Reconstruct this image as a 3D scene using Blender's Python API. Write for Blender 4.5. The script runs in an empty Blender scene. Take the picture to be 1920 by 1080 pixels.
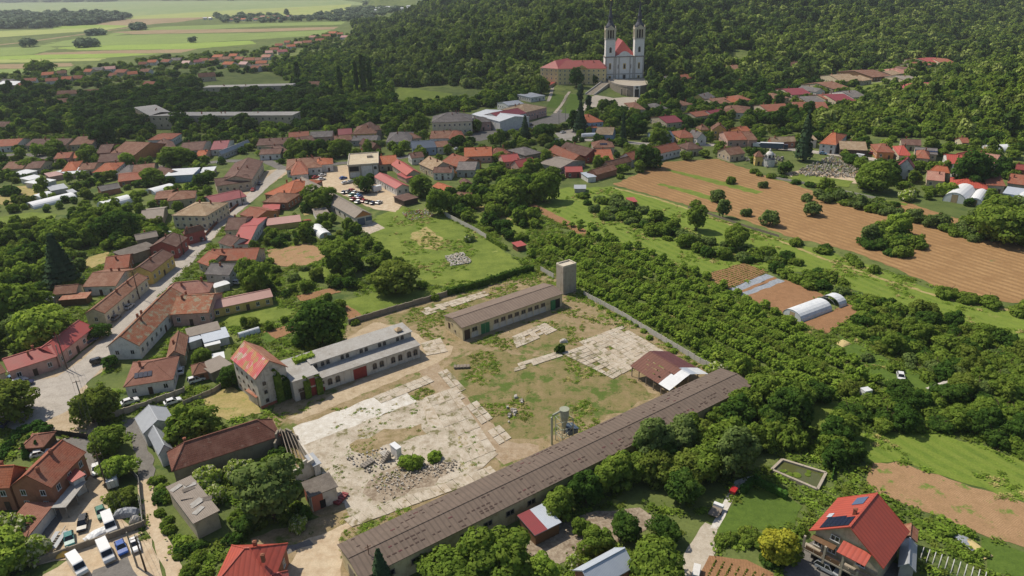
import bpy, math, random
import numpy as np
from mathutils import Vector, Matrix

# ------------------------------------------------------------------ camera, sky, sun, exposure
SC = bpy.context.scene
COL = SC.collection
RND = random.Random(7)
NPR = np.random.RandomState(7)
CAM_H = 100.0                     # drone height above the town, metres
FPX = 1333.0                      # focal length in pixels of the 1920 px wide photograph
_down = np.array([90.0, 3010.0, FPX]); _down /= np.linalg.norm(_down)
_up = -_down
_fw = np.array([0, 0, 1.0]); _fw = _fw - _fw.dot(_up) * _up; _fw /= np.linalg.norm(_fw)
_rt = np.cross(_fw, _up)
if _rt[0] < 0: _rt = -_rt
ROT = np.stack([_rt, _fw, _up])   # camera (x right, y down, z forward) -> world
cam_data = bpy.data.cameras.new('camera')
cam = bpy.data.objects.new('camera', cam_data); COL.objects.link(cam)
cam_data.sensor_width = 36.0; cam_data.lens = FPX / 1920 * 36.0
cam_data.clip_start = 0.5; cam_data.clip_end = 40000
_m = Matrix.Identity(4)
for i, v in enumerate((ROT @ np.array([1., 0, 0]), ROT @ np.array([0, -1., 0]), ROT @ np.array([0, 0, -1.]))):
    for j in range(3): _m[j][i] = float(v[j])
_m[2][3] = CAM_H
cam.matrix_world = _m
SC.camera = cam

SUN_AZ = math.atan2(-0.83, 0.56)  # compass-like angle from +Y towards +X of the direction to the sun
SUN_EL = math.radians(54)
world = bpy.data.worlds.new('World'); SC.world = world; world.use_nodes = True
_nt = world.node_tree; _bg = _nt.nodes['Background']
_sky = _nt.nodes.new('ShaderNodeTexSky'); _sky.sky_type = 'NISHITA'; _sky.sun_disc = False
_sky.sun_elevation = SUN_EL; _sky.sun_rotation = SUN_AZ; _sky.altitude = 200; _sky.dust_density = 1.4
_nt.links.new(_sky.outputs[0], _bg.inputs[0]); _bg.inputs[1].default_value = 0.105
sun_data = bpy.data.lights.new('sun', 'SUN'); sun_data.energy = 5.0; sun_data.angle = math.radians(0.6)
sun_data.color = (1.0, 0.915, 0.77)
sun = bpy.data.objects.new('sun', sun_data); COL.objects.link(sun)
SUN_DIR = Vector((math.sin(SUN_AZ) * math.cos(SUN_EL), math.cos(SUN_AZ) * math.cos(SUN_EL), math.sin(SUN_EL)))
sun.rotation_euler = SUN_DIR.to_track_quat('Z', 'Y').to_euler()
sun.location = (-300, 200, 400)
SC.view_settings.view_transform = 'Standard'; SC.view_settings.look = 'None'
SC.view_settings.gamma = 1; SC.view_settings.exposure = 0.0; SC.view_settings.use_curve_mapping = False
SC.cycles.use_denoising = True
SC.cycles.max_bounces = 5; SC.cycles.diffuse_bounces = 2; SC.cycles.glossy_bounces = 2
SC.cycles.transparent_max_bounces = 24; SC.cycles.transmission_bounces = 2; SC.cycles.volume_bounces = 0
SC.cycles.sample_clamp_indirect = 4

# ------------------------------------------------------------------ terrain height
MAIN = np.array([(-430, 2600), (-330, 1700), (-255, 1250), (-185, 930), (-120, 740), (-20, 700), (30, 640), (90, 590), (150, 600),
                 (235, 645), (330, 725), (450, 835), (700, 1060), (1600, 1800)], float)
RIGHT = np.array([(1500, 1640), (900, 1130), (448, 748), (330, 612), (250, 525), (215, 482), (236, 452), (290, 408), (420, 345), (900, 230), (2000, 60)], float)
def _sd(poly, x, y):
    x = np.asarray(x, float); y = np.asarray(y, float)
    best = np.full(x.shape, 1e18); sg = np.ones(x.shape)
    for (ax, ay), (bx, by) in zip(poly[:-1], poly[1:]):
        dx, dy = bx - ax, by - ay
        t = np.clip(((x - ax) * dx + (y - ay) * dy) / (dx * dx + dy * dy), 0, 1)
        d = (x - ax - t * dx) ** 2 + (y - ay - t * dy) ** 2
        c = dx * (y - ay) - dy * (x - ax)
        m = d < best - 1e-6
        best = np.where(m, d, best); sg = np.where(m, np.sign(c), sg)
    return np.sqrt(best) * sg
def terr(x, y):
    x = np.asarray(x, float); y = np.asarray(y, float)
    d = np.maximum(_sd(MAIN, x, y), 0)
    e = d * d / (d + 45)
    h = 230 * (1 - np.exp(-e * 0.235 / 230))
    k = np.clip(d / 160, 0, 1)
    h = h + k * (7 * np.sin(x * 0.021 + 1.3) * np.cos(y * 0.009) + 5 * np.sin(x * 0.043 + y * 0.02))
    d2 = np.maximum(_sd(RIGHT, x, y), 0)
    e2 = d2 * d2 / (d2 + 18)
    h2 = 130 * (1 - np.exp(-e2 * 0.30 / 130)) + np.clip(d2 / 90, 0, 1) * 4 * np.sin(x * 0.05) * np.cos(y * 0.045 + 1)
    far = np.clip((y - 5200) / 4000, 0, 1) ** 2 * 260 * (0.65 + 0.35 * np.sin(x * 0.0007 + 2))
    return np.maximum(np.maximum(h, h2), far)
def th(x, y): return float(terr(np.array([x]), np.array([y]))[0])
def flat(x, y): return y < 400 and x < 150
def at(px, py, z=0.0):
    """The point at height z above the terrain that the photograph shows at pixel (px, py)."""
    v = ROT @ np.array([px - 960, py - 540, FPX])
    if v[2] > -1e-3: v[2] = -1e-3
    t0 = (z - CAM_H) / v[2]
    x, y = v[0] * t0, v[1] * t0
    if flat(x, y): return Vector((x, y, z))
    ts = np.linspace(0.12, 1.0, 150) * t0
    hh = terr(v[0] * ts, v[1] * ts) + z - (CAM_H + v[2] * ts)
    i = int(np.argmax(hh >= -1e-9))
    a, b = ts[max(i - 1, 0)], ts[i]
    for _ in range(14):
        m = 0.5 * (a + b)
        if th(v[0] * m, v[1] * m) + z >= CAM_H + v[2] * m: b = m
        else: a = m
    return Vector((v[0] * b, v[1] * b, th(v[0] * b, v[1] * b) + z))

# ------------------------------------------------------------------ object helpers
def tag(o, label=None, cat=None, group=None, kind=None):
    if label: o['label'] = label
    if cat: o['category'] = cat
    if group: o['group'] = group
    if kind: o['kind'] = kind
    return o
def link(name, me, parent=None, mats=None, loc=None, rz=None, scale=None):
    o = bpy.data.objects.new(name, me); COL.objects.link(o)
    if parent: o.parent = parent
    if loc is not None: o.location = loc
    if rz is not None: o.rotation_euler = (0, 0, rz)
    if scale is not None: o.scale = scale
    if mats and not me.materials:
        for m in (mats if isinstance(mats, (list, tuple)) else [mats]): me.materials.append(m)
    return o
def empty(name, loc, rz=0):
    o = bpy.data.objects.new(name, None); COL.objects.link(o); o.location = loc; o.rotation_euler = (0, 0, rz); o.empty_display_size = 0.5
    return o
class MB:
    """Collects faces and links them as one mesh."""
    def __init__(s): s.v = []; s.f = []; s.m = []
    def face(s, pts, m=0):
        n = len(s.v); s.v += [tuple(p) for p in pts]; s.f.append(tuple(range(n, n + len(pts)))); s.m.append(m)
    def box(s, x0, y0, z0, x1, y1, z1, m=0):
        n = len(s.v)
        s.v += [(x0, y0, z0), (x1, y0, z0), (x1, y1, z0), (x0, y1, z0), (x0, y0, z1), (x1, y0, z1), (x1, y1, z1), (x0, y1, z1)]
        for q in ((0, 3, 2, 1), (4, 5, 6, 7), (0, 1, 5, 4), (1, 2, 6, 5), (2, 3, 7, 6), (3, 0, 4, 7)): s.f.append(tuple(n + i for i in q)); s.m.append(m)
    def bar(s, a, b, w, h=None, m=0):
        a = Vector(a); b = Vector(b); d = (b - a).normalized(); h = h or w
        u = d.cross(Vector((0, 0, 1)))
        u = Vector((1, 0, 0)) if u.length < 1e-4 else u.normalized()
        k = u.cross(d); n = len(s.v)
        for p in (a, b):
            for su, sk in ((-1, -1), (1, -1), (1, 1), (-1, 1)): s.v.append(tuple(p + u * su * w / 2 + k * sk * h / 2))
        for q in ((0, 1, 2, 3), (7, 6, 5, 4), (0, 4, 5, 1), (1, 5, 6, 2), (2, 6, 7, 3), (3, 7, 4, 0)): s.f.append(tuple(n + i for i in q)); s.m.append(m)
    def tube(s, pts, r, seg=8, m=0, cap=True):
        n = len(s.v); k = len(pts)
        for i, p in enumerate(pts):
            p = Vector(p); d = (Vector(pts[min(i + 1, k - 1)]) - Vector(pts[max(i - 1, 0)])).normalized()
            u = d.cross(Vector((0, 0, 1)) if abs(d.z) < .95 else Vector((1, 0, 0))).normalized(); w = u.cross(d)
            rr = r[i] if isinstance(r, (list, tuple)) else r
            for j in range(seg):
                a = 2 * math.pi * j / seg; s.v.append(tuple(p + (u * math.cos(a) + w * math.sin(a)) * rr))
        for i in range(k - 1):
            for j in range(seg):
                s.f.append((n + i * seg + j, n + i * seg + (j + 1) % seg, n + (i + 1) * seg + (j + 1) % seg, n + (i + 1) * seg + j)); s.m.append(m)
        if cap:
            s.f.append(tuple(n + j for j in reversed(range(seg)))); s.m.append(m)
            s.f.append(tuple(n + (k - 1) * seg + j for j in range(seg))); s.m.append(m)
    def slab(s, faces, t, m=0, mb=None):
        """A sheet of faces (lists of points, seen from above) given a thickness t downwards."""
        idx = {}; n0 = len(s.v); top = []
        for f in faces:
            r = []
            for p in f:
                key = tuple(round(c, 3) for c in p)
                if key not in idx: idx[key] = len(idx); 
                r.append(idx[key])
            top.append(r)
        ks = list(idx); N = len(ks)
        s.v += [tuple(k) for k in ks] + [(k[0], k[1], k[2] - t) for k in ks]
        ed = {}
        for r in top:
            s.f.append(tuple(n0 + i for i in r)); s.m.append(m)
            s.f.append(tuple(n0 + N + i for i in reversed(r))); s.m.append(m if mb is None else mb)
            for i in range(len(r)): e = (r[i], r[(i + 1) % len(r)]); ed[e] = 1
        for (i, j) in ed:
            if (j, i) not in ed: s.f.append((n0 + i, n0 + N + i, n0 + N + j, n0 + j)); s.m.append(m if mb is None else mb)
    def mesh(s, name, mats, smooth=False):
        me = bpy.data.meshes.new(name); me.from_pydata(s.v, [], s.f)
        for x in (mats if isinstance(mats, (list, tuple)) else [mats]): me.materials.append(x)
        if any(s.m): me.polygons.foreach_set('material_index', s.m)
        if smooth: me.polygons.foreach_set('use_smooth', [True] * len(s.f))
        me.update(); return me
    def build(s, name, mats, parent=None, **k): return link(name, s.mesh(name, mats, k.pop('smooth', False)), parent, **k)

# ------------------------------------------------------------------ materials
def lin(c): return tuple((x / 255 / 12.92 if x <= 10 else ((x / 255 + .055) / 1.055) ** 2.4) for x in c)
MATS = {}
def _nd(nt, t, **k):
    n = nt.nodes.new(t)
    for a, b in k.items(): setattr(n, a, b)
    return n
def mix(nt, fac, a, b, mode='MIX'):
    n = _nd(nt, 'ShaderNodeMix', data_type='RGBA', blend_type=mode)
    for s, v in ((n.inputs[0], fac), (n.inputs[6], a), (n.inputs[7], b)):
        if hasattr(v, 'is_output') or hasattr(v, 'links'): nt.links.new(v, s)
        else: s.default_value = v if not isinstance(v, tuple) else (*v[:3], 1)
    return n.outputs[2]
def ramp(nt, src, p0, p1):
    n = _nd(nt, 'ShaderNodeMapRange'); n.inputs[1].default_value = p0; n.inputs[2].default_value = p1
    nt.links.new(src, n.inputs[0]); return n.outputs[0]
def noise(nt, co, scale, detail=4, rough=.6, out='Fac'):
    n = _nd(nt, 'ShaderNodeTexNoise'); n.inputs['Scale'].default_value = scale; n.inputs['Detail'].default_value = detail
    n.inputs['Roughness'].default_value = rough; nt.links.new(co, n.inputs['Vector']); return n.outputs[out]
def coords(nt, kind='Object', rot=0, scale=(1, 1, 1), loc=(0, 0, 0)):
    c = _nd(nt, 'ShaderNodeTexCoord'); m = _nd(nt, 'ShaderNodeMapping')
    m.inputs['Rotation'].default_value = (0, 0, rot); m.inputs['Scale'].default_value = scale; m.inputs['Location'].default_value = loc
    nt.links.new(c.outputs[kind], m.inputs[0]); return m.outputs[0]
def newmat(name, rough=.9, spec=.25):
    m = bpy.data.materials.new(name); m.use_nodes = True
    b = m.node_tree.nodes['Principled BSDF']; b.inputs['Roughness'].default_value = rough
    b.inputs['Specular IOR Level'].default_value = spec
    return m, m.node_tree, b
def bump(nt, b, src, strength, dist):
    n = _nd(nt, 'ShaderNodeBump'); n.inputs['Strength'].default_value = strength; n.inputs['Distance'].default_value = dist
    nt.links.new(src, n.inputs['Height']); nt.links.new(n.outputs[0], b.inputs['Normal'])
K = 0.80      # sunlit picture colour -> surface colour
def alb(c):
    a = [min(.85, x * K) for x in lin(c)]; l = .3 * a[0] + .6 * a[1] + .1 * a[2]; return tuple(x * .93 + l * .07 for x in a)
def ground(name, cols, scales=(.02, .25, 2.5), wave=None, rough=.95, thr=(.35, .65), bmp=.15, veg=None):
    """A ground or plaster material: noise between the colours at three scales; veg = (colour, threshold, scale) adds growth in patches."""
    m, nt, b = newmat(name, rough, .1); co = coords(nt)
    c = [alb(x) for x in cols]
    while len(c) < 3: c.append(c[-1])
    o = mix(nt, ramp(nt, noise(nt, co, scales[0], 5), *thr), c[0], c[1])
    o = mix(nt, ramp(nt, noise(nt, co, scales[1], 6, .65), .42, .68), o, c[2])
    if wave:
        wc = coords(nt, 'Object', wave[0]); w = _nd(nt, 'ShaderNodeTexWave', wave_type='BANDS', bands_direction='X')
        w.inputs['Scale'].default_value = wave[1]; w.inputs['Distortion'].default_value = wave[3] if len(wave) > 3 else .6; w.inputs['Detail'].default_value = 2; w.inputs['Detail Scale'].default_value = .6
        nt.links.new(wc, w.inputs[0]); o = mix(nt, ramp(nt, w.outputs[1], .25, .8), o, alb(wave[2]))
    if veg:
        g = noise(nt, co, veg[2], 7, .7)
        o = mix(nt, ramp(nt, g, veg[1], veg[1] + .07), o, alb(veg[0]))
        if len(veg) > 3: o = mix(nt, ramp(nt, noise(nt, co, veg[2] * 3.1, 5, .7), veg[3], veg[3] + .06), o, alb(tuple(int(q * .8) for q in veg[0])))
    f = noise(nt, co, scales[2], 4, .7)
    o = mix(nt, .55, o, mix(nt, ramp(nt, f, .3, .7), (.35, .35, .35), (.68, .68, .68)), 'OVERLAY')
    nt.links.new(o, b.inputs[0])
    if bmp: bump(nt, b, f, bmp, .3)
    MATS[name] = m; return m
def plaster(name, c, stain=None, amt=.5, rough=.92):
    m, nt, b = newmat(name, rough, .15); co = coords(nt)
    o = mix(nt, ramp(nt, noise(nt, co, .7, 6, .7), .48, .75), alb(c), alb(stain or tuple(int(x * .8) for x in c)))
    st = coords(nt, 'Object', 0, (1.6, 1.6, .18)); o = mix(nt, ramp(nt, noise(nt, st, 1.1, 5, .7), .55, .8), o, alb(tuple(int(x * (1 - .35 * amt)) for x in c)))
    nt.links.new(o, b.inputs[0]); bump(nt, b, noise(nt, co, 9, 3), .1, .05); MATS[name] = m; return m
def tiles(name, c1, c2, c3, size=(.34, .36), moss=None, rough=.85, sheet=False):
    """Roof tiles: rows of single tiles that differ in colour, weathered by noise."""
    m, nt, b = newmat(name, rough, .2); co = coords(nt)
    sp = _nd(nt, 'ShaderNodeSeparateXYZ'); nt.links.new(co, sp.inputs[0]); cb = _nd(nt, 'ShaderNodeCombineXYZ')
    nt.links.new(sp.outputs[0], cb.inputs[0]); nt.links.new(sp.outputs[1], cb.inputs[1])
    br = _nd(nt, 'ShaderNodeTexBrick'); br.inputs['Scale'].default_value = 1; br.inputs['Brick Width'].default_value = size[0]; br.inputs['Row Height'].default_value = size[1]
    br.inputs['Mortar Size'].default_value = .03 if not sheet else .02; br.inputs['Color1'].default_value = (*alb(c1), 1); br.inputs['Color2'].default_value = (*alb(c2), 1)
    br.inputs['Mortar'].default_value = (*[x * .55 for x in alb(c2)], 1); nt.links.new(cb.outputs[0], br.inputs[0])
    o = mix(nt, ramp(nt, noise(nt, co, .35, 6, .65), .45, .72), br.outputs[0], alb(c3))
    o = mix(nt, ramp(nt, noise(nt, co, 1.9, 5, .7), .55, .75), o, alb(tuple(int(x * .72) for x in c2)))
    if moss: o = mix(nt, ramp(nt, noise(nt, co, .5, 8, .75), moss[1], moss[1] + .1), o, alb(moss[0]))
    oi = _nd(nt, 'ShaderNodeObjectInfo')
    o = mix(nt, .5, o, mix(nt, oi.outputs['Random'], (.40, .41, .42), (.60, .57, .55)), 'OVERLAY')
    nt.links.new(o, b.inputs[0]); bump(nt, b, br.outputs['Fac'], .5, .05); MATS[name] = m; return m
def sheet(name, c, c2=None, ribs=.28, axis='X', rough=.5, rust=None, metal=0.0):
    """Ribbed roofing sheet; the ribs run down the slope."""
    m, nt, b = newmat(name, rough, .35); co = coords(nt); b.inputs['Metallic'].default_value = metal
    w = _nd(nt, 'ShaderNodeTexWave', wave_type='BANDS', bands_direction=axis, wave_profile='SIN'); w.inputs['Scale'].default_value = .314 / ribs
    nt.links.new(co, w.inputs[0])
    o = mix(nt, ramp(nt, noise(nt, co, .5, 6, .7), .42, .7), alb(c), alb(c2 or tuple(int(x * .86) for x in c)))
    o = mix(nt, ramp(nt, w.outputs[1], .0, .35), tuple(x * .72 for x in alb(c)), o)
    if rust: o = mix(nt, ramp(nt, noise(nt, coords(nt, 'Object', 0, (1, .25, 1)), .9, 7, .75), rust[1], rust[1] + .12), o, alb(rust[0]))
    nt.links.new(o, b.inputs[0]); bump(nt, b, w.outputs[1], .35, .04); MATS[name] = m; return m
def plain(name, c, rough=.6, spec=.3, metal=0, var=.12):
    m, nt, b = newmat(name, rough, spec); b.inputs['Metallic'].default_value = metal; co = coords(nt)
    a = alb(c); nt.links.new(mix(nt, ramp(nt, noise(nt, co, 1.3, 5, .7), .35, .75), a, tuple(x * (1 - var * 2) for x in a)), b.inputs[0]); MATS[name] = m; return m
def leaf(name, c1, c2, c3, trans=.4):
    """Foliage: three greens, by tree, by clump and by leaf, with light passing through."""
    m = bpy.data.materials.new(name); m.use_nodes = True; nt = m.node_tree; nt.nodes.clear()
    out = _nd(nt, 'ShaderNodeOutputMaterial'); oi = _nd(nt, 'ShaderNodeObjectInfo'); ge = _nd(nt, 'ShaderNodeNewGeometry')
    o = mix(nt, oi.outputs['Random'], alb(c1), alb(c2))
    o = mix(nt, ramp(nt, noise(nt, ge.outputs['Position'], .55, 3), .4, .62), o, alb(c3))
    v = mix(nt, ge.outputs['Random Per Island'], (.36, .36, .36), (.63, .63, .60))
    o = mix(nt, .9, o, v, 'OVERLAY')
    d = _nd(nt, 'ShaderNodeBsdfDiffuse'); t = _nd(nt, 'ShaderNodeBsdfTranslucent'); x = _nd(nt, 'ShaderNodeMixShader'); x.inputs[0].default_value = trans
    nt.links.new(o, d.inputs[0]); nt.links.new(mix(nt, .5, o, (.9, 1, .35), 'MULTIPLY'), t.inputs[0])
    nt.links.new(d.outputs[0], x.inputs[1]); nt.links.new(t.outputs[0], x.inputs[2]); nt.links.new(x.outputs[0], out.inputs[0]); MATS[name] = m; return m
def glass(name, c=(38, 44, 52), rough=.12):
    m, nt, b = newmat(name, rough, .5); b.inputs[0].default_value = (*alb(c), 1); MATS[name] = m; return m
# ------------------------------------------------------------------ palette
ground('soil_grass', [(98, 112, 56), (120, 130, 68), (84, 100, 50)], (.012, .09, 1.5), veg=((76, 96, 46), .55, .06, .62))
ground('meadow', [(112, 130, 48), (128, 142, 56), (98, 116, 42)], (.03, .2, 2.0), veg=((150, 158, 80), .64, .12))
ground('grass_bright', [(112, 134, 44), (128, 146, 52), (96, 120, 40)], (.03, .2, 2.2), wave=(math.radians(-28), .09, (120, 138, 50), 2), veg=((140, 146, 70), .62, .1))
ground('lawn', [(88, 112, 40), (96, 120, 42), (78, 102, 36)], (.1, .6, 3))
ground('field_green', [(140, 158, 82), (132, 150, 78), (124, 144, 74)], (.004, .02, .2))
ground('field_lime', [(150, 172, 74), (144, 166, 72), (136, 160, 66)], (.004, .02, .2))
ground('field_olive', [(160, 170, 92), (150, 164, 86), (172, 176, 104)], (.004, .02, .2))
ground('field_brown', [(158, 136, 104), (168, 146, 112), (146, 128, 94)], (.004, .02, .2))
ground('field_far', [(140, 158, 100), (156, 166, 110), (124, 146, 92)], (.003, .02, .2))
ground('ploughed', [(166, 128, 84), (176, 140, 94), (150, 114, 74)], (.02, .15, 1.2), wave=(math.radians(-28), .1, (152, 118, 78), 1.2), veg=((128, 128, 78), .64, .07))
ground('soil_bed', [(168, 124, 88), (178, 136, 98), (150, 112, 78)], (.05, .4, 2.5), wave=(math.radians(20), 1.2, (140, 104, 72)), veg=((110, 132, 60), .68, .4))
ground('soil_sparse', [(172, 136, 100), (180, 146, 108), (150, 122, 84)], (.06, .35, 2.5), wave=(math.radians(58), .9, (164, 130, 94), 3), veg=((112, 132, 54), .56, .25, .64))
ground('dry_grass', [(170, 150, 96), (182, 164, 112), (150, 142, 80)], (.06, .4, 2.5), veg=((120, 136, 62), .56, .3))
ground('weedy', [(154, 134, 102), (170, 150, 118), (134, 120, 80)], (.08, .45, 2.4), veg=((102, 114, 54), .55, .12, .62))
ground('weedy_green', [(136, 122, 82), (150, 132, 94), (116, 116, 64)], (.08, .4, 2.4), veg=((92, 110, 46), .52, .13, .6))
ground('yard_dirt', [(184, 164, 136), (196, 178, 150), (168, 148, 118)], (.08, .5, 2.6), veg=((140, 136, 84), .62, .2))
ground('asphalt_street', [(178, 170, 160), (188, 180, 170), (166, 158, 148)], (.05, .4, 3), wave=None, veg=((170, 156, 134), .64, .15))
ground('asphalt_dark', [(124, 120, 116), (132, 128, 122), (114, 110, 106)], (.08, .5, 3))
ground('gravel', [(200, 178, 148), (208, 190, 162), (184, 160, 130)], (.06, .5, 4), veg=((150, 146, 100), .66, .2))
ground('concrete', [(192, 178, 158), (178, 162, 140), (204, 194, 178)], (.15, .8, 4), veg=((142, 130, 98), .55, .5))
ground('concrete_white', [(212, 206, 196), (196, 188, 174), (222, 218, 210)], (.12, .7, 4), veg=((160, 148, 128), .58, .5))
ground('concrete_old', [(196, 184, 166), (158, 144, 122), (208, 198, 182)], (.16, .6, 4), veg=((126, 120, 84), .54, .3, .64))
ground('rubble_base', [(158, 142, 122), (120, 102, 84), (182, 168, 148)], (.2, 1.2, 5))
ground('paving', [(190, 178, 160), (178, 166, 148), (198, 188, 172)], (.2, .9, 5))
ground('film', [(150, 158, 168), (170, 176, 184), (130, 136, 146)], (.4, 1.5, 6))
ground('red_soil', [(168, 148, 122), (156, 134, 106), (180, 162, 138)], (.12, .6, 3), veg=((140, 132, 76), .6, .3))
plaster('wh', (232, 228, 222)); plaster('church_white', (250, 248, 242), (226, 222, 212)); plaster('monastery_yellow', (238, 216, 156)); plaster('cr', (224, 212, 182)); plaster('ye', (228, 196, 110)); plaster('pk', (216, 172, 156)); plaster('gy', (186, 184, 180))
plaster('br', (176, 120, 92)); plaster('be', (204, 188, 160)); plaster('bl', (170, 192, 218)); plaster('st', (150, 140, 124), (120, 110, 96)); plaster('or', (206, 140, 88)); plaster('rd', (168, 92, 84)); plaster('ow', (214, 206, 192), (168, 156, 136), 1.0)
plaster('dk', (96, 84, 74)); plaster('cream_old', (218, 200, 158), (180, 156, 112), .9); plaster('conc', (184, 172, 154), (150, 140, 124), 1.0); plaster('conc_pale', (214, 204, 184), (180, 166, 142), .8)
tiles('rt', (174, 106, 80), (158, 92, 70), (152, 112, 92)); tiles('bt', (150, 108, 86), (138, 96, 76), (156, 124, 104)); tiles('dt', (124, 92, 80), (112, 82, 72), (134, 108, 96)); tiles('ot', (200, 118, 80), (186, 104, 68), (182, 120, 92))
tiles('pt', (192, 140, 122), (182, 128, 112), (190, 148, 130)); tiles('mt', (172, 106, 78), (160, 98, 70), (160, 120, 92), moss=((150, 146, 122), .5)); tiles('tt', (178, 152, 120), (166, 140, 110), (188, 168, 140)); tiles('gt', (128, 122, 120), (118, 112, 110), (140, 134, 130))
tiles('nt', (160, 110, 92), (150, 102, 84), (160, 116, 98)); tiles('old_tile', (140, 90, 74), (126, 82, 68), (150, 108, 92), moss=((170, 150, 132), .6))
sheet('rm', (186, 80, 72), (172, 96, 86)); sheet('dm', (150, 58, 62), (138, 62, 62)); sheet('gm', (176, 180, 186), (160, 164, 170)); sheet('wm', (232, 234, 236), (218, 220, 222)); sheet('bm', (84, 96, 112), (76, 84, 96)); sheet('lm', (196, 204, 216), (180, 190, 204))
sheet('as', (158, 146, 134), (140, 128, 116), ribs=.35, rough=.9); sheet('ru', (170, 112, 82), (190, 150, 124), rust=((150, 84, 56), .5), rough=.8); sheet('cm', (192, 84, 64), (176, 80, 64), ribs=.9); sheet('pm', (190, 142, 130), (176, 132, 120))
sheet('shed_roof', (122, 106, 94), (108, 94, 84), ribs=1.1, rough=.9); sheet('brown_shed', (140, 122, 108), (124, 106, 94), ribs=1.0, rough=.9); sheet('broken_sheet', (128, 86, 72), (112, 76, 66), ribs=.9, rough=.85); sheet('maroon_sheet', (112, 66, 66), (100, 60, 62), ribs=.9, rough=.8)
ground('gc', [(172, 168, 162), (156, 150, 142), (184, 182, 178)], (.2, .8, 4), veg=((124, 118, 106), .62, .4)); ground('tar', [(116, 108, 100), (100, 92, 86), (128, 120, 112)], (.2, .8, 4)); ground('pale_roof', [(206, 190, 160), (190, 172, 142), (216, 204, 178)], (.2, .8, 4), veg=((160, 142, 112), .6, .3))
plain('wood', (128, 98, 72), .85, .1); plain('wood_pale', (196, 170, 134), .85, .1); plain('wood_grey', (150, 138, 124), .9, .1); plain('door_dark', (92, 72, 58), .7); plain('frame_white', (228, 226, 222), .6); plain('steel', (150, 152, 150), .5, .4, .3); plain('rust_steel', (128, 92, 72), .8); plain('black', (38, 38, 40), .6); plain('tyre', (44, 44, 46), .8)
plain('door_green', (62, 132, 84), .6); plain('door_red', (156, 58, 50), .65); plain('chimney_brick', (168, 108, 84), .9, .1); plain('white_plastic', (236, 238, 240), .45, .4, 0, .05); plain('bark', (96, 80, 66), .95, .05); plain('pole_concrete', (168, 160, 148), .9, .1); plain('pole_wood', (112, 94, 80), .9, .1); plain('stone_pale', (206, 200, 190), .9, .1); plain('stone_dark', (150, 142, 132), .9, .1); plain('cyclone_green', (168, 172, 150), .6, .3); plain('gold', (216, 176, 84), .35, .5, .6); plain('spire', (72, 74, 86), .55, .3); plain('blue_grey', (92, 108, 128), .6); plain('brick_pile', (186, 110, 84), .9); plain('straw', (214, 192, 132), .95, .05)
glass('pane'); glass('car_glass', (30, 34, 40), .08); glass('solar', (40, 48, 72), .15); glass('pond_water', (92, 96, 52), .08); glass('solar_blue', (96, 116, 150), .2); glass('skylight', (210, 220, 230), .2)
for _n, _c in dict(white=(236, 236, 236), silver=(190, 194, 198), black=(36, 38, 42), blue=(44, 92, 176), navy=(40, 52, 92), red=(190, 44, 50), green=(66, 128, 106), grey=(112, 116, 122), teal=(40, 128, 124), maroon=(130, 40, 52), lblue=(120, 164, 206), yellow=(226, 178, 60)).items():
    _mm = plain('paint_' + _n, _c, .28, .5, 0, .02); _mm.node_tree.nodes['Principled BSDF'].inputs['Coat Weight'].default_value = .3
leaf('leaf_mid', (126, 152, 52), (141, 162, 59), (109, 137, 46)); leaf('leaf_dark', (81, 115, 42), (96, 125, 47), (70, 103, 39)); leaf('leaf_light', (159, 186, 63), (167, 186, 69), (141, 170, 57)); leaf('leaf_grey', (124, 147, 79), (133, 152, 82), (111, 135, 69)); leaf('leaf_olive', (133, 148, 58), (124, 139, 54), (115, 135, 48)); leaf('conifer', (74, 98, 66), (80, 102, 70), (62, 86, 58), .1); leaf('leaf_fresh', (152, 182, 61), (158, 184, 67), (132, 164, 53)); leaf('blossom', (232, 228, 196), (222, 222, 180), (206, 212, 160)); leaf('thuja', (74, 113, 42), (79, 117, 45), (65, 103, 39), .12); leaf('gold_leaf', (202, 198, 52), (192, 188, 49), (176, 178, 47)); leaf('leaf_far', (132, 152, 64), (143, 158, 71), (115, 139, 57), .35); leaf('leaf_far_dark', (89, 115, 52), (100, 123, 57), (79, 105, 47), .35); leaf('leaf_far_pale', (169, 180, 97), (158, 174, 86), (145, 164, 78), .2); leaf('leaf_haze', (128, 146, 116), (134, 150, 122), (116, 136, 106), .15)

# ------------------------------------------------------------------ terrain
def axis(dense0, dense1, step, lo, hi):
    a = list(np.arange(dense0, dense1 + .1, step)); s = step
    while a[-1] < hi: s *= 1.25; a.append(a[-1] + s)
    s = step
    while a[0] > lo: s *= 1.25; a.insert(0, a[0] - s)
    return np.array(a)
_xs = axis(-440, 900, 11, -14000, 14000); _ys = axis(-60, 1700, 11, -8000, 22000)
_X, _Y = np.meshgrid(_xs, _ys); _Z = terr(_X.ravel(), _Y.ravel())
_nx, _ny = len(_xs), len(_ys)
_V = np.stack([_X.ravel(), _Y.ravel(), _Z], 1)
_F = [(j * _nx + i, j * _nx + i + 1, (j + 1) * _nx + i + 1, (j + 1) * _nx + i) for j in range(_ny - 1) for i in range(_nx - 1)]
_me = bpy.data.meshes.new('terrain'); _me.from_pydata(_V.tolist(), [], _F); _me.materials.append(MATS['soil_grass']); _me.polygons.foreach_set('use_smooth', [True] * len(_F))
tag(link('terrain', _me), 'green land of the town, its plain and its hills', 'terrain', kind='structure')
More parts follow.
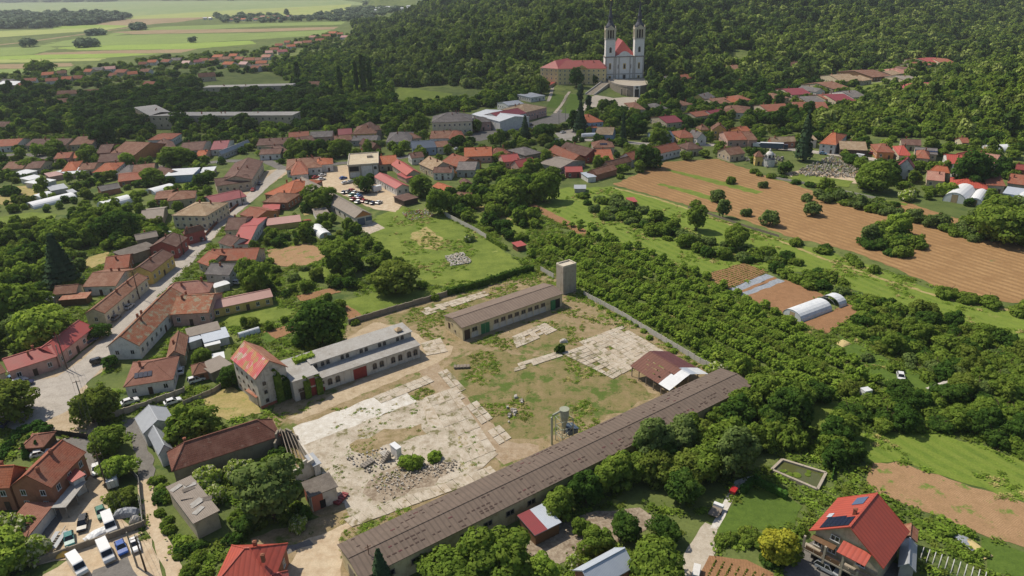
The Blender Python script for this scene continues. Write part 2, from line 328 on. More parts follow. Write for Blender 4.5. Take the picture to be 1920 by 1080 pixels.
def gridz(x, y):
    """Height of the terrain mesh itself (its facets), for sheets laid on slopes."""
    i = np.clip(np.searchsorted(_xs, x) - 1, 0, _nx - 2); j = np.clip(np.searchsorted(_ys, y) - 1, 0, _ny - 2)
    u = (x - _xs[i]) / (_xs[i + 1] - _xs[i]); v = (y - _ys[j]) / (_ys[j + 1] - _ys[j]); Z = _Z.reshape(_ny, _nx)
    return Z[j, i] * (1 - u) * (1 - v) + Z[j, i + 1] * u * (1 - v) + Z[j + 1, i] * (1 - u) * v + Z[j + 1, i + 1] * u * v

# ------------------------------------------------------------------ ground sheets
LAYER = [0]
CLEAR = []     # ground polygons that all scattered growth keeps out of
SOFT = []      # grassy ground that only trees and shrubs keep out of
SOFT_GROUND = ('meadow', 'grass_bright', 'lawn', 'weedy', 'weedy_green', 'dry_grass', 'soil_sparse')
def patch(name, pts, mat, label, rough=.5, step=2.0, cat=None, lay=None):
    """A sheet of ground cover drawn round pixel points, its edge made uneven by `rough` metres."""
    w = [at(*p) if not isinstance(p, Vector) else p for p in pts]
    (SOFT if mat in SOFT_GROUND else CLEAR).append([(p.x, p.y) for p in w])
    LAYER[0] += 1; z = .02 + .0016 * LAYER[0] if lay is None else lay
    dist = min(p.length for p in w); step = max(step, dist / 160)
    out = []; n = len(w)
    for i in range(n):
        a, b = w[i], w[(i + 1) % n]; k = max(1, int((b - a).length / step)); k = min(k, 160); d = (b - a).normalized(); u = Vector((-d.y, d.x, 0))
        for q in range(k):
            p = a.lerp(b, q / k); j = RND.gauss(0, rough * .4) + rough * .6 * math.sin(q * 1.7 + i) if q else 0
            p = p + u * j; out.append((p.x, p.y, max(0, float(gridz(p.x, p.y))) + z))
    me = bpy.data.meshes.new(name); me.from_pydata(out, [], [tuple(range(len(out)))])
    if me.polygons[0].normal.z < 0: me.flip_normals()
    o = link(name, me, mats=MATS[mat]); return tag(o, label, cat or name.replace('_', ' '), kind='structure')
def strip(name, pts, width, mat, label, rough=.25, cat=None):
    """A road or path along pixel points with its width in metres (one value or one per point)."""
    w = [at(*p) for p in pts]; L = []; R = []
    for i, p in enumerate(w):
        d = (w[min(i + 1, len(w) - 1)] - w[max(i - 1, 0)]); d.z = 0; d.normalize(); u = Vector((-d.y, d.x, 0)); ww = width[i] if isinstance(width, (list, tuple)) else width
        L.append(p + u * ww / 2); R.append(p - u * ww / 2)
    return patch(name, L + R[::-1], mat, label, rough, cat=cat)

# ------------------------------------------------------------------ vegetation prototypes
def _ico():
    t = (1 + 5 ** .5) / 2
    v = np.array([(-1, t, 0), (1, t, 0), (-1, -t, 0), (1, -t, 0), (0, -1, t), (0, 1, t), (0, -1, -t), (0, 1, -t), (t, 0, -1), (t, 0, 1), (-t, 0, -1), (-t, 0, 1)]) / math.hypot(1, t)
    f = [(0, 11, 5), (0, 5, 1), (0, 1, 7), (0, 7, 10), (0, 10, 11), (1, 5, 9), (5, 11, 4), (11, 10, 2), (10, 7, 6), (7, 1, 8), (3, 9, 4), (3, 4, 2), (3, 2, 6), (3, 6, 8), (3, 8, 9), (4, 9, 5), (2, 4, 11), (6, 2, 10), (8, 6, 7), (9, 8, 1)]
    return v, f
ICO_V, ICO_F = _ico()
SHAPES = dict(   # lobes as (radius from the stem, height, size) ranges, width of the crown = 1
    broad=dict(n=11, r=(.05, .30), z=(.20, .72), s=(.17, .27), stem=.16), oval=dict(n=12, r=(.02, .24), z=(.24, 1.02), s=(.18, .27), stem=.2),
    bush=dict(n=8, r=(.05, .32), z=(.12, .42), s=(.15, .24), stem=.1), poplar=dict(n=16, r=(.0, .12), z=(.4, 4.0), s=(.28, .42), stem=.5),
    conifer=dict(n=0, r=(0, 0), z=(.2, 2.6), s=(.5, .08), stem=.2), young=dict(n=7, r=(.05, .28), z=(.25, .72), s=(.14, .24), stem=.2),
    hedge=dict(n=0, r=(0, 0), z=(0, 1), s=(.5, .5), stem=0))
def cards(P, N, size, rs):
    """Small folded leaf clumps at points P facing N."""
    n = len(P); t = rs.normal(size=(n, 3)); t -= (t * N).sum(1)[:, None] * N; t /= np.linalg.norm(t, axis=1)[:, None] + 1e-9; b = np.cross(N, t)
    s = size * (.6 + .8 * rs.rand(n))[:, None]; f = (rs.rand(n)[:, None] - .3) * .5
    v = np.stack([P - t * s * .5 - b * s * .42, P + t * s * .5 - b * s * .36 + N * s * f, P + t * s * .42 + b * s * .5, P - t * s * .46 + b * s * .4 + N * s * f * .7], 1)
    return v.reshape(-1, 3)
def crown_data(shape, seed, ncards, size):
    rs = np.random.RandomState(seed); S = SHAPES[shape]
    if shape == 'conifer':
        k = rs.rand(ncards) ** .6; z = S['z'][1] - k * (S['z'][1] - S['z'][0]); r = .04 + .46 * k * (.82 + .18 * np.sin(z * 26 + rs.rand() * 6)); a = rs.rand(ncards) * 6.283
        rr = r * (.75 + .3 * rs.rand(ncards)); P = np.stack([np.cos(a) * rr, np.sin(a) * rr, z], 1); N = np.stack([np.cos(a), np.sin(a), .25 + .5 * rs.rand(ncards)], 1); N += rs.normal(size=N.shape) * .3
        N /= np.linalg.norm(N, axis=1)[:, None]; V = cards(P, N, size, rs); S_N = np.stack([np.cos(a), np.sin(a), np.full(ncards, .55)], 1); core = []
        for q in range(8):
            a0, a1 = q * math.pi / 4, (q + 1) * math.pi / 4
            core.append([(math.cos(a0) * .36, math.sin(a0) * .36, .3), (math.cos(a1) * .36, math.sin(a1) * .36, .3), (0, 0, 2.5)])
        return V, core, S_N
    lob = []
    for i in range(S['n']):
        u = (i + .5) / S['n']; a = i * 2.4 + rs.rand(); z = S['z'][0] + (S['z'][1] - S['z'][0]) * (u if shape in ('poplar', 'oval') else rs.rand()); zz = (z - S['z'][0]) / (S['z'][1] - S['z'][0])
        r = S['r'][0] + (S['r'][1] - S['r'][0]) * rs.rand() ** .5 * (1 - .55 * max(0, zz - .35)); s = S['s'][0] + (S['s'][1] - S['s'][0]) * rs.rand()
        if shape == 'poplar': s *= math.sin(math.pi * min(.95, max(.12, .18 + .75 * (1 - zz)))) ** .7
        lob.append((np.array([math.cos(a) * r, math.sin(a) * r, z]), s, s * (.8 if shape != 'poplar' else 1.5)))
    SH = dict(broad=(.40, .35, .33, 36, .085, .165), oval=(.62, .32, .52, 42, .085, .165), bush=(.19, .36, .2, 26, .08, .16), young=(.42, .3, .3, 15, .08, .15))
    if shape in SH:     # many clumps on an uneven shell, so that light and dark break up
        cz, rx, rz, n, s0, s1 = SH[shape]; ph = rs.rand(4) * 6.28; lob = []
        for i in range(n):
            zz = 1 - 1.72 * (i + .5) / n; a = i * 2.39996 + rs.rand() * .5; q = math.sqrt(max(.0, 1 - zz * zz)); f = (1 + .17 * math.sin(2 * a + ph[0]) + .12 * math.sin(3 * a + ph[1]) + .1 * math.sin(5 * zz + ph[2])) * rs.uniform(.74, 1.08); s = rs.uniform(s0, s1) * (1.25 if rs.rand() < .15 else 1)
            lob.append((np.array([math.cos(a) * q * rx * f, math.sin(a) * q * rx * f, max(.06, cz + zz * rz * f)]), s, s * rs.uniform(.65, .95)))
        core_lobes = [(np.array([0, 0, cz]), rx * .9, rz * .9)]
    else: core_lobes = lob
    w = np.array([l[1] * l[2] for l in lob]); pick = rs.choice(len(lob), ncards * 2, p=w / w.sum())
    D = rs.normal(size=(ncards * 2, 3)); D[:, 2] = np.abs(D[:, 2]) * np.where(rs.rand(ncards * 2) < .78, 1, -1); D /= np.linalg.norm(D, axis=1)[:, None]
    C = np.stack([lob[i][0] for i in pick]); R = np.stack([[lob[i][1], lob[i][1], lob[i][2]] for i in pick])
    P = C + D * R * (.85 + .32 * rs.rand(ncards * 2))[:, None]; keep = P[:, 2] > .03
    for c, s, h in lob: keep &= (((P - c) / np.array([s, s, h])) ** 2).sum(1) > .5
    P, D, C = P[keep][:ncards], D[keep][:ncards], C[keep][:ncards]
    N = D + rs.normal(size=D.shape) * .42; N[:, 2] += .25; N /= np.linalg.norm(N, axis=1)[:, None]; core = []
    for c, s, h in core_lobes:
        v = ICO_V * np.array([s, s, h]) * .8 * (.9 + .2 * rs.rand(12, 1)) + c
        core += [[v[i] for i in f] for f in ICO_F]
    S_N = D * .6 + N * .5 + np.array([0, 0, .15]); return cards(P, N, size, rs), core, S_N
PROTO = {}
def crown_mesh(shape, seed, n, size, mat, mat2=None, stem=False):
    key = (shape, seed, n, mat, mat2, stem)
    if key in PROTO: return PROTO[key]
    V, core, SN = crown_data(shape, seed, n, size); k = len(V) // 4
    verts = V.tolist(); faces = [(4 * i, 4 * i + 1, 4 * i + 2, 4 * i + 3) for i in range(k)]; mi = [0] * k
    if mat2:
        rs = np.random.RandomState(seed + 5); mi = (rs.rand(k) < .3).astype(int).tolist()
    for tri in core:
        b = len(verts); verts += [tuple(p) for p in tri]; faces.append((b, b + 1, b + 2)); mi.append(0)
    me = bpy.data.meshes.new('crown_' + shape)
    mats = [MATS[mat]] + ([MATS[mat2]] if mat2 else [])
    if stem:
        m = MB(); h = SHAPES[shape]['stem'] + .3; m.tube([(0, 0, -.05), (0, 0, h * .5), (.02, .01, h)], [.035, .028, .02], 5); b = len(verts); verts += m.v; faces += [tuple(b + i for i in f) for f in m.f]; mats.append(MATS['bark']); mi += [len(mats) - 1] * len(m.f)
    me.from_pydata(verts, [], faces)
    for x in mats: me.materials.append(x)
    me.polygons.foreach_set('material_index', mi); me.polygons.foreach_set('use_smooth', [True] * len(faces)); me.update()
    nn = np.repeat(SN / np.linalg.norm(SN, axis=1)[:, None], 4, 0); cv = np.array(verts[len(nn):]) if len(verts) > len(nn) else np.zeros((0, 3)); ctr = np.array([0, 0, V[:, 2].mean() * .8]); cn = cv - ctr if len(cv) else cv
    if len(cv): cn = cn / (np.linalg.norm(cn, axis=1)[:, None] + 1e-9)
    me.normals_split_custom_set_from_vertices(np.concatenate([nn, cn]).tolist()); PROTO[key] = me; return me
def trunk_mesh(shape, seed):
    key = ('trunk', shape, seed)
    if key in PROTO: return PROTO[key]
    r = random.Random(seed); m = MB(); S = SHAPES[shape]; h = S['z'][0] + (S['z'][1] - S['z'][0]) * .45
    m.tube([(0, 0, -.03), (.01, 0, S['stem'] * .6), (.02, .01, h)], [.045, .034, .018], 6)
    for i in range(5):
        a = i * 1.3 + r.random(); z = S['stem'] * .8 + i * .05; m.tube([(0, 0, z), (math.cos(a) * .13, math.sin(a) * .13, z + .14), (math.cos(a) * .26, math.sin(a) * .26, z + .3)], [.02, .014, .006], 5)
    PROTO[key] = m.mesh('trunk', MATS['bark']); return PROTO[key]
NEAR = dict(broad=(3600, .05), oval=(3800, .052), bush=(2200, .056), poplar=(2500, .12), conifer=(3000, .08), young=(1200, .062))
MID = dict(broad=(1000, .088), oval=(1100, .09), bush=(760, .09), poplar=(800, .2), conifer=(900, .13), young=(460, .09))
FAR = dict(broad=(260, .165), oval=(270, .165), bush=(150, .2), poplar=(220, .36), conifer=(220, .26), young=(120, .18))
def tree_at(p, width, shape, mat, label, group=None, seed=None, tall=1.0, mat2=None, name=None):
    """One tree or shrub as a thing: crown and trunk."""
    seed = RND.randint(0, 4) if seed is None else seed
    d = math.hypot(p.x, p.y, CAM_H); px = width / d * FPX
    n, s = (NEAR if px > 34 else MID if px > 15 else FAR)[shape]
    nm = name or {'bush': 'shrub', 'conifer': 'conifer_tree', 'poplar': 'poplar_tree', 'young': 'young_tree'}.get(shape, 'leafy_tree')
    if '@' in label:
        tone = dict(leaf_mid='mid green', leaf_dark='dark green', leaf_light='yellow green', leaf_grey='grey green', leaf_olive='olive', leaf_fresh='bright green', gold_leaf='golden', leaf_far='dull green', leaf_far_dark='blackish green', thuja='clipped dark').get(mat, 'hazy green')
        label = label.replace('@', f"{'small' if width < 4 else 'middling' if width < 6.5 else 'large'} {tone}{' tall' if tall > 1.08 else ' low' if tall < .92 else ''}")
    r = empty(nm, p, RND.random() * 6.28); tag(r, label, 'shrub' if shape == 'bush' else 'tree', group)
    r.scale = (width * RND.uniform(.86, 1.14), width * RND.uniform(.86, 1.14), width * tall)
    link('crown', crown_mesh(shape, seed, n, s, mat, mat2), r)
    link('trunk', trunk_mesh(shape, seed), r)
    return r
def T(px, py, wpx, shape, mat, label, group=None, tall=1.0, mat2=None):
    """A tree whose foot stands at pixel (px, py) and whose crown is wpx pixels wide."""
    p = at(px, py); d = math.hypot(p.x, p.y, CAM_H - p.z)
    return tree_at(p, wpx * d / FPX * .98, shape, mat, label, group, tall=tall, mat2=mat2)
# scattered growth: one object, its plants set out by geometry nodes
def scatter(name, pts, protos, label, cat='undergrowth', group=None):
    """pts: rows of x, y, z, width, height factor, prototype index."""
    pts = np.array(pts, float); me = bpy.data.meshes.new(name); me.from_pydata(pts[:, :3].tolist(), [], [])
    a = me.attributes.new('sc', 'FLOAT_VECTOR', 'POINT'); a.data.foreach_set('vector', np.stack([pts[:, 3] * NPR.uniform(.82, 1.18, len(pts)), pts[:, 3] * NPR.uniform(.82, 1.18, len(pts)), pts[:, 3] * pts[:, 4]], 1).astype(np.float32).ravel())
    a = me.attributes.new('rz', 'FLOAT', 'POINT'); a.data.foreach_set('value', (NPR.rand(len(pts)) * 6.28).astype(np.float32))
    a = me.attributes.new('pk', 'INT', 'POINT'); a.data.foreach_set('value', pts[:, 5].astype(np.int32))
    g = bpy.data.node_groups.new(name, 'GeometryNodeTree'); g.interface.new_socket('Geometry', in_out='INPUT', socket_type='NodeSocketGeometry'); g.interface.new_socket('Geometry', in_out='OUTPUT', socket_type='NodeSocketGeometry')
    gi = g.nodes.new('NodeGroupInput'); go = g.nodes.new('NodeGroupOutput'); ip = g.nodes.new('GeometryNodeInstanceOnPoints'); jn = g.nodes.new('GeometryNodeJoinGeometry')
    for me2 in protos[::-1]:
        po = bpy.data.objects.new('prototype', me2); oi = g.nodes.new('GeometryNodeObjectInfo'); oi.inputs['Object'].default_value = po; oi.inputs['As Instance'].default_value = True; g.links.new(oi.outputs['Geometry'], jn.inputs[0])
    def att(n, t):
        q = g.nodes.new('GeometryNodeInputNamedAttribute'); q.data_type = t; q.inputs[0].default_value = n; return q.outputs[0]
    cx = g.nodes.new('ShaderNodeCombineXYZ'); g.links.new(att('rz', 'FLOAT'), cx.inputs[2])
    g.links.new(gi.outputs[0], ip.inputs['Points']); g.links.new(jn.outputs[0], ip.inputs['Instance']); ip.inputs['Pick Instance'].default_value = True
    g.links.new(att('pk', 'INT'), ip.inputs['Instance Index']); g.links.new(cx.outputs[0], ip.inputs['Rotation']); g.links.new(att('sc', 'FLOAT_VECTOR'), ip.inputs['Scale']); g.links.new(ip.outputs[0], go.inputs[0])
    o = link(name, me); md = o.modifiers.new('plants', 'NODES'); md.node_group = g
    return tag(o, label, cat, group, 'stuff')
def inpoly(poly, x, y):
    c = np.zeros(x.shape, bool); n = len(poly)
    for i in range(n):
        (x0, y0), (x1, y1) = poly[i], poly[i - 1]
        c ^= ((y0 > y) != (y1 > y)) & (x < (x1 - x0) * (y - y0) / (y1 - y0 + 1e-12) + x0)
    return c
def fill(poly, spacing, jitter=.5, keep=1.0):
    """Points spread through a ground polygon, roughly `spacing` metres apart."""
    P = np.array(poly, float); x0, y0 = P.min(0); x1, y1 = P.max(0)
    gx, gy = np.meshgrid(np.arange(x0, x1, spacing), np.arange(y0, y1, spacing)); gx = gx.ravel() + (NPR.rand(gx.size) - .5) * 2 * jitter * spacing; gy = gy.ravel() + (NPR.rand(gy.size) - .5) * 2 * jitter * spacing
    m = inpoly([tuple(p) for p in P], gx, gy) & (NPR.rand(gx.size) < keep); return gx[m], gy[m]
def project(x, y, z):
    v = np.stack([x, y, z - CAM_H], 1) @ ROT; return 960 + FPX * v[:, 0] / v[:, 2], 540 + FPX * v[:, 1] / v[:, 2]
def gpoly(pts): return [tuple(at(*p)[:2]) for p in pts]
def clear_mask(x, y, soft=True):
    k = np.ones(x.shape, bool)
    for P in CLEAR + (SOFT if soft else []):
        q = np.array(P); lo = q.min(0); hi = q.max(0); i = np.nonzero((x > lo[0]) & (x < hi[0]) & (y > lo[1]) & (y < hi[1]) & k)[0]
        if len(i): k[i] = ~inpoly(P, x[i], y[i])
    return k
# ------------------------------------------------------------------ fields, roads and yards
def keepout(pts): CLEAR.append(gpoly(pts))
def fields():
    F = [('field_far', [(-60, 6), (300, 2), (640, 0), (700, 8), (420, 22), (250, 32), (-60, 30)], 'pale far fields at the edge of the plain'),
         ('field_olive', [(250, 30), (420, 20), (660, 8), (650, 20), (420, 32), (240, 42)], 'olive far field beside the village road'),
         ('field_olive', [(-60, 60), (120, 54), (240, 44), (330, 36), (200, 56), (-60, 74)], 'olive field beyond the earth track'),
         ('field_lime', [(100, 50), (240, 44), (235, 50), (100, 55)], 'narrow lime green field by the far wood'),
         ('field_brown', [(170, 46), (240, 36), (400, 32), (330, 42), (240, 48)], 'brown fallow field beyond the track'),
         ('field_green', [(70, 84), (200, 64), (300, 50), (480, 44), (650, 40), (640, 46), (480, 50), (250, 62), (140, 76)], 'green crop strip below the track'),
         ('field_brown', [(210, 60), (300, 56), (480, 54), (636, 50), (625, 55), (480, 60), (250, 64)], 'thin brown strip between green crops'),
         ('field_green', [(60, 88), (180, 68), (300, 64), (480, 62), (620, 56), (600, 66), (480, 74), (330, 82), (150, 86)], 'broad green crop field'),
         ('field_lime', [(100, 90), (150, 86), (330, 82), (470, 76), (480, 82), (360, 92), (150, 94)], 'lime green crop strip'),
         ('field_brown', [(80, 99), (200, 95), (370, 92), (340, 99), (150, 102), (60, 104)], 'brown strip between lime fields'),
         ('field_green', [(-60, 92), (80, 86), (110, 90), (60, 102), (-60, 108)], 'blue green corn field at the edge'),
         ('field_lime', [(-60, 108), (60, 103), (230, 100), (300, 101), (200, 108), (-60, 113)], 'bright lime field'),
         ('field_olive', [(-60, 113), (200, 109), (185, 114), (-60, 119)], 'pale olive strip'),
         ('field_brown', [(-60, 122), (135, 118), (135, 124), (60, 128), (-60, 130)], 'brown strip nearest the village'),
         ('field_green', [(-60, 131), (60, 129), (135, 126), (120, 135), (-60, 140)], 'green strip nearest the village'),
         ('field_olive', [(520, 22), (600, 14), (640, 18), (620, 26), (530, 34)], 'tan hill field near the far hamlet')]
    for m, p, l in F: patch('field', p, m, l, rough=2)
    strip('track', [(-40, 88), (40, 80), (150, 65), (240, 52), (330, 38), (420, 28), (560, 16)], [22, 20, 16, 14, 14, 14, 16], 'field_brown', 'earth track crossing the plain', 2)
fields()
patch('field', [(1150, 346), (1250, 303), (1345, 298), (1440, 330), (1560, 370), (1700, 380), (1860, 430), (1935, 452), (1945, 575), (1780, 548), (1690, 508), (1600, 472), (1480, 444), (1395, 412), (1290, 385)], 'ploughed', 'wide ploughed brown field beyond the meadow', .8)
patch('meadow', [(985, 385), (1060, 352), (1150, 350), (1290, 390), (1400, 425), (1480, 452), (1600, 486), (1700, 524), (1800, 562), (1945, 590), (1945, 660), (1800, 620), (1650, 560), (1500, 510), (1390, 500), (1310, 515), (1200, 468), (1060, 425)], 'grass_bright', 'bright green meadow strip between orchard and ploughed field', 1.2)
strip('path', [(1150, 352), (1230, 372), (1290, 392), (1400, 432), (1480, 458), (1540, 484), (1660, 525), (1780, 562), (1940, 590)], 1.6, 'dry_grass', 'dry footpath along the edge of the ploughed field', .4)
for k, q in enumerate(([(1235, 345), (1300, 362), (1365, 382)], [(1250, 318), (1330, 338), (1425, 362)], [(1530, 372), (1600, 382), (1665, 396), (1760, 424), (1840, 448)], [(1440, 332), (1530, 350), (1640, 374), (1700, 384)])): strip('grass_strip', q, [3, 6, 6, 4, 2][:len(q)], 'meadow', ('grassy balk nearest the path across the brown field', 'second grassy balk across the brown field', 'grassy balk under the long hedgerow', 'grassy edge below the cemetery')[k], .8)
patch('field', [(988, 386), (1003, 382), (1108, 436), (1094, 444)], 'soil_bed', 'narrow brown seed bed beside the meadow', .3)
patch('field', [(1625, 872), (1680, 866), (1800, 905), (1945, 950), (1945, 1035), (1840, 1002), (1673, 936), (1625, 912)], 'soil_sparse', 'brown plot with sparse green sprouts beside the red roofed house', .5)
patch('meadow', [(1590, 812), (1760, 812), (1945, 868), (1945, 950), (1800, 904), (1685, 864), (1625, 868)], 'grass_bright', 'bright meadow above the sparse brown plot', .8)
patch('lawn', [(1840, 1006), (1945, 1044), (1945, 1090), (1850, 1070)], 'lawn', 'small green lawn in the lower corner', .3)
patch('lawn', [(1338, 1000), (1396, 912), (1470, 925), (1505, 950), (1490, 985), (1400, 1000)], 'lawn', 'mown garden lawn before the red roofed house', .4)
patch('drive', [(1285, 1085), (1282, 1040), (1322, 980), (1345, 990), (1345, 1030), (1320, 1085)], 'paving', 'pale paved drive beside the lawn', .3)
patch('path', [(1332, 990), (1378, 902), (1412, 892), (1425, 903), (1388, 912), (1346, 992)], 'concrete_white', 'pale stone path round the lawn', .1)
patch('plot', [(1308, 1090), (1330, 1042), (1400, 1050), (1450, 1075), (1450, 1095)], 'soil_bed', 'vegetable plot in dark soil beside the drive', .3)
patch('yard', [(985, 1030), (1040, 978), (1120, 958), (1200, 952), (1240, 975), (1180, 1010), (1100, 1030), (1040, 1070), (1000, 1090)], 'rubble_base', 'bare earth yard under the trees behind the long shed', .6)  # darker ground colour stands in for the shade under the trees
patch('yard', [(1455, 1090), (1500, 1030), (1530, 1012), (1690, 1060), (1700, 1095)], 'asphalt_dark', 'dark paved court of the red roofed house', .3)
# the abandoned works yard
patch('yard', [(498, 792), (520, 745), (640, 640), (650, 610), (780, 562), (1035, 512), (1062, 536), (1335, 690), (1410, 715), (640, 1085), (460, 1090), (470, 1010), (600, 970), (540, 850)], 'weedy', 'weedy ground of the abandoned works yard', .8)
patch('grass_island', [(832, 698), (850, 676), (900, 655), (1000, 668), (1080, 660), (1112, 670), (1232, 740), (1180, 768), (1060, 806), (1000, 824), (955, 824), (900, 770)], 'weedy_green', 'overgrown grass island in the middle of the works yard', .8)
patch('yard_patch', [(720, 596), (770, 580), (850, 560), (900, 555), (915, 575), (830, 600), (770, 612)], 'weedy_green', 'green weeds beside the brown roofed warehouse', .8)
patch('yard_patch', [(955, 655), (1020, 628), (1060, 606), (1085, 640), (1030, 660)], 'weedy_green', 'weedy corner behind the warehouse', .8)
patch('yard_track', [(780, 690), (815, 676), (835, 700), (900, 775), (955, 828), (1010, 836), (1010, 850), (945, 872), (920, 850), (850, 770)], 'red_soil', 'worn reddish lane between slab and grass island', .4)
patch('yard_track', [(640, 640), (700, 605), (760, 612), (800, 640), (850, 650), (845, 665), (800, 690), (560, 790), (540, 785), (700, 700)], 'yard_dirt', 'earth lane along the white hall', .5)
patch('yard_track', [(530, 1090), (560, 1020), (640, 985), (700, 960), (640, 1000), (640, 1085)], 'gravel', 'sandy yard entrance at the end of the long shed', .6)
patch('yard_track', [(480, 1050), (500, 1030), (580, 1012), (590, 1022), (540, 1040), (495, 1055)], 'asphalt_dark', 'dark asphalt remnant in the yard entrance', .5)
patch('lot', [(690, 445), (705, 405), (760, 388), (830, 405), (900, 440), (985, 500), (850, 545), (800, 530), (740, 490)], 'meadow', 'overgrown building lot behind the long hangar', 1)
patch('lot', [(770, 440), (800, 425), (830, 450), (820, 470), (790, 465)], 'dry_grass', 'dry bare spot on the overgrown lot', 1)
patch('car_park', [(556, 350), (600, 330), (622, 312), (662, 308), (655, 340), (720, 345), (765, 372), (742, 398), (700, 392), (640, 365), (615, 352), (590, 350)], 'gravel', 'sandy car park beside the unfinished block', .5)
patch('apron', [(668, 427), (702, 416), (722, 428), (688, 441)], 'concrete', 'concrete apron before the long hangar door', .1)
# streets
MAIN_ST = [(532, 316), (515, 330), (495, 347), (470, 370), (430, 402), (400, 430), (370, 463), (340, 497), (300, 537), (262, 580), (225, 627), (190, 668), (150, 700), (110, 730), (60, 775), (10, 800)]
patch('verge', [(560, 312), (510, 345), (440, 405), (380, 468), (300, 550), (240, 640), (200, 690), (160, 720), (185, 800), (165, 818), (75, 815), (20, 800), (-20, 790), (-20, 722), (60, 700), (130, 680), (180, 640), (220, 590), (290, 512), (355, 450), (420, 385), (500, 320)], 'yard_dirt', 'dusty verge of the village street', .5)
strip('street', MAIN_ST, [7, 7, 7, 7, 7, 7, 7, 7, 7.2, 7.5, 8, 9, 10, 12, 12, 12], 'asphalt_street', 'pale asphalt village street climbing through the houses', .15, 'street')
patch('street', [(40, 716), (120, 706), (165, 690), (180, 700), (150, 730), (145, 760), (70, 800), (30, 792)], 'asphalt_street', 'street junction at the pink house', .3)
strip('street', [(-40, 292), (60, 290), (150, 312), (230, 316), (330, 312), (420, 302), (500, 302), (530, 316), (600, 312), (640, 306), (720, 302), (770, 292), (860, 268), (900, 258), (960, 247), (1035, 233), (1070, 221), (1090, 206)], 7, 'asphalt_dark', 'main road through the town centre', .2)
patch('square', [(870, 262), (905, 240), (940, 240), (1000, 228), (1030, 218), (1050, 205), (1075, 216), (1040, 234), (960, 250), (900, 265)], 'asphalt_dark', 'asphalt town square before the school', .4)
strip('street', [(1040, 262), (1090, 262), (1150, 265), (1210, 270), (1300, 272), (1400, 272), (1480, 280), (1560, 289), (1640, 299), (1720, 312), (1800, 332), (1860, 350)], 7, 'asphalt_street', 'main road along the houses below the right hill', .2)
patch('parking', [(1040, 250), (1070, 242), (1100, 246), (1090, 258), (1050, 260)], 'asphalt_street', 'parking bay beside the town road', .3)
patch('plaza', [(1092, 208), (1098, 186), (1118, 178), (1150, 184), (1200, 182), (1188, 196), (1150, 204), (1120, 200)], 'paving', 'paved plaza below the church', .4)
patch('lawn', [(1025, 200), (1036, 176), (1058, 178), (1046, 204)], 'lawn', 'grass slope beside the monastery path', .4)
patch('lawn', [(1052, 212), (1070, 176), (1090, 178), (1090, 200), (1072, 214)], 'lawn', 'grass slope below the church stair', .4)
strip('path', [(1040, 212), (1052, 198), (1062, 180), (1068, 172)], 2.5, 'concrete', 'pale stepped path up to the monastery', .1)
strip('path', [(1028, 190), (1034, 172), (1036, 164)], 3, 'paving', 'lane to the monastery gate', .1)
strip('path', [(1560, 160), (1610, 162), (1650, 154), (1680, 148)], 4, 'asphalt_street', 'village lane in the side valley', .2)
patch('meadow', [(1600, 165), (1640, 155), (1665, 152), (1645, 164), (1615, 168)], 'meadow', 'green in the side valley', .4)
patch('meadow', [(738, 178), (748, 164), (800, 170), (850, 176), (840, 188), (790, 192), (745, 188)], 'meadow', 'bright clearing before the wooded slope', 1)
# lower left yards
patch('yard', [(70, 828), (170, 818), (200, 900), (205, 960), (270, 1000), (230, 1020), (130, 1050), (50, 1062), (20, 1040), (105, 950), (165, 900), (120, 850)], 'gravel', 'gravel yard with parked cars', .4)
patch('yard', [(70, 828), (170, 818), (194, 880), (180, 900), (165, 890), (125, 850)], 'asphalt_dark', 'asphalt upper part of the parking yard', .2)
patch('yard', [(20, 1045), (60, 1000), (110, 955), (118, 972), (95, 1010), (60, 1050)], 'asphalt_dark', 'asphalt strip before the garages', .2)
patch('yard', [(60, 1095), (130, 1048), (225, 1014), (285, 1010), (310, 1095)], 'gravel', 'sandy parking strip below the wall', .4)
patch('yard', [(165, 1095), (175, 1070), (240, 1045), (262, 1095)], 'asphalt_dark', 'asphalt patch in the sandy parking strip', .3)
patch('lane', [(228, 790), (262, 782), (275, 830), (292, 880), (290, 905), (262, 905), (255, 850)], 'asphalt_dark', 'worn asphalt lane beside the grey barns', .4)
strip('lane', [(272, 900), (278, 950), (296, 1000), (318, 1050), (340, 1100)], [3, 3, 2.8, 2.8, 3], 'gravel', 'rutted earth lane between wall and thicket', .3)
patch('yard', [(375, 745), (430, 725), (470, 740), (490, 775), (430, 790), (400, 780)], 'dry_grass', 'bare yard behind the tower house', .5)
